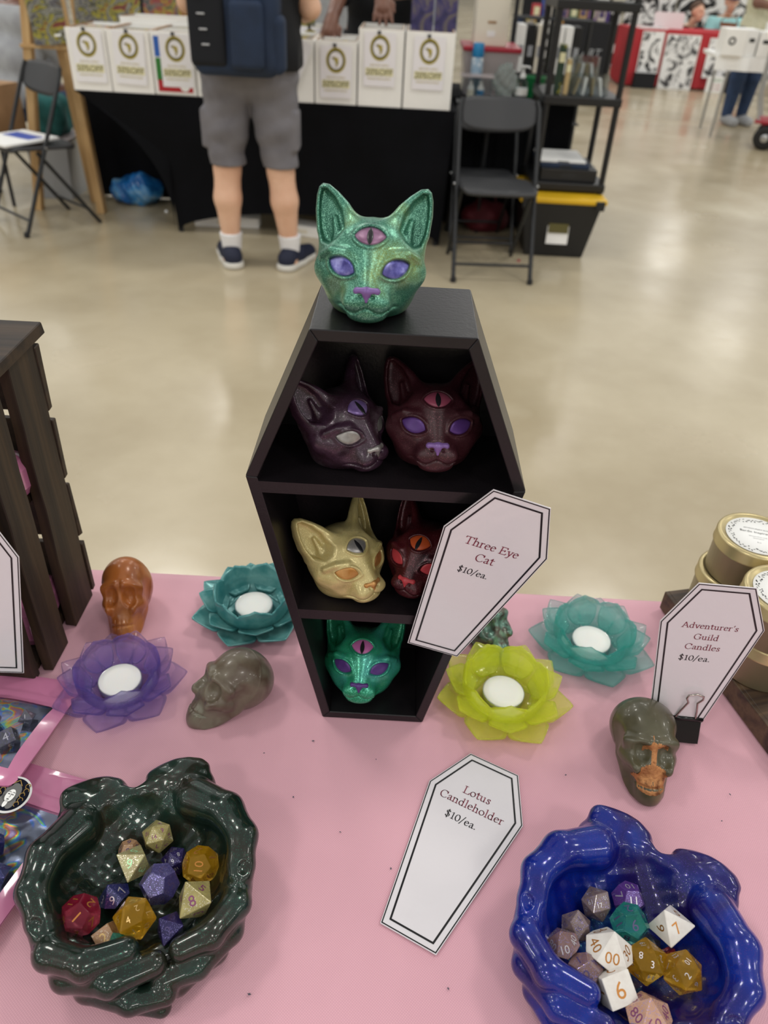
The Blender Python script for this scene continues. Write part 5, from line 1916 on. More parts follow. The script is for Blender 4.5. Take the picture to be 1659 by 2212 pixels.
def person_seated(label, x, y, seat_z, yaw, skin, shirtm, hairm, cap=None, lean=0.0, short=False, stand=False, head_yaw=None):
    ca, sa = math.cos(yaw), math.sin(yaw)

    def T(a, b, c):
        return (x + a * ca - b * sa, y + a * sa + b * ca, c)
    z = seat_z
    if stand:
        legs = [([T(s * 0.1, 0, z), T(s * 0.10, 0, z * 0.52), T(s * 0.10, 0.02, 0.07), T(s * 0.10, -0.13, 0.04)], [0.10, 0.068, 0.042, 0.036], 0) for s in (-1, 1)]
    else:
        legs = [([T(s * 0.1, 0, z + 0.07), T(s * 0.11, -0.40, z + 0.06), T(s * 0.11, -0.40, 0.08), T(s * 0.11, -0.52, 0.04)], [0.09, 0.065, 0.042, 0.034], 0) for s in (-1, 1)]
    b = z + 0.08
    torso = [([T(-0.06, 0, b), T(0.06, 0, b)], [0.14, 0.14], 0), ([T(-0.06, -0.05 * lean, b + 0.2), T(0.06, -0.05 * lean, b + 0.2)], [0.135, 0.135], 0), ([T(-0.09, -0.12 * lean, b + 0.40), T(0.09, -0.12 * lean, b + 0.40)], [0.115, 0.115], 0),
             ([T(0, -0.15 * lean, b + 0.46), T(0, -0.2 * lean - 0.02, b + 0.57)], [0.062, 0.052], 0)]
    arms, hands = [], []
    for s in (-1, 1):
        sh = T(s * 0.19, -0.13 * lean, b + 0.43)
        el = T(s * 0.24, -0.12 - 0.15 * lean, b + 0.20)
        wr = T(s * 0.12, -0.30 - 0.15 * lean, b + 0.17)
        arms.append(([sh, el, wr], [0.06, 0.045, 0.03], 0))
        e = Vector(wr) - Vector(el)
        hands += hand_parts(wr, tuple(e), s, 0.4)
    hc = T(0, -0.25 * lean - 0.03, b + 0.68)
    hd, HT = head_chains(hc, yaw if head_yaw is None else head_yaw)
    ch = legs + torso + arms + hands + hd
    lo, hi = bounds(ch)
    root = mk('person', sculpt('person', chain_sdf(ch), lo, hi, 0.012, 1, 1.0), skin)
    tag(root, label, 'person')
    face_parts(root, HT, 1.0, M['eye_dark'])

    def shirt(P):
        d = chain_sdf(torso[:3] + [([p[0], tuple((Vector(p[0]) * 0.3 + Vector(p[1]) * 0.7)) if short else p[1]] + ([] if short else [p[2]]), [0.066, 0.056] + ([] if short else [0.042]), 0) for p, r, f in arms], 0.05, 0.016)(P)
        return np.maximum(d, np.maximum(b - 0.06 - P[:, 2], P[:, 2] - (b + 0.50)))
    l2, h2 = bounds(torso + arms)
    mk('shirt', sculpt('shirt', shirt, l2, h2, 0.013, 1, 1.0), shirtm, root)
    mk('trousers', sculpt('trousers', lambda P: np.maximum(chain_sdf([(p[:-1], r[:-1], f) for p, r, f in legs] + [torso[0]], 0.04, 0.013)(P), np.maximum(0.08 - P[:, 2], P[:, 2] - b - 0.02)), lo, (hi[0], hi[1], b + 0.2), 0.014, 1, 1.0), M['jeans'], root)
    for p, r, f in legs:
        a_, b_ = p[-2], p[-1]
        sd = lambda P, a_=a_, b_=b_: np.maximum(s_cap(P, (a_[0], a_[1], 0.06), b_, 0.055, 0.048), 0.004 - P[:, 2])
        mn_, mx_ = np.minimum(a_, b_) - 0.08, np.maximum(a_, b_) + 0.08
        mk('shoe', sculpt('shoe', sd, mn_, mx_, 0.012, 1, 1.0), M['grey_knit'], root)
    hx, hy, hz = hc
    hyw = yaw if head_yaw is None else head_yaw
    bx, by = -math.sin(hyw), math.cos(hyw)
    mk('hair', sculpt('hair', lambda P: np.maximum(s_ell(P, (hx + 0.018 * bx, hy + 0.018 * by, hz + 0.04), (0.101, 0.106, 0.099)), -((P[:, 0] - hx) * bx + (P[:, 1] - hy) * by) * 0.8 - (P[:, 2] - hz - 0.045) * 0.8), (hx - .16, hy - .16, hz - .12), (hx + .16, hy + .16, hz + .18), 0.01, 1, 1.0), hairm, root)
    if cap is not None:
        def capf(P):
            d = np.maximum(s_ell(P, (hx + 0.012 * bx, hy + 0.012 * by, hz + 0.05), (0.106, 0.112, 0.106)), hz + 0.045 - P[:, 2])
            br = s_ell(P, (hx - 0.125 * bx, hy - 0.125 * by, hz + 0.05), (0.075, 0.075, 0.012))
            return np.minimum(d, br)
        mk('cap', sculpt('cap', capf, (hx - .24, hy - .24, hz), (hx + .24, hy + .24, hz + .2), 0.01, 1, 1.0), cap, root)
    return root


M['jeans'] = mat('blue_denim', '#2a3a5a', 0.85, col2='#33486c', nscale=20)
M['grey_knit'] = mat('grey_sweatshirt', '#a5a8ac', 0.9, col2='#97999e', nscale=14, bump=0.3, bscale=60)
M['aqua_shirt'] = mat('aqua_shirt_fabric', '#9fd8da', 0.85)
M['cream_shirt'] = mat('cream_print_shirt', '#cfcab0', 0.85, col2=['#c2c0a2', '#d8d4c0'], nscale=30)
M['cap_blue'] = mat('blue_cap_fabric', '#3f4f7e', 0.8)
M['brown_hair'] = mat('brown_hair', '#5a4638', 0.7)
M['red_cloth'] = mat('red_table_cloth', '#c0343c', 0.75, col2='#a82c34', nscale=2)
M['booth_black'] = mat('black_booth_cloth', '#1b1c20', 0.85)
M['teal_fabric'] = mat('teal_fabric', '#1f5f5e', 0.85, col2='#174746', nscale=9)
M['blue_bag'] = mat('blue_plastic_bag', '#1f6fb8', 0.25, col2=['#1a5a9e', '#3c8ac8', '#7fa8c8'], nscale=9, bump=0.8, bscale=30)
M['yellow_lid'] = mat('yellow_tote_lid', '#dcb01f', 0.4)
M['grey_bin'] = mat('translucent_grey_bin', '#a9acb0', 0.25, trans=0.3)
M['red_lid'] = mat('red_tub_lid', '#a8283a', 0.3)
M['tub'] = mat('frosted_tub_plastic', '#c9bfc0', 0.3, trans=0.45)
M['ivory'] = mat('ivory_box', '#e4ddcc', 0.55)
M['green_bin'] = mat('green_bin_plastic', '#1c7a44', 0.35)
M['gold_ink'] = mat('gold_print_ink', '#b5a433', 0.5)
M['olive_ink'] = mat('olive_print_ink', '#5a5428', 0.5)
M['pale_gold'] = mat('pale_gold_print', '#e2ddb4', 0.5)
M['sleeve'] = mat('clear_page_sleeve', '#efeef2', 0.1, coat=0.3)
M['comic_art'] = art_material('comic_cover_art', ['#8a3a3a', '#d8c84a', '#4a4640', '#b8b0a0', '#5f5a6a', '#7a6a58'], 14, 6, 0.36, 0.64)
M['comic_art2'] = art_material('comic_cover_art_warm', ['#5c5648', '#c8b43a', '#b03038', '#8a8070', '#3f3c48', '#d2c69a'], 10, 5, 0.36, 0.64)
M['comic_white'] = mat('comic_page_edges', '#dcd9d0', 0.6)
M['ink_art'] = art_material('black_and_white_ink_art', ['#101012', '#18181a', '#e6e6e6', '#f0f0f0', '#1c1c1e'], 2.6, 4, 0.3, 0.7, 0.5, 1.2, None, True)
M['ink_art2'] = art_material('black_and_white_brush_art', ['#eeeeee', '#f2f2f2', '#202022', '#dcdcdc', '#303034'], 3.4, 5, 0.28, 0.72, 0.5, 2.0, None, True)
M['purple_art'] = art_material('dark_purple_print', ['#2c2644', '#4a3c78', '#8a7a6a', '#241f36'], 9, 4, 0.3, 0.7)

# ------------------------------------------------------------------ comic vendor's table with black stretch cover
VT = empty('vendor_table', (-0.72, 4.86, 0), (0, 0, 0), 'long vendor table under the white comic boxes', 'table')
MB().box((0, 0, 0.692), (1.96, 0.74, 0.03), 0.004).build('tabletop', M['white_card'], VT)
for sx in (-0.55, 0.93):
    for sy in (-0.33, 0.33):
        MB().tube([(sx, sy, 0), (sx, sy, 0.675)], 0.015, 8).build('leg', M['black_metal'], VT)


def stretch_cover():
    """spandex cover: open arches between the four feet"""
    x0, x1, y0, y1, zt = -1.745, 0.26, 4.483, 5.24, 0.7095
    xl = -1.29
    v, f = [], []

    def quadgrid(P00, P10, P11, P01, nu, nv, fn=None):
        n = len(v)
        for j in range(nv + 1):
            for i in range(nu + 1):
                a, b = i / nu, j / nv
                p = Vector(P00) * (1 - a) * (1 - b) + Vector(P10) * a * (1 - b) + Vector(P11) * a * b + Vector(P01) * (1 - a) * b
                if fn:
                    p = fn(p, a, b)
                v.append(tuple(p))
        for j in range(nv):
            for i in range(nu):
                q = n + j * (nu + 1) + i
                f.append((q, q + 1, q + nu + 2, q + nu + 1))
    quadgrid((x0, y0, zt), (x1, y0, zt), (x1, y1, zt), (x0, y1, zt), 8, 4)

    def front(p, a, b):
        # b = 0 at the table edge, 1 at the hem; hem arches up between the feet
        hem = 0.13 * math.sin(math.pi * min(max(a, 0), 1)) ** 0.5 if 0 < a < 1 else 0
        z = zt + (0.005 + hem - zt) * b
        pull = 0.4625 * (1 - (1 - b) ** 2.6)
        return Vector((x0 + pull + (x1 - 0.03 * b - x0 - pull) * a, p.y + 0.03 * b, z))
    quadgrid((x0, y0, zt), (x1, y0, zt), (x1, y0, 0), (x0, y0, 0), 40, 16, front)

    def side(p, a, b):
        hem = 0.62 * math.sin(math.pi * a) ** 0.3 if 0 < a < 1 else 0
        z = zt + (0.005 + hem - zt) * b
        return Vector((x0 + 0.4625 * (1 - (1 - b) ** 2.6), p.y + (0.03 if a < .5 else -0.03) * b, z))
    quadgrid((x0, y1, zt), (x0, y0, zt), (x0, y0, 0), (x0, y1, 0), 16, 16, side)

    def side2(p, a, b):
        hem = 0.3 * math.sin(math.pi * a) ** 0.45 if 0 < a < 1 else 0
        return Vector((x1 - 0.03 * b, p.y, zt + (0.005 + hem - zt) * b))
    quadgrid((x1, y0, zt), (x1, y1, zt), (x1, y1, 0), (x1, y0, 0), 12, 12, side2)

    def back(p, a, b):
        hem = 0
        return Vector((p.x - 0.30 * a, p.y - 0.03 * b, zt + (0.005 + hem - zt) * b))
    quadgrid((x1, y1, zt), (x0, y1, zt), (x0, y1, 0), (x1, y1, 0), 20, 10, back)
    return raw('stretch_cover', v, f, True)


tag(mk('stretch_table_cover', stretch_cover(), M['black_cloth']), 'black stretch cover pulled over the vendor table', 'tablecloth')
BT = MB().lathe([(0.011, 0.0), (0.011, 0.003), (0.0, 0.004)], 16, (0, 0, 0), True, Matrix.Rotation(R(90), 4, 'X')).build('grommet', M['alu'], None, (-1.335, 4.488, 0.115))
tag(BT, 'small round metal stud near the cover foot', 'stud')


def emblem(root, x, y, z, s=0.042):
    """round badge: gold rope ring, dark band, bee-like mark"""
    def disc(nm, r0, r1, m, dy, n=40):
        b = MB()
        v, f = [], []
        for k in range(n):
            a = 2 * math.pi * k / n
            v += [(r0 * math.cos(a), 0, r0 * math.sin(a) * 1.12), (r1 * math.cos(a), 0, r1 * math.sin(a) * 1.12)]
        for k in range(n):
            k2 = (k + 1) % n
            f.append((2 * k, 2 * k + 1, 2 * k2 + 1, 2 * k2))
        b.add(v, f)
        b.build(nm, m, root, (x, y - dy, z))
    disc('badge_rim', s, s * 0.9, M['gold_ink'], 0.0006)
    disc('badge_band', s * 0.9, s * 0.7, M['olive_ink'], 0.0006)
    b = MB()
    for k in range(18):
        a = 2 * math.pi * k / 18
        c, sn = math.cos(a), math.sin(a) * 1.12
        b.add([((s * 0.80) * c - s * 0.05 * sn - s * .04 * c, 0, (s * 0.80) * sn + s * 0.05 * c), ((s * 0.86) * c, 0, (s * 0.86) * sn), ((s * 0.80) * c + s * 0.05 * sn, 0, (s * 0.80) * sn - s * 0.05 * c), ((s * 0.74) * c, 0, (s * 0.74) * sn)], [(0, 1, 2, 3)])
    b.build('badge_letters', M['gold_ink'], root, (x, y - 0.0009, z))
    b = MB()
    for px, pz, rx, rz in ((0.0, 0.12, 0.26, 0.13), (0.08, -0.12, 0.18, 0.17), (0.10, -0.36, 0.10, 0.14), (-0.16, 0.22, 0.12, 0.10)):
        b.add([((px + rx * math.cos(k * .5236)) * s, 0, (pz + rz * math.sin(k * .5236)) * s) for k in range(12)], [tuple(range(12))])
    b.build('badge_bee', M['gold_ink'], root, (x, y - 0.0009, z))
    b = MB()
    for px, pz, rx, rz in ((-0.34, 0.22, 0.10, 0.07), (0.14, -0.22, 0.13, 0.05), (-0.06, 0.05, 0.06, 0.05), (0.02, -0.52, 0.12, 0.04)):
        b.add([((px + rx * math.cos(k * .5236)) * s, 0, (pz + rz * math.sin(k * .5236)) * s) for k in range(12)], [tuple(range(12))])
    b.build('badge_marks', M['olive_ink'], root, (x, y - 0.0012, z))


def flat_text(root, nm, s, x, y, z, h, m, shear=0.0):
    v, f = text_geo(s, shear)
    b = MB()
    b.add([(q[0] * h, 0, q[1] * h) for q in v], f)
    return b.build(nm, m, root, (x, y, z))


def sale_sign(label, x, y, ztop, pct, tilt=0.0, w=0.160, h=0.235):
    t = empty('sale_sign', (x, y, ztop), (0, R(tilt), 0), label, 'sign', 'sale signs clipped to the comic boxes')
    MB().box((0, 0, -h / 2), (w, 0.0012, h), 0.0).build('sheet', M['sleeve'], t)
    MB().box((-0.006, -0.004, 0.002), (0.016, 0.010, 0.016), 0.002).build('clip', M['black_plastic'], t)
    emblem(t, 0, -0.0012, -0.064, 0.050)
    flat_text(t, 'small_lettering', 'SELECTED COMICS', 0, -0.0018, -0.140, 0.008, M['gold_ink'])
    MB().box((0, -0.0010, -0.170), (0.142, 0.0006, 0.036)).build('lettering_glow', M['pale_gold'], t)
    flat_text(t, 'discount_lettering', pct + '%OFF', 0, -0.0022, -0.170, 0.028, M['olive_ink'], 0.15)
    flat_text(t, 'bottom_lettering', 'MARKED PRICE IN BOX', 0, -0.0018, -0.200, 0.008, M['gold_ink'])
    return t


COMIC_ME = MB().box((0, 0, 0), (0.17, 0.004, 0.26)).mesh('comic_book')
PAGEEDGE = [M['comic_white'], M['comic_art'], M['paper'], M['comic_art2']]


def comic_box(label, x0, x1, y, h, length=0.42, n=9, signs=None, z=0.7102, contents='comics'):
    w = x1 - x0
    t = empty('comic_box', ((x0 + x1) / 2, y, z), (0, 0, 0), label, 'comic box', 'white comic boxes on the vendor table')
    MB().box((0, 0.003, h / 2), (w, 0.006, h), 0.002).build('front_wall', M['white_card'], t)
    MB().box((0, length - 0.003, h / 2), (w, 0.006, h), 0.002).build('back_wall', M['white_card'], t)
    for s in (-1, 1):
        MB().box((s * (w / 2 - 0.003), length / 2, h / 2), (0.006, length - 0.012, h), 0.001).build('side_wall', M['white_card'], t)
        MB().box((s * (w / 2 - 0.007), length / 2, h - 0.001), (0.004, length - 0.012, 0.006)).build('cardboard_edge', M['brown_card'], t)
    MB().box((0, 0.009, h - 0.004), (w - 0.014, 0.004, 0.010)).build('cardboard_edge', M['brown_card'], t)
    MB().box((0, length / 2, 0.003), (w - 0.012, length - 0.012, 0.006)).build('base', M['white_card'], t)
    rg = random.Random(int(1000 * (x0 + 9)))
    for k in range(n):
        c = mk('comic_book', COMIC_ME, PAGEEDGE[0], None, ((x0 + x1) / 2 + rg.uniform(-.006, .006), y + 0.03 + (length - 0.06) * k / max(n - 1, 1), z + 0.140 + rg.uniform(0, .012)), (R(rg.uniform(-5, 5)), 0, 0))
        c.material_slots[0].link = 'OBJECT'
        c.material_slots[0].material = PAGEEDGE[rg.randrange(4)]
        tag(c, 'comic filed upright in the ' + contents, 'comic', 'comics filed in the ' + contents)
    return t


FY = 4.487
BX = [(-1.744, -1.543, 0.280, 'leftmost white comic box by the timber easel', '50', 'leftmost box'), (-1.537, -1.320, 0.282, 'second white comic box from the easel', '50', 'second box'),
      (-1.314, -1.098, 0.285, 'white comic box with a framed red and green print', '50', 'red print box'), (-1.092, -0.885, 0.285, 'white comic box just left of the shopper', '50', 'box left of the shopper'),
      (-0.700, -0.487, 0.285, 'white comic box with a slanted sign right of the shopper', '50', 'slanted sign box'), (-0.480, -0.266, 0.285, 'lower white comic box between slanted sign and tall box', '50', 'middle box'),
      (-0.258, -0.030, 0.345, 'tall white comic box under the vendor hand', '20', 'tall box under the hand'), (-0.022, 0.226, 0.345, 'tall white comic box at the table end', '20', 'tall end box')]
for (x0, x1, h, lb, pct, cn) in BX:
    comic_box(lb, x0, x1, FY, h, n=9, contents=cn)
SG = [(-1.640, 0.985, '50', 0, 'sale sign on the leftmost comic box'), (-1.425, 0.985, '50', 2, 'slightly tilted sale sign on the second comic box'), (-1.190, 0.985, '50', 0, 'sale sign over the red and green print'),
      (-0.985, 0.985, '50', 0, 'sale sign half hidden by the shopper'), (-0.566, 1.000, '50', 24, 'sale sign hanging askew right of the shopper'), (-0.372, 0.975, '50', 0, 'sale sign on the lower middle box'),
      (-0.150, 1.040, '20', 0, 'sale sign on the tall box under the hand'), (0.100, 1.036, '20', 0, 'sale sign on the tall box at the table end')]
for i, (x, zt, pct, tl, lb) in enumerate(SG):
    sale_sign(lb, x, FY - (0.0055 if tl < 20 else 0.009), zt, pct, tl)
PR = empty('framed_print', (-1.206, FY - 0.0026, 0.714), (0, 0, 0), 'white framed print in blue, green and red behind a sale sign', 'print')
MB().box((0, 0, 0.138), (0.205, 0.003, 0.272), 0.001).build('frame', M['paper'], PR)
for nm, c, d, col in (('blue_panel', (-0.075, -0.002, 0.215), (0.034, 0.001, 0.09), '#2f62b8'), ('green_panel', (-0.075, -0.002, 0.115), (0.034, 0.001, 0.10), '#2f7a34'), ('red_panel', (0.0, -0.002, 0.040), (0.180, 0.001, 0.055), '#b2232c')):
    MB().box(c, d).build(nm, mat(nm, col, 0.4), PR)
b = MB()
b.add([(0.024 * math.cos(k * .2618), 0, 0.022 * math.sin(k * .2618)) for k in range(24)], [tuple(range(24))])
b.add([(0.02, 0, 0.008), (0.052, 0, 0.016), (0.054, 0, 0.011), (0.022, 0, 0.0)], [(0, 1, 2, 3)])
b.build('white_ladle_shape', M['paper'], PR, (0.048, -0.003, 0.038))

# second row of boxes and leaning long boxes
for (x0, x1, lb, cn) in ((-1.60, -1.10, 'long white comic box in the second row on the left', 'second row left box'), (-0.66, -0.44, 'white comic box in the second row right of the shopper', 'second row right box')):
    comic_box(lb, x0, x1, 4.93, 0.31, 0.26, 5, contents=cn)
sale_sign('sale sign on the second row box', -0.55, 4.922, 1.015, '50', 0)
# stacked, sleeved comics on the tall end box and the rack behind
for i, (x, y, z, w, h, lb, mt) in enumerate(((0.055, 4.72, 1.062, 0.115, 0.17, 'sleeved dark comic standing behind the tall end box', 'purple_art'), (0.178, 4.72, 1.062, 0.115, 0.17, 'second sleeved dark comic at the right of its twin', 'purple_art'),
                                             (-0.61, 4.97, 1.03, 0.16, 0.24, 'bright sleeved comic behind the shopper arm', 'comic_art'))):
    t = empty('sleeved_comic', (x, y, z - (0.06 if i == 2 else 0.10)), (R(-8), 0, 0), lb, 'comic', 'sleeved comics on display')
    MB().box((0, 0, h / 2 + .05), (w, 0.004, h + .1), 0.001).build('cover', M[mt], t)
    MB().box((0, -0.004, h / 2 + .05), (w + 0.01, 0.0015, h + .11), 0.0).build('sleeve', M['clear'], t)
for i in range(3):
    t = empty('sleeved_comic', (-1.76 + 0.40 * i, 5.21, 0.95), (R(-14), 0, 0), ['bright comic sheet at the left end of the back rack', 'bright comic sheet in the middle of the back rack', 'bright comic sheet at the right end of the back rack'][i], 'comic', 'comics on the back rack')
    MB().box((0, 0, 0.17), (0.38, 0.004, 0.34), 0.001).build('cover', M['comic_art2' if i else 'comic_art'], t)
    MB().box((0, -0.004, 0.17), (0.385, 0.0015, 0.345)).build('sleeve', M['clear'], t)
RK = empty('display_rack', (-1.36, 5.225, 0), (0, 0, 0), 'low timber rack holding bright comics behind the boxes', 'rack')
MB().box((0, 0, 0.935), (1.24, 0.05, 0.02), 0.002).build('ledge', M['brown_card'], RK)
for s in (-0.6, 0.6):
    MB().box((s, 0.028, 0.64), (0.03, 0.02, 1.28), 0.002).build('upright', M['pine'], RK)

# ------------------------------------------------------------------ timber easel with sleeved comics
EZ = empty('timber_easel', (-1.95, 4.85, 0), (0, 0, 0), 'pale pine A-frame easel left of the comic boxes', 'easel')


def beam(p, q, w, d, nm, parent, m):
    p, q = Vector(p), Vector(q)
    L_ = (q - p).length
    z = (q - p).normalized()
    x = Vector((1, 0, 0))
    x = (x - z * x.dot(z)).normalized()
    y = z.cross(x)
    Mx = Matrix((tuple(x), tuple(y), tuple(z))).transposed().to_4x4()
    Mx.translation = (p + q) / 2
    o = MB().box((0, 0, 0), (w, d, L_), 0.002).build(nm, m, parent)
    o.matrix_local = Mx
    return o


beam((0.122, -0.035, 0.0), (0.045, 0.02, 1.35), 0.045, 0.055, 'leg', EZ, M['pine'])
beam((-0.265, -0.035, 0.0), (-0.085, 0.02, 1.35), 0.045, 0.055, 'leg', EZ, M['pine'])
beam((0.0, 0.20, 0.0), (-0.02, 0.05, 1.35), 0.045, 0.04, 'rear_leg', EZ, M['pine'])
MB().box((-0.03, -0.028, 0.865), (0.30, 0.03, 0.018), 0.002).build('ledge', M['pine'], EZ)
for i, (x, lb) in enumerate(((-1.945, 'large sleeved comic page standing on the easel ledge'),)):
    t = empty('sleeved_comic', (x, 4.785, 0.876), (R(-5), R(-6), 0), lb, 'comic', 'sleeved comics on display')
    MB().box((0.01, 0, 0.16), (0.19, 0.004, 0.31), 0.001).build('cover', M['comic_art'], t)
    MB().box((0.01, -0.004, 0.16), (0.20, 0.0015, 0.325)).build('sleeve', M['clear'], t)
    MB().box((0.05, -0.0055, 0.045), (0.035, 0.001, 0.010)).build('price_sticker', M['paper'], t)


# ------------------------------------------------------------------ folding chairs
def folding_chair(label, loc, rz, scale=1.0):
    t = empty('folding_chair', loc, (0, 0, R(rz)), label, 'chair', 'black folding chairs', scale)
    for s in (-1, 1):
        MB().tube([(s * 0.205, -0.235, 0.0), (s * 0.205, -0.05, 0.40), (s * 0.203, 0.13, 0.78), (s * 0.19, 0.145, 0.815)], 0.0115, 10).build('front_frame', M['black_metal'], t)
        MB().tube([(s * 0.185, 0.235, 0.0), (s * 0.185, -0.07, 0.42)], 0.0105, 10).build('rear_leg', M['black_metal'], t)
        MB().lathe([(0.016, 0), (0.016, 0.02), (0.0115, 0.03)], 12, (s * 0.205, -0.235, 0)).build('foot_cap', M['black_plastic'], t)
        MB().lathe([(0.006, -0.004), (0.006, 0.004)], 10, (0, 0, 0), True, Matrix.Translation((s * 0.219, -0.03, 0.445)) @ Matrix.Rotation(R(90), 4, 'Y')).build('rivet', M['alu'], t)
    MB().tube([(-0.205, -0.200, 0.085), (0.205, -0.200, 0.085)], 0.008, 8).build('crossbar', M['black_metal'], t)
    MB().tube([(-0.185, 0.17, 0.09), (0.185, 0.17, 0.09)], 0.008, 8).build('crossbar', M['black_metal'], t)
    # seat: rounded slab, slightly dished
    v, f = [], []
    n = 18
    for z in (0, 1):
        for j in range(n + 1):
            for i in range(n + 1):
                a, b = 2 * i / n - 1, 2 * j / n - 1
                k = (abs(a) ** 6 + abs(b) ** 6) ** (1 / 6)
                mx = max(abs(a), abs(b), 1e-6)
                x, y = a * mx / max(k, 1e-6), b * mx / max(k, 1e-6)
                zz = 0.430 + 0.018 * (-b) * 0.6 - 0.012 * (1 - a * a) * (1 - b * b) + (0.018 if z else 0) - (0.010 * (b < -0.8) * (abs(b) - 0.8) * 5)
                v.append((x * 0.195, -0.02 + y * 0.20, zz))
    m = (n + 1) ** 2
    for j in range(n):
        for i in range(n):
            q = j * (n + 1) + i
            f.append((q, q + n + 1, q + n + 2, q + 1))
            f.append((m + q, m + q + 1, m + q + n + 2, m + q + n + 1))
    for i in range(n):
        for a, b in (((i), (i + 1)), ((n * (n + 1) + i + 1), (n * (n + 1) + i)), (((i + 1) * (n + 1)), (i * (n + 1))), ((i * (n + 1) + n), ((i + 1) * (n + 1) + n))):
            f.append((a, b, m + b, m + a))
    mk('seat', raw('seat', v, f, True), M['chair_plastic'], t)
    # backrest: curved panel
    v, f = [], []
    nu, nv = 20, 8
    for side in (0, 1):
        for j in range(nv + 1):
            for i in range(nu + 1):
                a, b = 2 * i / nu - 1, j / nv
                zt = 0.825 - 0.018 * a ** 8
                zb = 0.690 - 0.022 * (1 - a * a) + 0.03 * a ** 8
                z = zb + (zt - zb) * b
                y = 0.105 + 0.4 * (z - 0.72) + 0.035 * (1 - a * a) + (0.012 if side else 0)
                v.append((a * 0.192, y, z))
    m = (nu + 1) * (nv + 1)
    for j in range(nv):
        for i in range(nu):
            q = j * (nu + 1) + i
            f.append((q, q + 1, q + nu + 2, q + nu + 1))
            f.append((m + q, m + q + nu + 1, m + q + nu + 2, m + q + 1))
    for i in range(nu):
        f.append((i + 1, i, m + i, m + i + 1))
        q = nv * (nu + 1) + i
        f.append((q, q + 1, m + q + 1, m + q))
    for j in range(nv):
        q = j * (nu + 1)
        f.append((q, q + nu + 1, m + q + nu + 1, m + q))
        q += nu
        f.append((q + nu + 1, q, m + q, m + q + nu + 1))
    mk('backrest', raw('backrest', v, f, True), M['chair_plastic'], t)
    return t


folding_chair('black folding chair facing forward beside the yellow-lidded tote', (0.475, 4.165, 0), 4, 0.98)
folding_chair('black folding chair with a white magazine on the seat at the left edge', (-2.060, 4.560, 0), -41, 0.98)
folding_chair('grey black folding chair behind the forward-facing chair', (0.455, 4.65, 0), 4, 0.86)
MG = empty('magazine', (-2.125, 4.505, 0.4465), (0, 0, R(-30)), 'white magazine with blue edge on the left chair seat', 'magazine')
MB().box((0, 0, 0.009), (0.30, 0.34, 0.012), 0.001).build('pages', M['paper'], MG)
MB().box((0.0, 0.05, 0.0162), (0.22, 0.10, 0.001)).build('blue_band', mat('blue_print', '#3a55b0', 0.4), MG)

# ------------------------------------------------------------------ plastic shelving on the tote
TT = empty('storage_tote', (0.885, 4.64, 0), (0, 0, 0), 'black storage tote with yellow lid under the shelving', 'storage box')
b = MB()
b.add([(-0.165, -0.195, 0.004), (0.165, -0.195, 0.004), (0.165, 0.195, 0.004), (-0.165, 0.195, 0.004), (-0.215, -0.235, 0.30), (0.215, -0.235, 0.30), (0.215, 0.235, 0.30), (-0.215, 0.235, 0.30)],
      [(0, 3, 2, 1), (0, 1, 5, 4), (1, 2, 6, 5), (2, 3, 7, 6), (3, 0, 4, 7), (4, 5, 6, 7)])
b.build('tote_body', M['black_plastic'], TT)
MB().box((0, 0, 0.315), (0.478, 0.505, 0.032), 0.010).build('lid', M['yellow_lid'], TT)
for s in (-1, 1):
    MB().box((s * 0.20, -0.256, 0.30), (0.05, 0.012, 0.05), 0.004).build('latch', M['black_plastic'], TT)
lb = MB().box((0.0, -0.2215, 0.145), (0.12, 0.002, 0.13), 0.0, None, (R(-7.7), 0, 0)).build('label', M['paper'], TT)
MB().box((0.0, -0.2255, 0.165), (0.11, 0.002, 0.05), 0.0, None, (R(-7.7), 0, 0)).build('label_print', M['olive_ink'], lb)

SH = empty('plastic_shelving', (0.915, 4.74, 0.333), (0, 0, 0), 'black plastic shelving unit standing on the tote', 'shelving')
for sx in (-0.185, 0.185):
    for sy in (-0.215, 0.20):
        MB().tube([(sx, sy, 0.0), (sx, sy, 1.25)], 0.0165, 12).build('post', M['black_plastic'], SH)
for z in (0.03, 0.452, 0.868, 1.22):
    MB().box((0, -0.005, z), (0.41, 0.46, 0.042), 0.006).build('shelf', M['black_plastic'], SH)
zs = 0.333 + 0.4732
for lb, nm, (x, y), (w, d, h), mt in (('dark green boxed book leaning on the middle shelf', 'boxed_book', (0.790, 4.62), (0.035, 0.10, 0.22), mat('dark_green_cover', '#1f3a2c', 0.4, col2='#8f8a2a', nscale=16, lo=.55, hi=.6)),
                                      ('gold patterned box on the middle shelf', 'patterned_box', (0.828, 4.60), (0.025, 0.10, 0.16), M['gold_lid']),):
    t = empty(nm, (x, y, zs), (0, 0, R(-6)), lb, 'box')
    MB().box((0, 0, h / 2), (w, d, h), 0.002).build('case', mt, t)
    MB().box((0, -d / 2 - 0.0008, h * 0.75), (w * 0.8, 0.001, h * 0.2)).build('title_panel', M['pale_gold'], t)
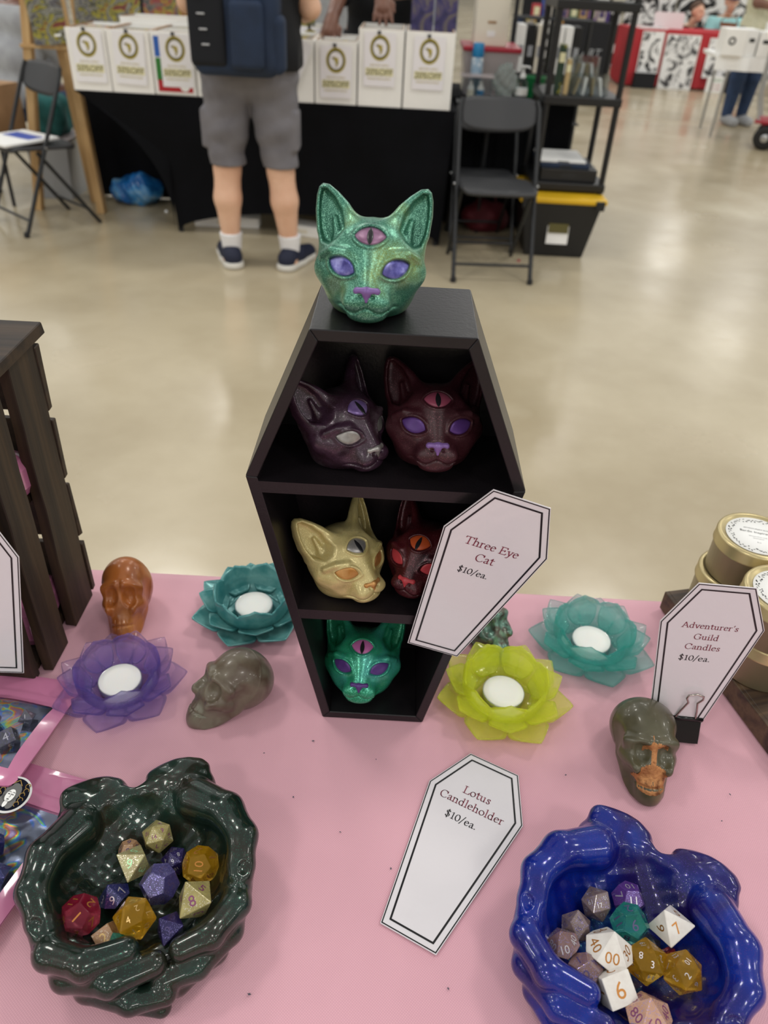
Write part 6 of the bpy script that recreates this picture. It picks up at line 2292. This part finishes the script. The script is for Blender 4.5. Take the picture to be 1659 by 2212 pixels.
for i, (x, y, w, h) in enumerate(((0.925, 4.66, 0.14, 0.17), (0.945, 4.575, 0.19, 0.10))):
    t = empty('acrylic_holder', (x, y, zs), (0, 0, 0), ['tall clear acrylic holder on the middle shelf', 'low clear acrylic holder with cards at the shelf front'][i], 'card holder', 'clear card holders')
    for s in (-1, 1):
        MB().box((s * w / 2, 0, h / 2), (0.003, 0.06, h)).build('side_pane', M['clear'], t)
        MB().box((0, s * 0.03, h / 2), (w, 0.003, h)).build('pane', M['clear'], t)
    for k in range(4):
        MB().box((-w * 0.35 + w * 0.22 * k, 0.0, h * 0.42), (0.012, 0.045, h * 0.8), 0.0, None, (0, R(14 - 9 * k), 0)).build('card_stack', M['paper' if k % 2 else 'gold_tin'], t)
zl = 0.333 + 0.0513
for lb, (x, y, z), (w, d, h), mt in (('flat black case on the lowest shelf', (0.915, 4.71, zl), (0.31, 0.34, 0.065), 'black_plastic'), ('dark blue folder lying on the black case', (0.89, 4.71, zl + 0.0655), (0.27, 0.32, 0.022), 'pack_navy'), ('white paper pack on the blue folder', (0.88, 4.72, zl + 0.088), (0.25, 0.30, 0.015), 'paper')):
    t = empty('flat_case', (x, y, z), (0, 0, 0), lb, 'case')
    MB().box((0, 0, h / 2), (w, d, h), 0.004).build('case_body', M[mt], t)
    MB().box((0, -d / 2 - 0.001, h / 2), (w * 0.25, 0.002, h * 0.4)).build('clasp', M['black_metal'], t)
zu = 0.333 + 0.8895
for i, x in enumerate((0.79, 0.86, 0.94, 1.02)):
    t = empty('stocked_box', (x, 4.62, zu), (0, 0, 0), ['leftmost small carton on the upper shelf', 'second small carton on the upper shelf', 'third small carton on the upper shelf', 'rightmost small carton on the upper shelf'][i], 'carton', 'cartons on the upper shelf')
    MB().box((0, 0, 0.06), (0.06, 0.10, 0.12), 0.002).build('carton', M[['ivory', 'black_plastic', 'paper', 'ivory'][i]], t)
    MB().box((0, -0.051, 0.06), (0.035, 0.001, 0.05)).build('print', M[['purple_art', 'pale_gold', 'comic_art', 'comic_art2'][i]], t)

# ------------------------------------------------------------------ side table behind the chair with supplies
ST2 = empty('supply_table', (0.62, 5.28, 0), (0, 0, 0), 'black-draped supply table behind the chairs', 'table')
MB().box((0, 0, 0.70), (0.70, 0.62, 0.03), 0.004).build('tabletop', M['black_cloth'], ST2)
b = MB()
for (xa, ya, xb, yb) in ((-0.35, -0.31, 0.35, -0.31), (-0.35, 0.31, 0.35, 0.31), (-0.35, -0.31, -0.35, 0.31), (0.35, -0.31, 0.35, 0.31)):
    n = 24
    for k in range(n):
        t0, t1 = k / n, (k + 1) / n
        for (ta, tb_) in ((t0, t1),):
            o0, o1 = 0.012 * math.sin(ta * 40), 0.012 * math.sin(tb_ * 40)
            nx, ny = (0, 1) if ya == yb else (1, 0)
            p0 = (xa + (xb - xa) * ta, ya + (yb - ya) * ta)
            p1 = (xa + (xb - xa) * tb_, ya + (yb - ya) * tb_)
            b.add([(p0[0], p0[1], 0.71), (p1[0], p1[1], 0.71), (p1[0] + nx * o1, p1[1] + ny * o1, 0.02), (p0[0] + nx * o0, p0[1] + ny * o0, 0.02)], [(0, 1, 2, 3)])
b.build('drape', M['black_cloth'], ST2)
zt = 0.7155
t = empty('lidded_tub', (0.470, 5.26, zt), (0, 0, 0), 'frosted storage tub with red lid behind the chair', 'storage tub')
b = MB()
b.add([(-0.14, -0.17, 0.0), (0.14, -0.17, 0.0), (0.14, 0.17, 0.0), (-0.14, 0.17, 0.0), (-0.155, -0.19, 0.22), (0.155, -0.19, 0.22), (0.155, 0.19, 0.22), (-0.155, 0.19, 0.22)], [(0, 3, 2, 1), (0, 1, 5, 4), (1, 2, 6, 5), (2, 3, 7, 6), (3, 0, 4, 7)])
b.build('tub_body', M['tub'], t)
MB().box((0, 0, 0.233), (0.335, 0.40, 0.026), 0.008).build('lid', M['red_lid'], t)
t = empty('carton', (0.455, 5.24, zt + 0.2465), (0, 0, 0), 'tall ivory carton with a handle slot on the red-lidded tub', 'carton')
MB().box((0, 0, 0.15), (0.185, 0.24, 0.30), 0.003).build('carton_body', M['ivory'], t)
MB().box((0.0, -0.121, 0.115), (0.048, 0.002, 0.012)).build('handle_slot', M['brown_card'], t)
MB().box((0.0, -0.121, 0.060), (0.045, 0.001, 0.028)).build('label', M['paper'], t)
t = empty('spray_can', (0.385, 5.005, zt), (0, 0, 0), 'spray can with a blue cap on the supply table', 'spray can')
MB().lathe([(0.033, 0.0), (0.034, 0.01), (0.034, 0.185), (0.028, 0.20)], 24).build('can', mat('pale_can_print', '#c5d2dc', 0.35, col2=['#7f9fb8', '#dfe6ea'], nscale=30), t)
MB().lathe([(0.030, 0.20), (0.033, 0.205), (0.031, 0.262), (0.027, 0.268), (0.0, 0.268)], 24).build('cap', mat('blue_cap_plastic', '#1f7fb5', 0.35), t)
t = empty('clear_bin', (0.385, 4.90, 0.7105), (0, 0, 0), 'clear plastic bin with bottles beside the tall end box', 'storage bin')
SB = empty('bin_stand', (0.385, 4.89, 0), (0, 0, 0), 'narrow black stand under the clear bin', 'stand')
MB().box((0, 0, 0.70), (0.21, 0.15, 0.018), 0.003).build('stand_top', M['black_plastic'], SB)
for sx in (-0.085, 0.085):
    for sy in (-0.055, 0.055):
        MB().tube([(sx, sy, 0), (sx, sy, 0.692)], 0.009, 8).build('leg', M['black_metal'], SB)
for s in (-1, 1):
    MB().box((s * 0.085, 0, 0.06), (0.003, 0.12, 0.12)).build('side_pane', M['clear'], t)
    MB().box((0, s * 0.06, 0.06), (0.17, 0.003, 0.12)).build('pane', M['clear'], t)
MB().box((0, 0, 0.002), (0.17, 0.12, 0.004)).build('base', M['clear'], t)
MB().box((0, 0, 0.124), (0.182, 0.132, 0.008), 0.002).build('lid', M['tub'], t)
for i, x in enumerate((0.355, 0.41)):
    q = empty('small_bottle', (x, 4.90, 0.716), (0, 0, 0), ['white bottle in the clear bin', 'blue-labelled bottle in the clear bin'][i], 'bottle')
    MB().lathe([(0.02, 0), (0.02, 0.06), (0.010, 0.075), (0.010, 0.095), (0, 0.095)], 16).build('bottle_body', M['paper'], q)
    MB().lathe([(0.0205, 0.015), (0.0205, 0.05)], 16).build('label', mat('blue_label', '#3f7fb0', 0.4) if i else M['ivory'], q)
t = empty('green_bin', (0.735, 5.14, zt), (0, 0, 0), 'small green bin behind the pump bottle', 'bin')
b = MB()
b.lathe([(0.055, 0), (0.07, 0.10), (0.076, 0.105), (0.068, 0.10), (0.054, 0.006), (0, 0.006)], 24)
b.build('bin_body', M['green_bin'], t)
MB().tube([(-0.07, 0, 0.1), (-0.06, -0.04, 0.112), (0, -0.068, 0.115), (0.06, -0.04, 0.112), (0.07, 0, 0.1)], 0.004, 6).build('handle', M['green_bin'], t)
t = empty('pump_bottle', (0.655, 5.03, zt), (0, 0, 0), 'clear hand sanitiser pump bottle', 'bottle')
MB().lathe([(0.034, 0), (0.036, 0.01), (0.036, 0.075), (0.024, 0.10), (0.015, 0.108)], 24).build('bottle_body', M['clear'], t)
MB().lathe([(0.0365, 0.02), (0.0365, 0.055)], 24).build('label', M['paper'], t)
b = MB()
b.lathe([(0.016, 0.106), (0.016, 0.125), (0.007, 0.130), (0.006, 0.155), (0.014, 0.158), (0.014, 0.168), (0, 0.168)], 18)
b.tube([(0, 0, 0.163), (0.03, -0.01, 0.163), (0.036, -0.012, 0.155)], 0.005, 8)
b.build('pump', M['paper'], t)


def crumple(P):
    d = s_ell(P, (0, 0, 0.085), (0.075, 0.06, 0.085))
    d = smin(d, s_cap(P, (0, 0, 0.12), (0.02, 0, 0.175), 0.04, 0.006), 0.03)
    return smax(d + 0.008 * np.sin(60 * P[:, 0] + 40 * P[:, 2]) * np.sin(55 * P[:, 1] - 35 * P[:, 2]) + 0.004 * np.sin(150 * P[:, 0] - 110 * P[:, 2]), -P[:, 2], 0.01)


bag_o = mk('plastic_bag', sculpt('plastic_bag', crumple, (-.13, -.12, -.02), (.13, .12, .22), 0.006, 1, 1.0), mat('crinkled_clear_plastic', '#dfe9e6', 0.12, trans=0.7, ior=1.3, mix_transp=0.25), None, (0.555, 5.03, zt))
tag(bag_o, 'crumpled clear plastic bag beside the pump bottle', 'bag')
# dark rack panel and literature behind the shelving
t = empty('wire_rack', (0.90, 5.80, 0), (0, 0, 0), 'black wire rack with binders behind the shelving', 'rack')
for x in (-0.24, 0.0, 0.24):
    MB().tube([(x, 0, 0), (x, 0, 1.5)], 0.014, 8).build('upright', M['black_metal'], t)
for z in (0.5, 0.78, 1.08, 1.36):
    for k in range(6):
        MB().tube([(-0.25, -0.14 + 0.05 * k, z), (0.25, -0.14 + 0.05 * k, z)], 0.005, 6).build('wire', M['black_metal'], t)
for i, x in enumerate((0.66, 0.72, 0.78, 0.90, 0.955, 1.01)):
    q = empty('ring_binder', (x + 0.04, 5.75, 0.786), (0, 0, 0), 'binder number %s from the left on the wire rack' % ['one', 'two', 'three', 'four', 'five', 'six'][i], 'binder', 'binders on the wire rack')
    MB().box((0, 0, 0.13), (0.046, 0.17, 0.26), 0.002).build('binder_body', M[['paper', 'black_plastic', 'ivory', 'paper', 'paper', 'black_plastic'][i]], q)
    MB().box((0, -0.0865, 0.12), (0.03, 0.001, 0.06)).build('spine_label', M['grey_knit'], q)

# ------------------------------------------------------------------ odds and ends under and left of the vendor table
def lump(P):
    d = s_ell(P, (0, 0, 0.075), (0.155, 0.12, 0.085))
    d = smin(d, s_ell(P, (0.07, -0.02, 0.10), (0.09, 0.08, 0.08)), 0.05)
    return smax(d + 0.012 * np.sin(35 * P[:, 0] + 22 * P[:, 2]) * np.sin(30 * P[:, 1] - 28 * P[:, 2]) + 0.005 * np.sin(90 * P[:, 0] + 70 * P[:, 2]), -P[:, 2], 0.01)


tag(mk('shopping_bag', sculpt('shopping_bag', lump, (-.22, -.19, -.02), (.22, .19, .24), 0.008, 1, 1.0), M['blue_bag'], None, (-1.69, 5.08, 0.0)), 'crumpled blue plastic bag on the floor under the table', 'bag')
for i, (x, y, w, d, rz) in enumerate(((-1.03, 4.70, 0.38, 0.10, 2), (-0.55, 4.62, 0.22, 0.13, -18))):
    t = empty('flat_carton', (x, y, 0.0), (0, 0, R(rz)), ['flat white carton under the table left of the shopper', 'flat white carton under the table by the right shoe'][i], 'carton', 'flat cartons under the table')
    MB().box((0, 0, 0.03), (w, d, 0.058), 0.003).build('carton_body', M['white_card'], t)
    MB().box((0, -d / 2 - 0.001, 0.03), (w * 0.3, 0.001, 0.02)).build('tape', M['ivory'], t)
t = empty('dark_bag', (0.520, 4.90, 0.0), (0, 0, R(8)), 'dark red bag on the floor under the forward-facing chair', 'bag')
mk('bag_body', sculpt('bag_body', lambda P: smax(s_ell(P, (0, 0, 0.08), (0.15, 0.09, 0.10)) + 0.01 * np.sin(40 * P[:, 0]) * np.sin(45 * P[:, 2]), -P[:, 2], 0.01), (-.2, -.13, -.02), (.2, .13, .22), 0.009, 1, 1.0), mat('maroon_bag_fabric', '#5a1420', 0.7), t)
MB().tube([(-0.06, 0, 0.16), (-0.04, 0, 0.23), (0.04, 0, 0.23), (0.06, 0, 0.16)], 0.006, 8).build('handle', mat('maroon_strap', '#4a1018', 0.7), t)
t = empty('cardboard_box', (-2.49, 5.00, 0.38), (0, 0, R(-14)), 'brown cardboard box on the far left chair', 'box')
MB().box((0, 0, 0.135), (0.30, 0.26, 0.27), 0.003).build('box_body', M['brown_card'], t)
MB().box((0, -0.08, 0.274), (0.30, 0.10, 0.006), 0.0, None, (R(8), 0, 0)).build('flap', M['brown_card'], t)
t = empty('low_stool', (-2.49, 5.00, 0), (0, 0, R(-14)), 'low black stool carrying the cardboard box', 'stool')
MB().box((0, 0, 0.365), (0.34, 0.30, 0.028), 0.006).build('seat', M['black_plastic'], t)
for sx in (-0.14, 0.14):
    for sy in (-0.12, 0.12):
        MB().tube([(sx, sy, 0), (sx, sy, 0.355)], 0.011, 8).build('leg', M['black_metal'], t)
t = empty('grey_bin', (-2.20, 5.20, 0), (0, 0, 0), 'grey translucent storage bin behind the left chair', 'storage bin')
b = MB()
b.add([(-0.10, -0.13, 0.0), (0.10, -0.13, 0.0), (0.10, 0.13, 0.0), (-0.10, 0.13, 0.0), (-0.13, -0.16, 0.34), (0.13, -0.16, 0.34), (0.13, 0.16, 0.34), (-0.13, 0.16, 0.34)], [(0, 3, 2, 1), (0, 1, 5, 4), (1, 2, 6, 5), (2, 3, 7, 6), (3, 0, 4, 7)])
b.build('bin_body', M['grey_bin'], t)
MB().box((0, 0, 0.347), (0.28, 0.34, 0.016), 0.005).build('lid', M['tub'], t)
tag(mk('folded_fabric', sculpt('folded_fabric', lambda P: smax(s_box(P, (0, 0, 0.11), (0.10, 0.12, 0.11), 0.05) + 0.008 * np.sin(50 * P[:, 0] + 30 * P[:, 2]) * np.sin(40 * P[:, 1]), -P[:, 2], 0.01), (-.16, -.18, -.02), (.16, .18, .27), 0.009, 1, 1.0), M['teal_fabric'], None, (-2.20, 5.20, 0.3555)), 'teal fabric bundle on the grey bin', 'fabric')
person_seated('seated person in a grey sweatshirt behind the timber easel', -2.58, 5.62, 0.42, R(150), M['dark_skin'], M['grey_knit'], M['hair'], None, 0.9)
t = empty('task_chair', (-2.98, 6.80, 0), (0, 0, R(10)), 'dark office chair behind the seated person', 'chair')
MB().box((0, 0, 1.02), (0.16, 0.04, 0.22), 0.02).build('backrest', M['black_plastic'], t)
MB().box((0, -0.22, 0.45), (0.42, 0.40, 0.06), 0.02).build('seat', M['black_plastic'], t)
MB().tube([(0, 0.0, 0.95), (0, 0.02, 0.6), (0, -0.1, 0.44)], 0.018, 8).build('spine', M['black_metal'], t)
MB().tube([(0, -0.2, 0.43), (0, -0.2, 0.06)], 0.025, 10).build('column', M['black_metal'], t)
for k in range(5):
    a = k * 1.2566
    MB().tube([(0, -0.2, 0.08), (0.25 * math.cos(a), -0.2 + 0.25 * math.sin(a), 0.04)], 0.016, 8).build('foot', M['black_metal'], t)
MB().box((0, 0, 0), (0.016, 0.016, 0.01), 0.003).build('litter', M['red_lid'], None, (0.676, 4.32, 0.0055))
tag(bpy.data.objects['litter'], 'tiny red scrap on the floor near the tote', 'scrap')

# ------------------------------------------------------------------ far booths on the right
BO = empty('booth_table', (3.95, 12.95, 0), (0, 0, 0), 'far booth table covered in red cloth', 'table')
MB().box((0, 0, 0.685), (1.80, 0.74, 0.03), 0.004).build('tabletop', M['white_card'], BO)
for sx in (-0.8, 0.8):
    for sy in (-0.3, 0.3):
        MB().tube([(sx, sy, 0), (sx, sy, 0.67)], 0.016, 8).build('leg', M['black_metal'], BO)
b = MB()
n = 60
cloth_pts = [(-0.92 + 1.84 * k / n, -0.385) for k in range(n)] + [(0.92, -0.385 + 0.77 * k / 20) for k in range(20)] + [(0.92 - 1.84 * k / n, 0.385) for k in range(n)] + [(-0.92, 0.385 - 0.77 * k / 20) for k in range(20)]
m = len(cloth_pts)
v = [(p[0], p[1], 0.703) for p in cloth_pts] + [(p[0] * (1 + 0.012 * math.sin(i * 1.3)), p[1] * (1 + 0.03 * math.sin(i * 1.1)), 0.02) for i, p in enumerate(cloth_pts)]
b.add(v, [(i, (i + 1) % m, m + (i + 1) % m, m + i)[::-1] for i in range(m)] + [tuple(range(m))])
tag(b.build('red_tablecloth', M['red_cloth'], None, (3.95, 12.95, 0)), 'red cloth hanging to the floor round the far booth table', 'tablecloth')
M['sketch'] = art_material('ink_sketch_print', ['#f2f2f2', '#f0f0f0', '#ececec', '#3a3a3e', '#1c1c1e', '#e0e0e0'], 5.5, 7, 0.30, 0.74, 0.5, 2.5)
for i, (x, w, z0, h, lb, mt) in enumerate(((3.36, 0.30, 0.18, 0.50, 'dark ink poster at the left of the red table', 'ink_art2'), (3.79, 0.47, 0.0, 0.66, 'large white ink-sketch poster leaning on the red table', 'sketch'), (4.36, 0.42, 0.16, 0.48, 'white ink-sketch poster right of the large one', 'sketch'))):
    t = empty('poster_board', (x, 12.53, z0), (R(-2), 0, 0), lb, 'poster', 'posters on the red booth')
    MB().box((0, 0, h / 2), (w, 0.008, h), 0.001).build('board', M['paper'], t)
    MB().box((0, -0.0052, h / 2), (w - 0.03, 0.001, h - 0.03)).build('print', M[mt], t)
for i, (x, w, z0, h, lb, mt) in enumerate(((3.33, 0.30, 0.0, 0.175, 'dark grey carton at the foot of the red table', 'booth_black'), (4.33, 0.26, 0.0, 0.20, 'white notice with green and red lettering on the floor', 'paper'), (4.66, 0.36, 0.0, 0.23, 'dark grey storage box right of the notice', 'booth_black'))):
    t = empty('floor_box', (x, 12.46 if i != 1 else 12.40, z0), (0, 0, 0), lb, 'box')
    MB().box((0, 0, h / 2), (w, 0.10 if i != 1 else 0.02, h), 0.003).build('box_body', M[mt], t)
    if i == 1:
        flat_text(t, 'green_lettering', 'PRINTS', 0, -0.012, h * 0.75, 0.035, M['green_bin'])
        flat_text(t, 'red_lettering', '2 for $30', 0, -0.012, h * 0.45, 0.03, M['red_lid'])
        flat_text(t, 'more_red_lettering', '5 for $60', 0, -0.012, h * 0.22, 0.03, M['red_lid'])
    else:
        MB().box((0, 0, h + 0.004), (w + 0.01, 0.11, 0.008)).build('lid', M[mt], t)
t = empty('table_sign', (3.62, 12.86, 0.7035), (R(-14), 0, R(3)), 'blank pale pink sign board on the red table', 'sign board')
MB().box((0, 0, 0.10), (0.42, 0.008, 0.20), 0.002).build('board', mat('pale_pink_board', '#e6d6d8', 0.5), t)
MB().box((0, 0.05, 0.005), (0.30, 0.10, 0.01), 0.002).build('foot', M['paper'], t)
t = empty('print_stack', (3.35, 12.75, 0.7035), (0, 0, R(8)), 'loose white prints on the left end of the red table', 'prints')
MB().box((0, 0, 0.008), (0.40, 0.28, 0.014), 0.0).build('sheets', M['paper'], t)
MB().box((0.02, 0.02, 0.0175), (0.30, 0.20, 0.003), 0.0, None, (0, 0, R(12))).build('top_print', M['ink_art2'], t)
person_seated('seated person with short brown hair and black shirt at the red booth', 4.10, 13.75, 0.14, R(15), M['skin'], M['shirt_black'], M['brown_hair'], None, 1.0, False, False, R(40))
person_seated('seated person in aqua shirt and blue cap at the red booth', 4.66, 13.70, 0.27, R(-5), M['skin'], M['aqua_shirt'], M['brown_hair'], M['cap_blue'], 0.6, True)
# brown basket before the capped person
t = empty('basket', (4.50, 13.0, 0.7035), (0, 0, 0), 'brown woven basket in front of the capped person', 'basket')
MB().lathe([(0.09, 0), (0.12, 0.09), (0.125, 0.10), (0.115, 0.095), (0.085, 0.01), (0, 0.01)], 20).build('basket_body', mat('brown_wicker', '#8a5a24', 0.7, col2='#6a4218', nscale=40), t)
MB().tube([(-0.12, 0, 0.1), (-0.08, 0, 0.18), (0.08, 0, 0.18), (0.12, 0, 0.1)], 0.008, 8).build('handle', mat('wicker_handle', '#7a4e20', 0.7), t)

# art banners of the hall behind
for i in range(8):
    x = 2.15 + 0.82 * i
    t = empty('art_banner', (x, 14.7 + 0.05 * (i % 2), 0), (0, 0, 0), '%s black and white art banner counted from the left' % ['first', 'second', 'third', 'fourth', 'fifth', 'sixth', 'seventh', 'eighth'][i], 'banner', 'black and white art banners')
    MB().box((0, 0, 1.12), (0.78, 0.01, 2.1), 0.001).build('print', M[['booth_black', 'ink_art', 'ink_art2', 'ink_art', 'ink_art2', 'ink_art', 'ink_art2', 'ink_art'][i]], t)
    MB().box((0, 0, 0.035), (0.80, 0.16, 0.07), 0.01).build('base', M['alu'], t)
    MB().box((0, 0, 2.18), (0.80, 0.02, 0.02), 0.002).build('top_rail', M['alu'], t)
t = empty('purple_pennant', (3.06, 14.5, 0), (0, 0, 0), 'narrow purple pennant between two art banners', 'banner')
MB().box((0, 0, 1.0), (0.13, 0.008, 1.7), 0.001).build('print', mat('purple_fabric', '#4a3678', 0.7), t)
MB().tube([(0, 0.02, 0), (0, 0.02, 1.9)], 0.012, 8).build('pole', M['alu'], t)

# dark booth seen through the shelving
t = empty('booth_table', (2.10, 12.35, 0), (0, 0, R(6)), 'far booth table in black cloth with chalk lettering', 'table')
MB().box((0, 0, 0.385), (1.05, 0.70, 0.77), 0.01).build('draped_cloth', M['booth_black'], t)
flat_text(t, 'chalk_lettering', 'ART', 0.30, -0.356, 0.42, 0.10, M['grey_knit'], 0.2)
for i in range(8):
    x = 1.66 + 0.125 * i
    q = empty('boxed_toy', (x, 12.30, 0.7725), (0, 0, R(6)), '%s bright box from the left on the black booth' % ['first', 'second', 'third', 'fourth', 'fifth', 'sixth', 'seventh', 'eighth'][i], 'box', 'bright boxes on the black booth')
    h = 0.16 + 0.05 * ((i * 7) % 3)
    MB().box((0, 0, h / 2), (0.105, 0.09, h), 0.003).build('box_body', mat('toy_box_%d' % i, ['#b0303a', '#2f4f9e', '#d8d0c0', '#c08a9a', '#3f6a4a', '#c8a060', '#8a5aa0', '#d0c4b8'][i], 0.5), q)
    MB().box((0, -0.046, h / 2), (0.075, 0.001, h * 0.6)).build('window', M['purple_art' if i % 2 else 'pale_gold'], q)
for i in range(4):
    q = empty('hanging_print', (1.30 + 0.17 * i, 11.2, 0.35), (0, 0, R(8)), '%s small print from the left on the low stand' % ['first', 'second', 'third', 'fourth'][i], 'print', 'small prints on the low stand')
    MB().box((0, 0, 0.25), (0.12, 0.012, 0.42), 0.002).build('print', M[['pack_navy', 'comic_art', 'ink_art2', 'comic_art2'][i]], q)
    MB().box((0, 0.006, 0.01), (0.12, 0.06, 0.02)).build('foot', M['black_plastic'], q)
t = empty('low_stand', (1.56, 11.25, 0), (0, 0, R(8)), 'low black stand carrying small prints behind the shelving', 'stand')
MB().box((0, 0, 0.33), (0.80, 0.26, 0.03), 0.004).build('stand_top', M['black_plastic'], t)
for sx in (-0.36, 0.36):
    MB().box((sx, 0, 0.158), (0.03, 0.24, 0.314), 0.003).build('leg_panel', M['black_plastic'], t)

# far left and middle of the hall: dark drapes and stalls
for i, (x, w, mt, lb) in enumerate(((-7.2, 3.0, 'grey_knit', 'grey pipe-and-drape curtain far left'), (-4.0, 3.0, 'booth_black', 'black pipe-and-drape curtain far left of the middle'), (-0.8, 3.0, 'grey_knit', 'grey pipe-and-drape curtain in the far middle'))):
    b = MB()
    n = 60
    for k in range(n):
        x0_, x1_ = -w / 2 + w * k / n, -w / 2 + w * (k + 1) / n
        b.add([(x0_, 0.05 * math.sin(k * 0.9), 0.02), (x1_, 0.05 * math.sin((k + 1) * 0.9), 0.02), (x1_, 0.03 * math.sin((k + 1) * 0.9), 2.4), (x0_, 0.03 * math.sin(k * 0.9), 2.4)], [(0, 1, 2, 3)])
    t = empty('drape_curtain', (x, 15.0, 0), (0, 0, 0), lb, 'curtain', 'far drape curtains')
    b.build('curtain', M[mt], t)
    MB().tube([(-w / 2, 0, 2.42), (w / 2, 0, 2.42)], 0.02, 8).build('rail', M['alu'], t)

# ------------------------------------------------------------------ white table, hand truck and person at the right edge
t = empty('white_table', (3.66, 8.95, 0), (0, 0, R(-6)), 'white plastic table with boxes at the right edge', 'table')
MB().box((0, 0, 0.705), (1.30, 0.66, 0.03), 0.006).build('tabletop', M['paper'], t)
for sx in (-0.5, 0.5):
    for sy in (-0.26, 0.26):
        MB().tube([(sx, sy, 0), (sx, sy, 0.69)], 0.014, 8).build('leg', M['alu'], t)
b = MB()
n = 40
for k in range(n):
    a0, a1 = -0.66 + 1.32 * k / n, -0.66 + 1.32 * (k + 1) / n
    b.add([(a0, -0.335, 0.724), (a1, -0.335, 0.724), (a1, -0.34 - 0.012 * math.sin((k + 1) * 0.9), 0.60), (a0, -0.34 - 0.012 * math.sin(k * 0.9), 0.60)], [(0, 1, 2, 3)])
b.add([(-0.66, -0.335, 0.724), (0.66, -0.335, 0.724), (0.66, 0.335, 0.724), (-0.66, 0.335, 0.724)], [(0, 1, 2, 3)])
tag(b.build('white_tablecloth', M['paper'], None, (3.66, 8.95, 0), (0, 0, R(-6))), 'white cloth over the table at the right edge', 'tablecloth')
for i, (x, y, z, w, d, h, mt, lb) in enumerate(((3.11, 8.78, 0.7255, 0.20, 0.30, 0.22, 'white_card', 'white carton with a round black logo on the white table'), (3.28, 8.82, 0.7255, 0.10, 0.30, 0.22, 'paper', 'narrow white carton next to the logo carton'), (3.40, 8.74, 0.7255, 0.12, 0.20, 0.21, 'white_card', 'white lettered carton on the white table'), (3.60, 8.72, 0.7255, 0.26, 0.12, 0.14, 'purple_art', 'dark purple printed box on the white table'), (3.62, 8.92, 0.7255, 0.28, 0.16, 0.27, 'paper', 'white carton behind the purple box'))):
    q = empty('goods_carton', (x, y, z), (0, 0, R(-6)), lb, 'carton', 'cartons on the white table')
    MB().box((0, 0, h / 2), (w, d, h), 0.003).build('carton_body', M[mt], q)
    if i == 0:
        bb = MB()
        nn = 24
        vv = []
        for k in range(nn):
            a = 2 * math.pi * k / nn
            vv += [(0.035 * math.cos(a), 0, 0.035 * math.sin(a)), (0.018 * math.cos(a), 0, 0.018 * math.sin(a))]
        bb.add(vv, [(2 * k, 2 * ((k + 1) % nn), 2 * ((k + 1) % nn) + 1, 2 * k + 1) for k in range(nn)])
        bb.build('round_logo', M['ink'], q, (-0.03, -d / 2 - 0.001, h * 0.55))
    else:
        MB().box((0, -d / 2 - 0.001, h * 0.6), (w * 0.5, 0.001, h * 0.15)).build('print', M['ink' if i != 3 else 'pale_gold'], q)
t = empty('hand_truck', (3.50, 8.32, 0), (0, 0, R(-25)), 'hand truck with red deck and black wheels at the right edge', 'hand truck')
M['truck_red'] = mat('red_truck_paint', '#9a2030', 0.4)
M['rubber'] = mat('black_rubber_tyre', '#1a1a1a', 0.7)
MB().box((0.10, 0, 0.235), (0.42, 0.40, 0.025), 0.004).build('deck', M['truck_red'], t)
for sy in (-0.16, 0.16):
    MB().tube([(-0.08, sy, 0.24), (-0.14, sy, 0.45), (-0.16, sy, 1.05)], 0.014, 8).build('frame_tube', M['alu'], t)
for z in (0.45, 0.72, 1.0):
    MB().tube([(-0.15, -0.16, z), (-0.15, 0.16, z)], 0.010, 8).build('crossbar', M['alu'], t)
for sx in (-0.02, 0.24):
    MB().box((sx, -0.14, 0.17), (0.02, 0.03, 0.12), 0.003).build('wheel_bracket', M['truck_red'], t)
for sx, sy in ((0.02, -0.18), (0.02, 0.18), (0.30, -0.18), (0.30, 0.18)):
    Mx = Matrix.Translation((sx, sy, 0.105)) @ Matrix.Rotation(R(90), 4, 'X')
    wl = MB().lathe([(0.055, -0.03), (0.085, -0.032), (0.102, -0.020), (0.105, 0.0), (0.102, 0.020), (0.085, 0.032), (0.055, 0.03)], 28, (0, 0, 0), True, Mx).build('wheel', M['rubber'], t)
    MB().lathe([(0.0, -0.034), (0.02, -0.034), (0.055, -0.024), (0.056, 0.024), (0.02, 0.034), (0.0, 0.034)], 24, (0, 0, 0), True, Mx).build('hub', M['alu'], wl)
person_seated('standing person in cream print shirt and blue jeans behind the white table', 3.66, 9.62, 0.86, R(20), M['dark_skin'], M['cream_shirt'], M['brown_hair'], None, 0.2, True, True)
